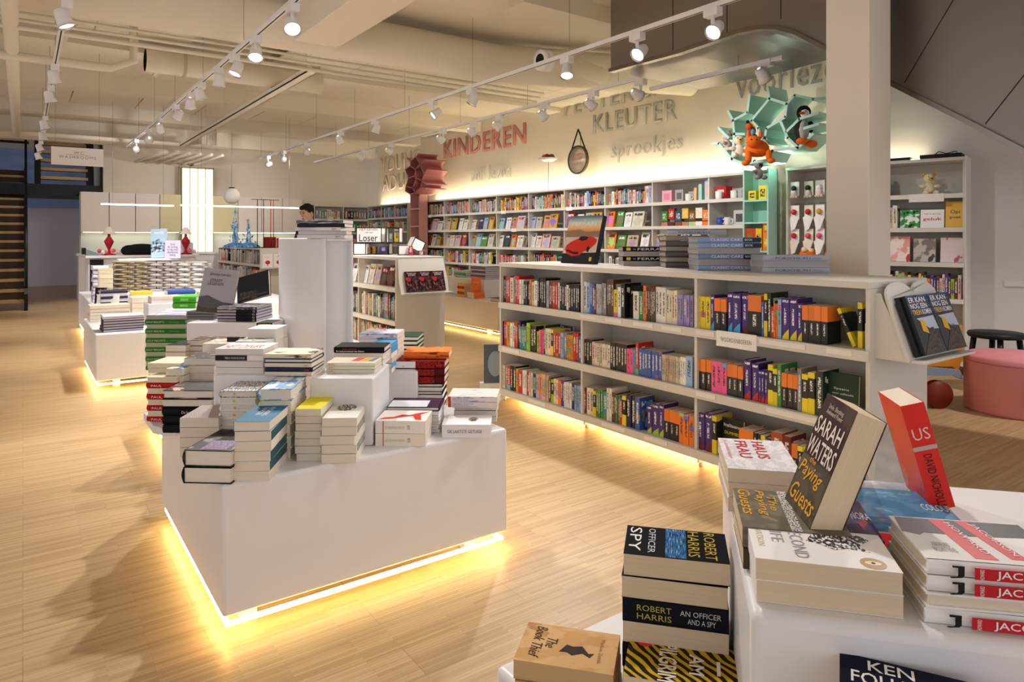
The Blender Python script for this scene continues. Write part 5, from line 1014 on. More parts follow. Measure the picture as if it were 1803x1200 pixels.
text('US', frame((.006, -.0006, .66 * H_), (1, 0, 0), (0, 0, 1)), .03, .022, mat('E8C8B8', .4), r, 'spine_lettering')
text('DAVID NICHOLLS', frame((.014, -.0006, .52 * H_), (0, 0, -1), (1, 0, 0)), .1, .015, mat('2A1414', .4), r, 'spine_lettering')
# acrylic stands
def acrylic():
    m, N, B = newmat('clear_acrylic', .03); T = m.node_tree; tr = T.nodes.new('ShaderNodeBsdfTransparent'); tr.inputs[0].default_value = (.93, .94, .96, 1)
    fr = T.nodes.new('ShaderNodeFresnel'); fr.inputs[0].default_value = 1.35; gl = T.nodes.new('ShaderNodeBsdfGlossy'); gl.inputs['Roughness'].default_value = .06
    mx = T.nodes.new('ShaderNodeMixShader'); mx.inputs[0].default_value = .1; T.links.new(tr.outputs[0], mx.inputs[1]); T.links.new(gl.outputs[0], mx.inputs[2])
    T.links.new(mx.outputs[0], T.nodes['Material Output'].inputs[0]); return m
AC = acrylic()
def stand(px, py, z, rot, label, h=.13):
    p = atz(px, py, z); r = empty('book_stand', mx=Matrix.Translation((p.x, p.y, z + .001)) @ Matrix.Rotation(CAMR + rot, 4, 'Z')); tag(r, label, 'stand')
    MB().box(0, .1, 0, .09, 0, .003).obj('base', AC, r)
    MB().box(0, .003, 0, .09, .003, h).obj('upright', AC, r, mx=Matrix.Translation((.09, 0, 0)) @ Matrix.Rotation(-.45, 4, 'Y'))
    MB().box(0, .003, 0, .09, 0, h * .9).obj('back_rest', AC, r, mx=Matrix.Translation((.04, 0, .003)) @ Matrix.Rotation(.12, 4, 'Y'))
stand(1470, 925, .783, .1, 'clear acrylic stand holding up the brown leaning novel', .12)
stand(1565, 882, .7165, .2, 'clear acrylic stand holding up the red leaning paperback', .15)
# flat books further back on the high block
p = atz(1500, 905, .75)
s = fstack(1500, 945, 1560, .76, .7155, 2, .17, 'n', ['4A2450'], 'violet novel with white letters', 'behind the brown leaning novel', top=art('4A2450', '3a2a60', 'b02838', 3, (1, 1, 1), 2))
text('NORA', frame((.02, .08, s[-1]['T'] + .0006), (1, 0, 0), (0, 1, 0)), .03, .03, mat('F0F0F4', .4), s[-1], 'title_lettering')
s = fstack(1545, 990, 1640, .735, .7155, 1, .12, 'n', ['C82028'], 'red paperback lying flat', 'between ink-drawn novel and white hardcovers', descs=['red paperback'])
s = fstack(1515, 905, 1700, .742, .7155, 1, .15, 'n', ['4A80A8'], 'blue picture-covered paperback', 'at the back of the high block', top=art('4A80A8', '5A90B8', '7ab0d0', 3), descs=['large blue paperback'])
text('COLOUR', frame((.12, .05, s[-1]['T'] + .0006), (1, 0, 0), (0, 1, 0)), .05, .03, mat('F0F4F8', .4), s[-1], 'title_lettering')
# pair of books below the block's front
s = fstack(1477, 1246, 1775, .676, .4, 6, .125, 'n', ['171A2C'], 'dark navy saga paperback', 'below the front of the high block', top=mat('10132A', .6, spec=.08), sides='nf', rot=-.21)
q = s[-1]; vtext(q, 'KEN', .2, .52, .76, .94, 'F0F0F4', 'h', bold=.008); vtext(q, 'FOLLETT', .08, .68, .5, .71, 'F0F0F4', 'h', bold=.008)
s = fstack(1715, 1290, 1900, .640, .4, 6, .125, 'n', ['6A1418'], 'dark red saga paperback', 'bottom corner beside the navy saga books', top='6A1418', sides='nf', rot=-.12)
vtext(s[-1], 'KEN', .1, .6, .72, .93, 'D8A8A0', 'h')
# =============== second bookcase with end display (behind the tower table) ===============
FB = FX(IX, 8.78); bxs = [0, .93, 1.85, 2.78]
b2 = shelving('bookcase', 'low white bookcase between the tower table and the lettered wall, loser cubes on top', FB, bxs, .54, 1.05, IZ, double=True)
MB().box(.05, 2.7, .18, .36, .045, .058).obj('light_strip', GLOW, b2)
def colx(px, X, Y0): r = ray(px); return Y0 - r.y / r.x * X
def rnd_run(F, x0, x1, z, hmin, hmax, pal, name, desc_where, r, tmin=.012, tmax=.035, group=None, kinds=('plain',), inset=.02, start=0, maxn=49, lean=0):
    x = x0; k = start
    while x < x1 - tmin and k < maxn:
        t = min(r.uniform(tmin, tmax), x1 - x); c = r.choice(pal); hh = r.uniform(hmin, hmax)
        o = standing(F, x, inset + r.uniform(0, .01), z + .0015, t * .97, hh, min(.17, hh * .68), c, r.choice(kinds), 0, name, 0, jc=shade(c, r)); k += 1
        tag(o, '%s %s, %s from left, %s' % (c, name.replace('_', ' '), ORD[k - 1], desc_where), 'book', group or ('books, ' + desc_where)); x += t
    return k
rr = random.Random(21)
MIX = ['red', 'orange', 'yellow', 'cream', 'white', 'grey', 'black', 'navy', 'blue', 'teal', 'green', 'dark green', 'lime', 'brown', 'rust', 'pale blue', 'beige']
HB = [(IZ[0], ['white', 'cream', 'red', 'dark red', 'orange', 'beige']), (IZ[1], ['teal', 'navy', 'green', 'dark green', 'lime', 'rust', 'cream', 'brown', 'blue']), (IZ[2], ['red', 'rust', 'teal', 'grey', 'beige', 'navy', 'orange', 'green'])]
for row, (z, pal) in enumerate(HB):
    for bay in (1, 2):
        wh = '%s shelf of the loser-cube bookcase, %s bay' % (('top', 'middle', 'bottom')[row], ('farther', 'end')[bay - 1])
        if row == 0:
            x = bxs[bay] + .03; k = 0
            while x < bxs[bay + 1] - .16:
                c = rr.choice(pal); o = standing(FB, x, .06, z + .002, .02, rr.uniform(.19, .22), .13, c, 'plain', 0, 'cook_book', face=True, back=.2, jc=shade(c, rr)); k += 1
                tag(o, '%s cook book, %s from left, %s' % (c, ORD[k - 1], wh), 'book', 'cook books facing the aisle'); x += .155
        else: rnd_run(FB, bxs[bay] + .03, bxs[bay + 1] - .03, z, .2, .26, pal, 'cook_book', wh, rr)
# its end holder
e2 = empty('display_holder', mx=Matrix.Translation((IX, 6.0, 0))); tag(e2, 'white sloping display holder on the end of the loser-cube bookcase', 'display')
L2 = frame((0, -.10, .70), (1, 0, 0), (0, .1, .33))
MB().prism([(.01, 0), (.53, 0), (.54, .12), (.52, .35), (.3, .35), (.27, .335), (.24, .35), (.02, .35), (0, .12)], .0, 0, L2, z0=-.012).obj('backboard', SHELF, e2)
MB().box(.0, .54, -.16, -.1, .692, .704).obj('tray', SHELF, e2)
for i in range(3):
    b = empty('paperback', mx=Matrix.Translation((IX, 6.0, 0)) @ L2 @ Matrix.Translation((.06 + .145 * i, .012, .003))); tag(b, 'dark cookery paperback with a red badge on the sloping holder, %s from left' % ORD[i], 'book', 'dark paperbacks on the sloping holder')
    MB().box(0, .14, 0, .2, 0, .018).obj('cover', art('1c1214', '5a3038', '8a6a50', 6, (1, 1, 1), 3), b)
    MB().lathe([(0, .0004), (.022, .0003)], 16, 0, Matrix.Translation((.035, .12, .018))).obj('red_badge', mat('C82030', .4), b)
    text('Yvette van\nBOVEN', frame((.02, .155, .0183), (1, 0, 0), (0, 1, 0)), .1, .034, mat('E8E4E0', .4), b)
# cubes with outlines
CB = mat('F2F0EE', .5); LN = mat('111112', .5)
def outline_box(name, label, px, py, z, wd, dp, ht, rot, openb=False, roll=0, extra=(), d=None, z1=None):
    p = atd(px, py, d); r = empty(name, mx=Matrix.Translation((p.x, p.y, z)) @ Matrix.Rotation(CAMR + rot, 4, 'Z') @ Matrix.Rotation(roll, 4, 'Y')); tag(r, label, 'cube')
    t = .008; m = MB()
    m.box(0, wd, 0, dp, 0, t).box(0, wd, 0, dp, ht - t, ht).box(0, t, 0, dp, t, ht - t).box(wd - t, wd, 0, dp, t, ht - t).box(t, wd - t, dp - t, dp, t, ht - t)
    if not openb: m.box(t, wd - t, 0, t, t, ht - t)
    m.obj('box', CB, r)
    e = .009; q = MB()
    for a0, a1, b0, b1 in ((0, wd, 0, e), (0, wd, ht - e, ht), (0, e, 0, ht), (wd - e, wd, 0, ht)): q.box(a0, a1, -.0015, 0, b0, b1)
    q.box(wd, wd + .0015, 0, dp, 0, e).box(wd, wd + .0015, 0, dp, ht - e, ht).box(wd, wd + .0015, dp - e, dp, 0, ht).obj('black_outline', LN, r)
    for b, x, y, w_, h_, c in extra: text(b, frame((x * wd, -.002, y * ht), (1, 0, 0), (0, 0, 1)), w_ * wd, h_ * ht, mat(c, .5), r)
    return r
zt = 1.0505; 
outline_box('display_cube', 'white cube with black spiral lines at the left end of the cubes', 622, 440, zt, .14, .2, .13, 0, d=7.5)
outline_box('display_cube', 'low open white cube holding purple books beneath the loser box', 641, 440, zt, .28, .2, .13, 0, True, d=7.55)
outline_box('display_cube', 'low white cube with a small drawn figure', 701, 440, zt, .12, .18, .11, 0, d=7.3)
outline_box('display_cube', 'wide white box lettered loser resting upon two cubes', 627, 430, zt + .131, .285, .2, .17, 0, False, d=7.5, extra=(('HET LEVEN', .12, .8, .72, .12, '8A8A8A'), ('van een', .35, .62, .3, .08, '5A5A5A'), ('Loser', .12, .1, .72, .46, '222226')))
outline_box('display_cube', 'open white box holding orange and yellow books beside the loser lettering', 680, 430, zt + .131, .145, .2, .17, 0, True, d=7.45)
outline_box('display_cube', 'tilted white cube balanced at the right end of the cubes', 722, 430, 1.13, .14, .13, .13, .5, False, .45, d=7.2)
for i, (px, z, h, c, w_) in enumerate(((684, zt + .14, .1, 'grey', .05), (694, zt + .14, .14, 'yellow', .06), (647, zt + .009, .07, 'orange', .03), (656, zt + .009, .08, 'ochre', .03), (668, zt + .009, .08, 'violet', .09), (720, zt, .1, 'red', .04), (735, zt, .05, 'dark red', .08))):
    p = atd(px, 430, 7.52 if i < 2 else 7.62 if i < 5 else 7.2); o = inst('childrens_paperback', UB[('plain', 0)], Matrix.Translation((p.x, p.y, z + .001)) @ Matrix.Rotation(CAMR, 4, 'Z') @ Matrix.Translation((w_ / 2, 0, 0)) @ Matrix.Diagonal((w_, .12, h, 1)), hexc(PAL[c])); tag(o, '%s childrens paperback in the outlined cubes, %s' % (c, 'upper box' if i < 2 else 'lower cubes'), 'book')
# =============== third bookcase, before the counter ===============
FC = FX(3.46, 15.75); cxs = [0, 1.07, 2.14, 3.2]
b3 = shelving('bookcase', 'low white bookcase in front of the counter with blue paper sculptures on top', FC, cxs, .5, 1.05, IZ, double=True)
for row in range(3):
    for bay in range(3):
        wh = '%s shelf of the sculpture bookcase, %s bay' % (('top', 'middle', 'bottom')[row], ('far', 'central', 'near')[bay])
        rnd_run(FC, cxs[bay] + .05, cxs[bay + 1] - (.3 if row < 2 else .6), IZ[row], .2, .27, ['white', 'cream', 'grey', 'beige', 'red', 'navy', 'rust', 'black'], 'travel_book', wh, rr, .05, .09)
q = empty('display_holder', mx=Matrix.Translation((3.46, 12.54, 0))); tag(q, 'white display shelf with two red tree booklets beside the sculpture bookcase', 'display')
MB().box(0, .5, -.12, 0, .68, .70).box(0, .5, -.02, 0, .7, 1.04).prism([(0, .05), (.0, .68), (-.0001, .68)], .01, 0, Matrix.Translation((.0, 0, 0))).obj('backboard', SHELF, q)
for i in range(2):
    b = empty('booklet', mx=Matrix.Translation((3.5 + .2 * i, 12.51, .7015))); tag(b, 'white booklet with a red tree, %s one on the small display shelf' % ('aisle-side', 'inner')[i], 'booklet')
    MB().box(0, .17, 0, .01, 0, .24).obj('cover', mat('F4F0F0', .5), b)
    MB().prism([(.085 + .045 * math.cos(a * .45), .09 + .035 * math.sin(a * .45)) for a in range(14)], .001, 0, frame((0, -.001, 0), (1, 0, 0), (0, 0, 1))).box(.08, .09, .02, .07, 0, .001, 0, frame((0, -.001, 0), (1, 0, 0), (0, 0, 1))).obj('red_tree_picture', mat('C82828', .5), b)
    text('zomer van het\nlezen', frame((.03, -.001, .16), (1, 0, 0), (0, 0, 1)), .11, .04, mat('C8A0A0', .5), b)
# blue paper sculptures, jewellery stand on top of it
rs = random.Random(9)
for (px, hgt, lb) in ((414, .72, 'tall twisted blue and white paper sculpture with a white globe above'), (437, .5, 'shorter twisted blue and white paper sculpture')):
    p = atd(px, 430, 12.8); r = empty('paper_sculpture', (p.x, p.y, 1.0505)); tag(r, lb, 'sculpture')
    m = MB()
    for k in range(60):
        a = rs.uniform(0, 6.3); z = rs.uniform(0, 1) ** 1.6 * hgt; w_ = .16 * (1 - z / hgt) ** 2.2 + .025
        c = Vector((w_ * math.cos(a) * rs.random(), w_ * math.sin(a) * rs.random(), z + .01)); s_ = rs.uniform(.02, .05)
        pts_ = [c + Vector((rs.uniform(-1, 1), rs.uniform(-1, 1), rs.uniform(-.2, 1.6))) * s_ for _ in range(3)]
        m.add(pts_ + [c], [(0, 1, 2), (0, 2, 3), (0, 3, 1), (1, 3, 2)])
    m.tube([(0, 0, .01), (.01, 0, hgt * .5), (0, .01, hgt)], .02, 8, radii=[.06, .035, .01]); m.obj('paper_body', art('4A90D0', 'B8D8F0', 'F0F4F8', 7), r)
    m = MB(); m.lathe([(.01, 0), (.22, 0), (.2, .04), (.08, .09), (0, .1)], 18); m.obj('crumpled_base', art('2A70B8', '6AA8E0', 'F0F4F8', 9), r)
p = atd(408, 430, 12.8); gl = empty('paper_globe', (p.x, p.y, 2.02)); tag(gl, 'white paper globe hanging above the blue sculpture', 'globe')
MB().ball((0, 0, 0), .15, 18).obj('globe', mat('F0EEE8', .6), gl); MB().lathe([(.05, .152), (.06, .165), (0, .17)], 12).obj('cap', BLACK, gl); MB().tube([(0, 0, .16), (0, 0, 1.4)], .003, 5).obj('cord', SCREW, gl)
p = atd(467, 430, 12.5); js = empty('jewellery_stand', (p.x, p.y, 1.0505)); tag(js, 'thin black and red rod stand with dangling rings on the sculpture bookcase', 'stand')
MB().box(-.25, .25, -.01, .01, .88, .89).obj('top_bar', BLACK, js)
for x, m_ in ((-.14, BLACK), (-.03, BLACK), (.1, mat('C83028', .5)), (.15, mat('C83028', .5))): MB().tube([(x, 0, 0), (x, 0, .88)], .007, 6).obj('rod', m_, js)
MB().lathe([(.02, 0), (.2, 0), (.2, .01), (.02, .012)], 18).obj('base', BLACK, js)
q = empty('gift_box', mx=Matrix.Translation((p.x + .16, p.y - .14, 1.0505)) @ Matrix.Rotation(CAMR, 4, 'Z')); tag(q, 'red gift box standing beside the thin rod stand', 'box'); MB().box(0, .32, 0, .12, 0, .18).obj('box', mat('A81C24', .5), q, bevel=.004); MB().box(.03, .15, -.001, 0, .05, .13).obj('label', mat('D84048', .5), q)
q = empty('gift_box', mx=Matrix.Translation((p.x + .1, p.y + .45, 1.0505)) @ Matrix.Rotation(CAMR, 4, 'Z')); tag(q, 'dark red gift box behind the thin rod stand', 'box'); MB().box(0, .2, 0, .1, 0, .2).obj('box', mat('8A1820', .5), q, bevel=.004)
# =============== wall shelving ===============
WXF = 6.6
WY = [12.35, 11.41, 10.50, 9.62, 8.71, 7.82, 6.94, 6.06, 5.17, 4.575]
FW = FX(WXF, WY[0]); wxs = [WY[0] - y for y in WY]; WZ = (1.69, 1.385, 1.08, .775, .47, .17)
wu = shelving('wall_bookcase', 'long white bookcase along the lettered wall, lit from its top', FW, wxs, .34, 1.98, WZ, plinth=False, lip=.04)
WASH = mat('FFF0C8', .5, emit=WASH_W)
MB().box(.05, wxs[-1] - .05, .2, .28, 1.981, 1.993).obj('light_strip', WASH, wu)
KIDS = ['red', 'red', 'orange', 'cream', 'cream', 'white', 'blue', 'teal', 'green', 'pale pink', 'navy', 'navy', 'black', 'brown', 'pale blue', 'ochre', 'dark red', 'rust', 'beige', 'dark green', 'grey', 'yellow']
rk = random.Random(31)
NB = len(wxs) - 1
def bayname(i): return 'bay %s from mint tree' % (ORD[NB - 1 - i])
for i in range(NB):
    a, b = wxs[i] + .03, wxs[i + 1] - .03
    if i < NB - 2: rnd_run(FW, a, b, WZ[0], .15, .23, KIDS, 'childrens_book', 'top wall shelf, ' + bayname(i), rk, .02, .05, 'childrens books on the top wall shelf', inset=.05)
    for row in (1, 2):
        if i == NB - 1 or (i == NB - 2 and row == 1): continue
        x = a + .02; k = 0; pale = ['white', 'cream', 'white', 'cream', 'orange', 'red', 'beige', 'pale blue', 'navy', 'pale pink', 'ochre', 'white', 'cream', 'green', 'beige']
        while x < b - .15:
            c = rk.choice(pale); d = rk.choice((.13, .14, .16, .2)); h = rk.uniform(.18, .24); t = rk.choice((.015, .05, .09))
            if x + d > b: break
            o = standing(FW, x, .04, WZ[row] + .002, t, h, d, c, 'plain', 0, 'picture_book', face=True, back=.22, jc=shade(c, rk)); k += 1
            tag(o, '%s picture book, %s from left, %s wall shelf, %s' % (c, ORD[k - 1], ('second', 'third')[row - 1], bayname(i)), 'book', 'picture books facing out on the wall shelves'); x += d + rk.uniform(.015, .06)
    rnd_run(FW, a, b - rk.uniform(.05, .25), WZ[3], .15, .22, KIDS, 'story_book', 'fourth wall shelf, ' + bayname(i), rk, .035, .06, 'story books on the fourth wall shelf', inset=.05)
    if i < 4: rnd_run(FW, a, b, WZ[4], .15, .22, KIDS, 'activity_book', 'fifth wall shelf, ' + bayname(i), rk, .06, .1, 'activity books on the fifth wall shelf', inset=.05)
# acrylic index holders and small signs
for i, (bx, row) in enumerate(((0.35, 0), (2.9, 0), (4.6, 0), (3.2, 1))):
    p = MB().box(wxs[0] + bx, wxs[0] + bx + .14, -.018, -.013, WZ[row] - .05, WZ[row] + .005).obj('shelf_sign', mat('F4F2F0', .4), mx=FW); tag(p, 'small white sign on the %s wall shelf edge, %s from the pink tree' % (('top', 'second')[row], ORD[(i, 0)[row]]), 'sign')
# gifts near the mint tree
FL = FW
def gift(name, label, cat, px, z, mk, y=.08, *a):
    x = WY[0] - ray(px).y / ray(px).x * WXF; r = empty(name, mx=FW @ Matrix.Translation((x, y, z + .001))); tag(r, label, cat); mk(r, *a); return r
def gbox(r, w_, h_, d_, c, c2=None):
    MB().box(0, w_, 0, d_, 0, h_).obj('box', mat(c, .45), r, bevel=.002)
    if c2: MB().box(w_ * .2, w_ * .8, -.001, 0, h_ * .2, h_ * .75).obj('label', mat(c2, .5) if isinstance(c2, str) else c2, r)
def gmug(r, c, hc):
    MB().lathe([(0, 0), (.036, 0), (.04, .01), (.042, .09), (.039, .09), (.037, .012), (0, .01)], 18).obj('cup', mat(c, .3), r)
    pts_ = [(.04, 0, .07), (.062, 0, .066), (.07, 0, .045), (.06, 0, .024), (.04, 0, .02)]; MB().tube(pts_, .006, 8).obj('handle', mat(hc, .3), r)
gift('gift_box', 'pink gift box with a round lid print on the top wall shelf', 'box', 1158, WZ[0], lambda r: gbox(r, .16, .15, .1, 'F0A8B8', 'D890A0'))
gift('gift_box', 'grey gift box with a ring print on the top wall shelf', 'box', 1181, WZ[0], lambda r: gbox(r, .13, .15, .1, 'A8A8A4', '6A6A6A'))
gift('cup', 'white paper cup holding sticks on the top wall shelf', 'cup', 1205, WZ[0], lambda r: gmug(r, 'E8E8E4', 'E8E8E4'))
gift('gift_box', 'slim mint box on the top wall shelf near the mint tree', 'box', 1222, WZ[0], lambda r: gbox(r, .05, .2, .08, 'A8D8CC'))
gift('gift_box', 'slim orange box on the top wall shelf near the mint tree', 'box', 1214, WZ[0], lambda r: gbox(r, .04, .16, .08, 'E8B888'))
gift('greeting_card', 'pale blue card standing against the upright of the top wall shelf', 'card', 1233, WZ[0], lambda r: gbox(r, .09, .25, .01, 'B8D0E8', 'F0B0A0'))
gift('gift_box', 'red mug box closest to the mint tree on the top wall shelf', 'box', 1252, WZ[0], lambda r: gbox(r, .15, .15, .12, 'C82020', 'F0F0F0'))
gift('mug', 'white mug with black print and red handle in front of its box', 'mug', 1263, WZ[0], lambda r: gmug(r, 'F0F0EE', 'D02020'), .03)
gift('mug', 'white mug with dark green print on the top wall shelf', 'mug', 1287, WZ[0], lambda r: gmug(r, 'F0F0EE', '203828'), .06)
gift('mug', 'grey patterned mug nearest the mint trunk on the top wall shelf', 'mug', 1300, WZ[0], lambda r: gmug(r, 'B0B0B0', '909090'), .06)
gift('mug', 'blue painted bowl mug on the second wall shelf', 'mug', 1262, WZ[1], lambda r: gmug(r, '3050A0', 'E8E8E8'), .06)
gift('mug', 'white bowl mug behind the blue painted one', 'mug', 1276, WZ[1], lambda r: gmug(r, 'D8D8D8', 'E8E8E8'), .06)
gift('framed_picture', 'grey frame with black stripes on the second wall shelf', 'frame', 1284, WZ[1], lambda r: gbox(r, .15, .17, .02, 'C8C8C4', art('1a1a1a', 'E8E8E8', '1a1a1a', 4, (3, 1, 1), 1, 'stripe')))
gift('framed_picture', 'pale frame leaning nearest the mint trunk on the second wall shelf', 'frame', 1300, WZ[1], lambda r: gbox(r, .07, .19, .02, 'D8D4CC', 'E8E4E0'))
for k in range(7):
    c = ['3C8A3C', 'C82820', '2A5078', 'E8C040', '7A4A28', 'F0E8D8', 'E87828'][k]
    gift('toy_pack', '%s toy pack with round print hanging in the wall bay, %s from left' % (['green', 'red', 'blue', 'yellow', 'brown', 'cream', 'orange'][k], ORD[k]), 'toy', 1157 + k * 12, WZ[1] + .06 + .03 * (k % 2), lambda r: gbox(r, .1, .13, .05, c, art('F4F0E8', c, 'F0D040', 5, (1, 1, 1), k)))
    gift('toy_pack', '%s soft toy pack lying low in the wall bay, %s from left' % (['rose', 'brown', 'tan', 'sand', 'pale green', 'cream', 'orange'][k], ORD[k]), 'toy', 1157 + k * 12, WZ[1], lambda r: gbox(r, .1, .05, .08, ['D07078', '5A3028', '8A5038', 'B08858', 'A8C888', 'F0E8D8', 'E87828'][k], None))
# toy wall right of the trunk
FT = FX(WXF, 4.16)
tu = shelving('toy_bookcase', 'white bookcase bay full of hanging baby toys, right of the mint tree', FT, [0, .6], .34, 1.98, (1.0, .6, .17), plinth=False, lip=.04)
tz = random.Random(5)
for row in range(3):
    for k in range(4):
        z = 1.78 - row * .25; y = .05 + .03 * (k % 2); c = tz.choice(['F0ECE8', 'F0ECE8', 'E8D8D0']); c2 = tz.choice(['C83030', 'D86070', '2a2a2a', 'E0A030', 'F0F0F0'])
        r = empty('hanging_toy', mx=FT @ Matrix.Translation((.07 + k * .14, y, z))); tag(r, 'hanging baby comforter toy, %s row, %s from the trunk' % (ORD[row], ORD[k]), 'toy', 'hanging baby toys')
        MB().box(-.05, .05, .0, .004, -.1, .05).obj('card', mat(['F4F0EC', 'E8E0C8', 'F0E4E8'][k % 3], .5), r, bevel=.0015)
        MB().ball((0, -.02, -.02), (.03, .025, .03), 10).obj('toy_head', mat(c2, .8), r)
        if row: MB().add([(-.06, -.015, -.08), (.06, -.02, -.08), (.02, -.03, -.2), (-.03, -.02, -.22), (0, -.03, -.05), (0, -.005, -.05)], [(0, 4, 3), (4, 2, 3), (4, 1, 2), (0, 3, 5), (5, 3, 2), (5, 2, 1), (0, 5, 4), (4, 5, 1)]).obj('cloth', mat(c, .9), r)
        else: MB().ball((0, -.02, -.08), (.035, .025, .045), 10).ball((-.03, -.02, -.11), .015, 8).ball((.03, -.02, -.11), .015, 8).obj('toy_body', mat(c, .9), r)
        MB().tube([(0, .002, .05), (0, .002, .07), (0, .2 - y, .07)], .002, 5).obj('hook', SCREW, r)
def plush(name, label, p, s, parts, rot=0, cat='soft toy'):
    r = empty(name, mx=Matrix.Translation(p) @ Matrix.Rotation(CAMR + rot, 4, 'Z') @ Matrix.Diagonal((s, s, s, 1))); tag(r, label, cat)
    for nm, c, balls in parts:
        m = MB()
        for b in balls: m.ball(Vector(b[:3]), b[3:6], 14)
        m.obj(nm, mat(c, .95, bump=.35, bscale=60), r)
    return r
OG = 'F07020'
def plush_round(name, label, p, s, rot=0):
    return plush(name, label, p, s, (('body', OG, ((0, 0, .1, .12, .1, .09), (.0, .0, .07, .13, .1, .06))), ('head', OG, ((-.05, -.09, .16, .075, .07, .065),)), ('ear', OG, ((-.1, -.09, .23, .02, .02, .045),)), ('ear', OG, ((.02, -.08, .23, .02, .02, .045),)), ('leg', OG, ((-.1, -.1, .0, .035, .04, .07), (-.13, -.12, -.06, .04, .05, .03))), ('leg', OG, ((.1, -.08, .02, .03, .04, .06), (.12, -.1, -.04, .04, .05, .03))), ('eyes', '141414', ((-.08, -.157, .175, .007, .006, .007), (-.03, -.158, .17, .007, .006, .007)))), rot)
plush('soft_toy', 'orange plush bird lying at the foot of the toy bay, by the trunk', FT @ Vector((.2, .1, 1.06)), .9, (('body', OG, ((0, 0, 0, .11, .09, .08),)), ('head', 'E8D8B0', ((-.08, -.05, .06, .03, .03, .03), (0, -.06, .05, .03, .03, .03)))))
plush('soft_toy', 'orange plush ball lying at the foot of the toy bay, by the column', FT @ Vector((.47, .1, 1.06)), .9, (('body', OG, ((0, 0, 0, .1, .09, .08),)), ('nose', '1A1A2A', ((.09, -.05, .04, .02, .02, .02),))))
# =============== mint tree ===============
MINT = mat('B2DCD2', .45); TXX = 6.2
mt = empty('tree_shelf', (0, 0, 0)); tag(mt, 'mint green tree-shaped shelf with branching cells full of soft toys', 'shelf')
def tp(c, X=TXX): p = atx(1230 + c[0] / 5.7125, 120 + c[1] / 5.7125, X); return (p.y, p.z)
def board(parent, a, b, X0, X1, m, w_=.013, name='branch'):
    a = Vector(a); b = Vector(b); d = (b - a).normalized(); n = Vector((-d.y, d.x)) * w_; a = a - d * w_ * .6; b = b + d * w_ * .6
    pts_ = [a - n, b - n, b + n, a + n]
    return MB().prism([(q.x, q.y) for q in pts_], X1, 0, MY, z0=X0).obj(name, m, parent)
EDG = [((690, 190), (712, 305)), ((712, 305), (885, 358)), ((885, 358), (965, 270)), ((885, 358), (870, 490)), ((712, 305), (530, 525)), ((530, 525), (600, 600)), ((870, 490), (680, 605)), ((680, 605), (665, 700)), ((600, 600), (610, 715)), ((665, 700), (710, 755)), ((610, 715), (665, 700)), ((825, 535), (895, 700)), ((880, 640), (1010, 510)), ((895, 700), (1000, 800)), ((1000, 800), (1150, 660)), ((740, 830), (1000, 800)), ((740, 830), (690, 925)), ((510, 275), (490, 445)), ((490, 445), (345, 525)), ((295, 430), (345, 525)), ((345, 525), (358, 660)), ((358, 660), (460, 662)), ((358, 660), (335, 915)), ((335, 915), (200, 755)), ((335, 915), (450, 960)), ((200, 755), (130, 757)), ((450, 960), (690, 925)), ((200, 600), (300, 700)), ((1010, 620), (1200, 560)), ((965, 270), (1150, 310)), ((1150, 310), (1270, 300)), ((1010, 510), (1200, 450))]
for a, b in EDG: board(mt, tp(a), tp(b), TXX, TXX + .33, MINT)
ty0, ty1 = 4.567, 4.252; TX2 = 6.42
q = MB().box(TX2, TX2 + .17, ty0 - .018, ty0, .1, 1.98).box(TX2, TX2 + .17, ty1, ty1 + .018, .1, 1.98).obj('trunk_sides', MINT, mt)
for z in (.12, .45, .80, 1.08, 1.39, 1.63): MB().box(TX2, TX2 + .17, ty1 + .018, ty0 - .018, z, z + .018).obj('trunk_shelf', MINT, mt)
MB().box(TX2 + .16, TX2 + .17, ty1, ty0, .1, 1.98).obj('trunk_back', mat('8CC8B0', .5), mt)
l = bpy.data.lights.new('trunk_light', 'AREA'); l.shape = 'RECTANGLE'; l.size = .25; l.size_y = .02; l.energy = 3; l.color = (.75, 1, .8)
lo = bpy.data.objects.new('trunk_light', l); COL.objects.link(lo); lo.parent = mt; lo.location = (TX2 + .1, 4.15, 1.99); lo.rotation_euler = (math.pi, 0, 0)
for i, (zz, off, w_, h_, c, c2, lb) in enumerate(((1.648, .2, .1, .1, 'E8D830', '4A4A3A', 'yellow boxed book, lower of two in the upper mint cell'), (1.648, .07, .1, .15, 'E8E040', '5A4838', 'tall yellow boxed book in the upper mint cell'), (1.098, .22, .14, .24, 'C84820', '7a8a40', 'red toy box in the mint trunk'), (1.098, .12, .08, .24, 'F0C830', '1A1A1A', 'yellow toy box with a black figure in the mint trunk'), (1.098, .03, .08, .2, 'F08030', 'F0E060', 'orange toy box nearest the edge in the mint trunk'), (1.30, .03, .08, .09, 'E88030', 'F0D850', 'orange striped box stacked highest in the mint trunk'))):
    if i == 5: zz = 1.3
    r = empty('toy_box', mx=FX(TX2 + .02, ty1) @ Matrix.Translation((-off - w_ / 2 - .01, 0, zz + .001))); tag(r, lb, 'box'); gbox(r, w_ - .005, h_, .09, c, art(c, c2, c2, 3, (1, 1, 1), i))
def tpt(cx, cy, X): return atx(1230 + cx / 5.7125, 120 + cy / 5.7125, X)
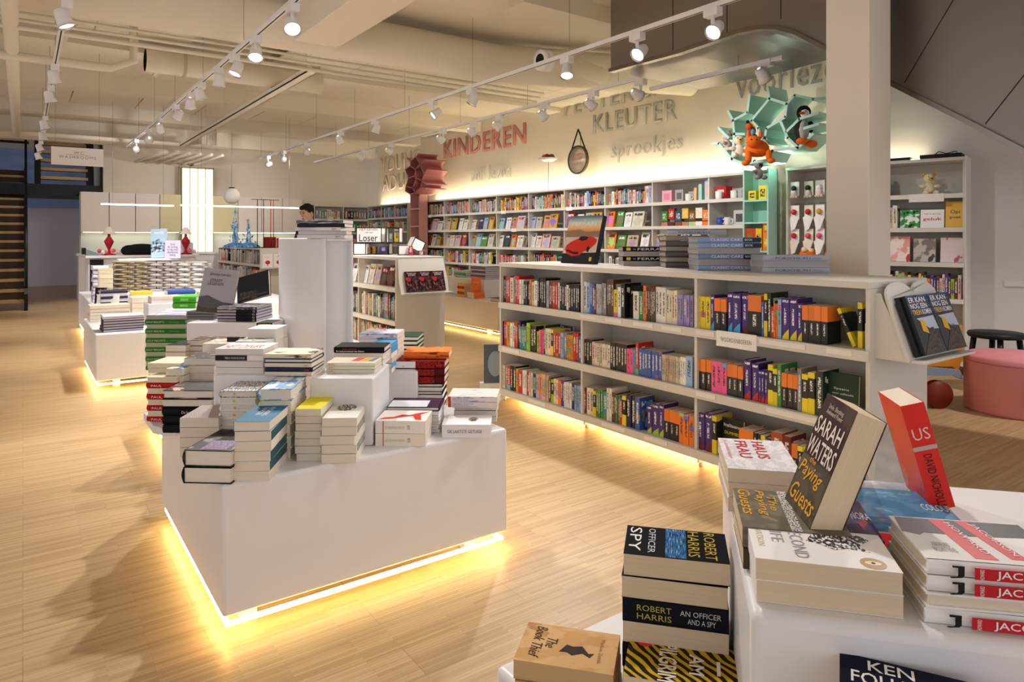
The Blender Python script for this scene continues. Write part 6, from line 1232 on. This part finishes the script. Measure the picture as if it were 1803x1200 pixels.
plush('penguin_toy', 'black and white plush penguin with orange feet on the mint tree', tpt(1050, 745, TXX + .06), .95, (('body', '2A2A2E', ((0, .02, .13, .075, .07, .13),)), ('belly', 'B8B4B0', ((-.01, -.03, .12, .055, .04, .11),)), ('head', '161618', ((.01, 0, .31, .075, .07, .075),)), ('face', 'F0ECE8', ((-.01, -.04, .29, .05, .04, .05),)), ('beak', 'E06020', ((-.06, -.06, .29, .035, .02, .015),)), ('wing', '161618', ((.07, -.03, .16, .04, .03, .06),)), ('foot', OG, ((-.08, -.08, .0, .06, .06, .035),)), ('foot', OG, ((.03, -.09, -.03, .06, .06, .04),)), ('eyes', '101010', ((-.03, -.078, .31, .006, .005, .006),))), .3)
plush_round('plush_creature', 'big orange plush creature sprawling over the mint tree', tpt(590, 905, TXX - .06), 1.0, -.2)
plush('patchwork_toy', 'colourful patchwork plush behind the orange creature', tpt(520, 690, TXX + .02), .75, (('body', 'C83060', ((.02, 0, .08, .06, .05, .08),)), ('head', 'E8C030', ((.04, -.03, .17, .05, .05, .045),)), ('head_patch', 'E86020', ((-.04, -.05, .14, .045, .04, .045),)), ('ear', '1A1A1A', ((-.05, -.04, .2, .025, .02, .03),)), ('leg', '5AA0C0', ((.02, -.05, .06, .03, .03, .05),)), ('foot', '2A2A2A', ((.04, -.06, 0, .035, .03, .03),))))
def teddy(name, label, p, s, c, c2, rot=0, nose='1A1410'):
    return plush(name, label, p, s, (('body', c, ((0, 0, .1, .08, .07, .1),)), ('head', c, ((0, -.01, .25, .08, .075, .075),)), ('muzzle', c2, ((0, -.08, .235, .035, .03, .028),)), ('ear', c2, ((-.065, 0, .31, .03, .015, .03),)), ('ear', c2, ((.065, 0, .31, .03, .015, .03),)), ('arm', c, ((-.1, -.04, .13, .05, .03, .03),)), ('arm', c, ((.1, -.04, .13, .05, .03, .03),)), ('leg', c, ((-.07, -.08, .03, .04, .07, .038),)), ('leg', c, ((.07, -.08, .03, .04, .07, .038),)), ('nose', nose, ((0, -.11, .245, .013, .01, .01),)), ('eye', nose, ((-.03, -.078, .27, .007, .006, .007),)), ('eye', nose, ((.03, -.078, .27, .007, .006, .007),))), rot)
teddy('teddy_bear', 'cream plush bear with yellow ears sitting inside the lower left mint cell', tpt(410, 900, TXX + .05), .75, 'EADCC8', 'E8C850', -.2)
teddy('teddy_bear', 'small grey and black plush dog hanging in the mint trunk opening', tpt(600, 1120, TXX + .05), .62, '8A8A8C', '1A1A1C', .2)
teddy('teddy_bear', 'faded pink plush bear at the far left tip of the mint tree', tpt(280, 840, TXX + .08), .7, 'D8C4B8', 'C85058', .5)
# =============== pink tree ===============
PNK = mat('B07072', .5); PNT = mat('D8A6A2', .5); PX = 6.4
pt_ = empty('tree_shelf', (0, 0, 0)); tag(pt_, 'dusty pink tree-shaped shelf beside the young adult lettering', 'shelf')
def pp(c): p = atx(599 + c[0] / 2.123, 106 + c[1] / 2.123, PX - .15); return (p.y, p.z)
CELLS = (((243, 408), (262, 395), (280, 408), (278, 432), (255, 440)), ((262, 376), (283, 362), (297, 385), (280, 408), (262, 395)), ((280, 408), (300, 392), (312, 425), (305, 450), (285, 440)), ((255, 440), (278, 432), (285, 455), (270, 478), (245, 470)), ((285, 440), (305, 450), (300, 475), (280, 495), (270, 478)), ((245, 470), (270, 478), (280, 495), (262, 500), (243, 488)))
seen_ = set()
for cell in CELLS:
    for a, b in zip(cell, cell[1:] + cell[:1]):
        if (b, a) in seen_ or (a, b) in seen_: continue
        seen_.add((a, b)); board(pt_, pp(a), pp(b), PX - .15, PX + .3, PNK, .012)
for a, b in (((300, 392), (315, 372)), ((312, 425), (325, 408)), ((305, 450), (322, 462)), ((283, 362), (290, 350)), ((300, 475), (318, 478)), ((262, 376), (250, 366))): board(pt_, pp(a), pp(b), PX - .15, PX + .3, PNK, .012)
pya = ray(722).y / ray(722).x * PX; pyb = ray(739).y / ray(739).x * PX
MB().box(PX, PX + .19, pya - .02, pya, .1, 2.3).box(PX, PX + .19, pyb, pyb + .02, .1, 2.3).obj('trunk_sides', PNT, pt_)
for z in (.3, .7, 1.1, 1.45, 1.8, 2.1, 2.3): MB().box(PX, PX + .19, pyb + .02, pya - .02, z, z + .03).obj('trunk_shelf', PNT, pt_)
MB().box(PX + .18, PX + .19, pyb, pya, .1, 2.35).obj('trunk_back', PNT, pt_)
# far section left of the pink tree
FY = FX(WXF, 14.98)
yu = shelving('wall_bookcase', 'white bookcase section left of the pink tree shelf', FY, [0, .72, 1.42, 2.05], .34, 1.98, (1.69, 1.385, 1.08, .775), plinth=False, lip=.04)
MB().box(.05, 2.0, .2, .28, 1.981, 1.993).obj('light_strip', WASH, yu)
for b in range(3):
    bn = ('first', 'middle', 'last')[b]
    rnd_run(FY, (0, .72, 1.42)[b] + .03, (.72, 1.42, 2.05)[b] - .04, 1.69, .16, .22, ['blue', 'navy', 'white', 'red', 'violet', 'black', 'cyan', 'pale blue'], 'novel', 'top shelf left of the pink tree, %s bay' % bn, rk, .03, .06)
    rnd_run(FY, (0, .72, 1.42)[b] + .03, (.72, 1.42, 2.05)[b] - .2, 1.385, .16, .22, ['cream', 'white', 'red', 'beige', 'orange'], 'novel', 'second shelf left of the pink tree, %s bay' % bn, rk, .05, .08)
# =============== wall lettering and wall pieces ===============
def wall_text(body, y0, y1, z, h, c, label, ext=.012, bold=.0, X=WX - .05, space=1.1, sc='lettering'):
    r = empty('wall_lettering', (0, 0, 0)); tag(r, label, 'lettering')
    o = text(body, frame((X + .05 - ext - .002, y0, z), (0, -1, 0), (0, 0, 1)), y0 - y1, h, mat(c, .6), r, 'raised_letters', ext=ext, bold=bold, space=space)
    return o
wall_text('KINDEREN', 11.98, 9.22, 2.84, .36, 'C88078', 'large dusty red raised lettering reading kinderen', bold=.015)
wall_text('zelf lezen', 10.95, 9.66, 2.3, .26, 'D2CCBE', 'pale raised script below the red lettering', bold=.0)
wall_text('PEUTER &', 8.2, 6.3, 3.16, .27, 'ACAC9E', 'grey-green raised lettering, upper line beside the ampersand', bold=.01)
wall_text('KLEUTER', 7.53, 5.93, 2.79, .28, 'ACAC9E', 'grey-green raised lettering, lower line, reading kleuter', bold=.01)
wall_text('sprookjes', 7.15, 5.84, 2.32, .3, 'C4C2B4', 'pale raised script under the grey-green lettering')
wall_text('YOUNG\nADULT', 15.0, 13.0, 2.33, .83, 'D8C0B0', 'raised young adult lettering behind the pink tree', bold=.01)
wall_text('voorlezen', 5.02, 3.62, 2.9, .3, '9E9C98', 'grey raised script above the mint tree')
mr = empty('round_mirror', (6.72, 7.65, 2.4)); tag(mr, 'oval-looking round mirror with black strap in front of the lettered wall', 'mirror')
RX = frame((0, 0, 0), (0, 1, 0), (0, 0, 1))
MB().lathe([(.0, .0), (.2, .0), (.2, .03), (.0, .03)], 32, 0, RX).obj('glass', mat('D8C8B4', .12, .3), mr); 
MB().lathe([(.196, -.01), (.215, -.01), (.215, .035), (.196, .035), (.196, -.01)], 32, 0, RX).obj('rim', mat('5A4638', .5), mr)
STR = mat('1C1512', .6)
MB().tube([(.015, .2, .06), (.015, .0, .46)], .011, 6).obj('strap', STR, mr); MB().tube([(.015, -.2, .06), (.015, .0, .46)], .011, 6).obj('strap', STR, mr)
MB().tube([(.06, 0, -.42), (.06, 0, .42)], .006, 6).obj('rod', mat('9A968C', .4), mr)
for i, s_ in enumerate(('spiegel', 'spiegel', 'wie is de')): text(s_, frame((-.012, .12, .05 - i * .065), (0, -1, .08), (0, 0, 1)), .24, .05, mat('C87078', .5), mr)
fd = empty('wall_bowl', (6.72, 8.34, 2.44)); tag(fd, 'white bowl of orange and brown fruit upon a thin rod before the wall', 'bowl')
MB().lathe([(0, 0), (.08, .0), (.16, .05), (.15, .05), (.07, .01), (0, .01)], 20).obj('bowl', WHITE, fd)
MB().tube([(0, 0, -.45), (0, 0, 0)], .006, 6).obj('rod', mat('9A968C', .4), fd)
for x, y, c in ((-.04, .05, 'C84A18'), (.03, .0, 'B06028'), (.02, -.06, '5A5A20'), (-.05, -.03, '7A3018')): MB().ball((x, y, .07), .045, 12).obj('fruit', mat(c, .5), fd)
cam_ = empty('security_camera', tuple(atx(958, 145, 6.72))); tag(cam_, 'small dark brown box fixed high on the lettered wall', 'camera'); MB().box(0, .2, -.06, .06, -.1, .1).obj('housing', mat('3A3224', .6), cam_)
# =============== reading corner shelf ===============
FR_ = frame((6.72, 3.21, 0), RD, RN)
RZ = (1.64, 1.33, 1.01, .68, .36, .12)
ru = shelving('wall_bookcase', 'tall white bookcase right of the column with a black player on top', FR_, [-.1, .66], .3, 1.97, RZ, plinth=False, lip=.04)
MB().box(.66, .67, -.02, .42, .0, 1.98).obj('end_panel', SHELF, ru)
MB().box(-.1, .6, .1, .2, 1.971, 1.985).obj('light_strip', WASH, ru)
pl = empty('media_player', mx=FR_ @ Matrix.Translation((.3, .03, 1.971))); tag(pl, 'flat black media player with loose cable on the tall bookcase', 'player')
MB().box(0, .33, 0, .2, .0, .04).obj('case', BLACK, pl, bevel=.003); MB().tube([(.1, .1, .04), (.14, .08, .07), (.2, .1, .05), (.28, .05, .06), (.3, .1, .03)], .004, 6).obj('cable', BLACK, pl)
q = MB().box(0, .2, 0, .1, 0, .03).obj('remote_set', BLACK, mx=FR_ @ Matrix.Translation((.02, .05, 1.971))); tag(q, 'low black gadget left of the media player', 'gadget')
teddy('teddy_bear', 'cream plush bear with golden ears sitting on the tall bookcase shelf', FR_ @ Vector((.36, .12, RZ[0] + .0)), .62, 'EADCB8', 'D8A830', -.2)
def face(F, x, z, wd, ht, t, front, label, words=(), name='picture_book', y=.06, back=.12):
    r = empty(name, mx=F @ Matrix.Translation((x, y, z + .002)) @ Matrix.Rotation(-back, 4, 'X')); tag(r, label, 'book')
    MB().box(0, wd, 0, .002, 0, ht).box(0, .002, .002, t, 0, ht).box(0, wd, t - .002, t, 0, ht).obj('cover', front if not isinstance(front, str) else mat(front, .4), r)
    MB().box(.0025, wd - .002, .0025, t - .0025, .002, ht - .002).obj('page_block', pagemat(), r)
    for b, fx, fz, fw, fh, c in words: text(b, frame((fx * wd, -.0008, fz * ht), (1, 0, 0), (0, 0, 1)), fw * wd, fh * ht, mat(c, .4), r, 'title_lettering', bold=.01)
    return r
face(FR_, .13, RZ[1], .16, .17, .02, art('F0F4F0', '3C9A4C', '1a2a1c', 3), 'green and white puzzle book on the tall bookcase second shelf')
face(FR_, .30, RZ[1], .19, .17, .02, 'F2F0EE', 'white book with red script title on the tall bookcase', (('Heb je genoeg', .15, .72, .7, .07, '6A6A6A'), ('geluk', .1, .35, .8, .22, 'C82830')))
face(FR_, .50, RZ[1], .15, .24, .03, 'E8B848', 'ochre grandfather book on the tall bookcase second shelf', (('Opi', .25, .5, .5, .18, '2A4A6A'), ('groeit', .2, .32, .6, .12, '2A4A6A')))
face(FR_, .02, RZ[2], .19, .24, .03, art('F0A8A0', 'F4E8E0', 'D83848', 1.6), 'pink picture book with a smiling face, third shelf of the tall bookcase')
face(FR_, .24, RZ[2], .18, .22, .05, art('8A807C', 'C8C0BA', '5a504c', 2), 'grey photo book with a sleeping baby on the third shelf')
face(FR_, .46, RZ[2], .19, .23, .02, art('E8D8D8', 'E8D8D8', 'D86878', 2.4), 'pale book with thin drawn figures on the third shelf')
rnd_run(FR_, -.08, .12, RZ[1], .18, .24, ['red', 'rust', 'beige', 'cream'], 'parent_book', 'second shelf of the tall bookcase', rk, .02, .04)
rnd_run(FR_, -.08, .05, RZ[0], .16, .22, ['orange', 'blue', 'white', 'grey'], 'parent_book', 'top shelf of the tall bookcase', rk, .02, .04)
rnd_run(FR_, -.05, .63, RZ[3], .17, .24, ['yellow', 'orange', 'cream', 'violet', 'black', 'lime', 'pale pink', 'brown'], 'parent_book', 'fourth shelf of the tall bookcase', rk, .018, .03)
q = MB().box(.22, .5, -.018, -.013, RZ[0] - .07, RZ[0] + .005).obj('shelf_sign', mat('E8E4E0', .4), mx=FR_); tag(q, 'white blank-looking sign under the golden-eared plush bear', 'sign')
# =============== poufs, stool, wagon ===============
def pouf(label, x, y, r, h, c='D98A90'):
    o = empty('pouf', (x, y, 0)); tag(o, label, 'pouf')
    MB().lathe([(0, 0), (r * .97, 0), (r, .02), (r, h - .05), (r * .985, h - .015), (r * .93, h), (0, h + .008)], 48).obj('cushion', mat(c, .55), o)
    MB().lathe([(r + .001, h - .048), (r + .004, h - .043), (r + .001, h - .038)], 48).obj('piping', mat('C07078', .5), o)
pouf('round pink pouf standing before the grey wall', 5.78, 1.83, .32, .40)
pouf('pink pouf cut by the picture edge, nearer the aisle', 5.58, 1.2, .26, .37)
sl = empty('stool', (6.35, 2.15, 0)); tag(sl, 'small black stool behind the round pink pouf', 'stool')
MB().lathe([(0, .44), (.19, .44), (.2, .46), (.19, .48), (0, .48)], 24).obj('seat', BLACK, sl)
for a in (.5, 2.07, 3.64, 5.2): MB().tube([(.15 * math.cos(a), .15 * math.sin(a), .44), (.2 * math.cos(a), .2 * math.sin(a), 0)], .022, 8).obj('leg', BLACK, sl)
p = atz(1660, 716, 0); wg = empty('toy_cart', mx=Matrix.Translation((p.x, p.y, 0)) @ Matrix.Rotation(CAMR, 4, 'Z')); tag(wg, 'orange wooden book cart for children behind the wavy display holder', 'cart')
OC = mat('D88A20', .45); BLU = mat('8A98B0', .5); RDD = mat('7A2A18', .5)
MB().prism([(-.25, .30), (.06, .30), (.10, .26), (.13, .36), (.13, .60), (-.25, .60)], .02, 0, frame((0, .0, 0), (1, 0, 0), (0, 0, 1)), z0=-.33).obj('body', OC, wg)
MB().prism([(-.25, .24), (.04, .24), (.11, .21), (.09, .28), (-.25, .31)], .06, 0, frame((0, 0, 0), (1, 0, 0), (0, 0, 1)), z0=-.0).obj('blue_bumper', BLU, wg)
MB().lathe([(0, -.02), (.09, -.02), (.1, 0), (.1, .06), (0, .06)], 24, 0, frame((-.06, -.0, .10), (1, 0, 0), (0, 0, 1))).obj('wheel', RDD, wg)
MB().lathe([(0, -.02), (.09, -.02), (.1, 0), (.1, .06), (0, .06)], 24, 0, frame((-.06, .3, .10), (1, 0, 0), (0, 0, 1))).obj('wheel', RDD, wg)
MB().box(-.16, .02, -.028, -.021, .46, .54).obj('dark_label', mat('1C1410', .5), wg)
text('Boekjes', frame((-.15, -.03, .475), (1, 0, 0), (0, 0, 1)), .17, .05, mat('F0E0C0', .5), wg, shear=.3)
# globe book at the far foot of the island
p = atz(853, 680, .0)
gb = slabs = empty('poster_book', mx=Matrix.Translation((3.08, 4.36, .1)) @ Matrix.Rotation(CAMR + .1, 4, 'Z')); tag(gb, 'grey-blue atlas with a globe leaning on the far end of the island', 'book')
MB().box(-.17, .0, 0, .02, 0, .3).obj('cover', mat('5A6878', .4), gb)
MB().prism([(-.08 + .06 * math.cos(a * .42), .15 + .1 * math.sin(a * .42)) for a in range(15)], .0012, 0, frame((0, -.0005, 0), (1, 0, 0), (0, 0, 1))).obj('globe_picture', mat('9AB0C0', .4), gb)
text('Wereldatlas', frame((-.16, -.001, .25), (1, 0, 0), (0, 0, 1)), .14, .02, mat('D8B040', .4), gb)
MB().box(-.2, .02, -.02, .06, -.1, -.001).obj('foot_block', WHITE2, gb)
# =============== counter things ===============
def at_ctr(px, y=12.45): return aty(px, 440, y)
p = at_ctr(150); ph = empty('telephone', (p.x, p.y, .961)); tag(ph, 'black and grey desk telephone at the stairs end of the counter', 'telephone')
MB().prism([(0, 0), (.2, 0), (.2, .02), (0, .1)], .16, 0, MY.to_4x4() if 0 else frame((0, 0, 0), (1, 0, 0), (0, 0, 1))).obj('base', mat('7A8890', .4), ph)
MB().box(-.05, .0, -.16, 0, .02, .12).obj('handset', BLACK, ph)
for px, lb in ((192, 'red lamp with pale shade beside the black bag on the counter'), (327, 'red lamp with pale shade in front of the glowing light panel')):
    p = at_ctr(px); l_ = empty('table_lamp', (p.x, p.y, .961)); tag(l_, lb, 'lamp')
    RD_ = mat('B01828', .4)
    MB().lathe([(.1, 0), (.1, .015), (.03, .03), (.015, .08), (.055, .18), (.07, .22), (.02, .3), (.02, .36), (0, .36)], 8).obj('stem', RD_, l_)
    MB().lathe([(.095, .34), (.03, .45), (.028, .45), (.09, .335)], 20).obj('shade', mat('F0E4D8', .7), l_)
    for a in range(6): MB().ball((.13 * math.cos(a), .13 * math.sin(a), .05 + .02 * (a % 2)), .035, 8).obj('flower_ornament', mat('E86878' if a % 2 else 'F0D8D8', .6), l_)
p = at_ctr(225); bg = empty('black_bag', (p.x, p.y, .961)); tag(bg, 'black soft bag lying on the service counter', 'bag')
o = MB().ball((.2, 0, .08), (.28, .14, .1), 16).ball((.42, 0, .08), (.14, .12, .09), 14).ball((0.02, 0, .07), (.12, .12, .09), 14).obj('bag_body', mat('0C0C0E', .8), bg)
# far bookcase in the back right
FZ = frame((7.2, 16.45, 0), (1, 0, 0), (0, 1, 0))
FZ = frame((5.75, 16.2, 0), (1, 0, 0), (0, 1, 0))
fu = shelving('wall_bookcase', 'white bookcase on the far wall behind the person', FZ, [0, .75, 1.5], .3, 2.03, (1.7, 1.37, 1.04, .7), plinth=False)
for b in range(2):
    for r_ in range(3): rnd_run(FZ, b * .75 + .04, b * .75 + .66, (1.7, 1.37, 1.04)[r_], .18, .24, ['rust', 'orange', 'black', 'cream', 'red', 'green', 'grey'], 'reference_book', '%s shelf of the far wall bookcase, %s bay' % (('top', 'second', 'third')[r_], ('near', 'corner')[b]), rk, .05, .09)
q = MB().box(5.51, 5.74, 16.2, 16.5, .0, 2.03).obj('dark_cabinet', mat('5A4A3C', .6)); tag(q, 'dark brown open cabinet behind the person', 'cabinet')
# =============== person ===============
pp_ = atd(545, 375, 9.6); per = empty('person', (pp_.x, pp_.y, 0), CAMR - .5); tag(per, 'person with short dark hair in a dark shirt looking down behind the tower', 'person')
SK = mat('C89878', .55); SH = mat('2A2A34', .8)
bm = bpy.data.meshes.new('body'); js_ = [((0, 0, .95), .13), ((0, 0, 1.15), .12), ((0, -.01, 1.35), .135), ((0, 0, 1.45), .06), ((-.17, 0, 1.38), .06), ((-.24, -.03, 1.12), .045), ((-.2, -.22, 1.02), .035), ((.17, 0, 1.38), .06), ((.24, -.03, 1.12), .045), ((.2, -.22, 1.02), .035), ((-.09, 0, .85), .09), ((-.1, 0, .48), .06), ((-.1, .02, .06), .045), ((-.1, -.12, .03), .035), ((.09, 0, .85), .09), ((.1, 0, .48), .06), ((.1, .02, .06), .045), ((.1, -.12, .03), .035)]
bm.from_pydata([j[0] for j in js_], [(0, 1), (1, 2), (2, 3), (2, 4), (4, 5), (5, 6), (2, 7), (7, 8), (8, 9), (0, 10), (10, 11), (11, 12), (12, 13), (0, 14), (14, 15), (15, 16), (16, 17)], [])
bm.materials.append(SH); bo = bpy.data.objects.new('body', bm); COL.objects.link(bo); bo.parent = per
sk = bo.modifiers.new('skin', 'SKIN')
print('SKIN', len(bm.skin_vertices))
for v, j in zip(bm.skin_vertices[0].data, js_): v.radius = (j[1], j[1])
smooth_blob(bo, 1)
hm = Matrix.Translation((0, -.05, 1.585)) @ Matrix.Rotation(.25, 4, 'X')
MB().ball((0, 0, 0), (.078, .095, .115), 20).ball((0, -.03, -.06), (.055, .065, .055), 14).tube([(0, .03, -.16), (0, .01, -.05)], .055, 12).ball((0, -.098, -.015), (.013, .018, .022), 10).ball((-.08, .01, -.01), (.012, .02, .03), 8).ball((.08, .01, -.01), (.012, .02, .03), 8).obj('head', SK, per, mx=hm)
MB().ball((0, .02, .035), (.088, .1, .1), 18).ball((0, -.04, .085), (.07, .06, .035), 14).obj('hair', mat('14100E', .8), per, mx=hm)
for sx in (-1, 1):
    MB().ball((sx * .03, -.088, .012), (.011, .006, .006), 8).obj('eye', mat('1A1412', .3), per, mx=hm)
    MB().box(sx * .03 - .017, sx * .03 + .017, -.096, -.088, .028, .034).obj('eyebrow', mat('14100E', .8), per, mx=hm)
MB().ball((0, -.093, -.06), (.024, .006, .006), 8).obj('mouth', mat('9A5A50', .6), per, mx=hm)
# detail: hands
for sx in (-1, 1):
    m = MB().ball((sx * .2, -.27, 1.0), (.035, .05, .018), 12)
    for k in range(4): m.tube([(sx * .2 + (k - 1.5) * .018, -.3, 1.0), (sx * .2 + (k - 1.5) * .02, -.34, 1.0), (sx * .2 + (k - 1.5) * .02, -.365 + abs(k - 1.5) * .006, .985)], .008, 7)
    m.tube([(sx * .2 - sx * .03, -.26, 1.0), (sx * .2 - sx * .055, -.29, .995), (sx * .2 - sx * .06, -.315, .99)], .009, 7); m.obj('hand', SK, per)
# prints, lettering and small fittings belong to the part that carries them
CARRY = {'cover': ('title_lettering', 'lettering', 'picture', 'badge', 'sticker', 'band', 'stripe', 'spine_lettering'), 'panel': ('lettering', 'rule'), 'body': ('dark_niche', 'dark_label', 'lettering'), 'cushion': ('piping',),
         'lamp_head': ('bezel_ring', 'lens'), 'head': ('eye', 'eyes', 'nose', 'muzzle', 'ear', 'face', 'beak', 'head_patch', 'hair', 'eyebrow', 'mouth'), 'box': ('black_outline', 'lettering', 'label'), 'duct_shell': ('duct_opening', 'clamp_ring', 'mouth_ring'), 'rail': ('dark_slot',), 'frame': ('diffuser',), 'glass': ('lettering',), 'casing': ('panel_joints', 'edge_trim'), 'case': ('cable',), 'globe': ('cap',)}
kids = {}
for o in list(bpy.data.objects):
    if o.parent is not None: kids.setdefault(o.parent.name, []).append(o)
for pn, ch in list(kids.items()):
    P = bpy.data.objects[pn]
    if P.parent is not None: continue
    names = {}
    for o in ch: names.setdefault(o.name.split('.')[0], o)
    for host, words_ in CARRY.items():
        H_ = names.get(host)
        if H_ is None: continue
        for o in ch:
            n = o.name.split('.')[0]
            if o is not H_ and o.parent == P and (n in words_ or any(n.endswith('_' + w_) for w_ in words_)):
                ml = H_.matrix_local.inverted() @ o.matrix_local; o.parent = H_; o.matrix_parent_inverse = Matrix(); o.matrix_local = ml
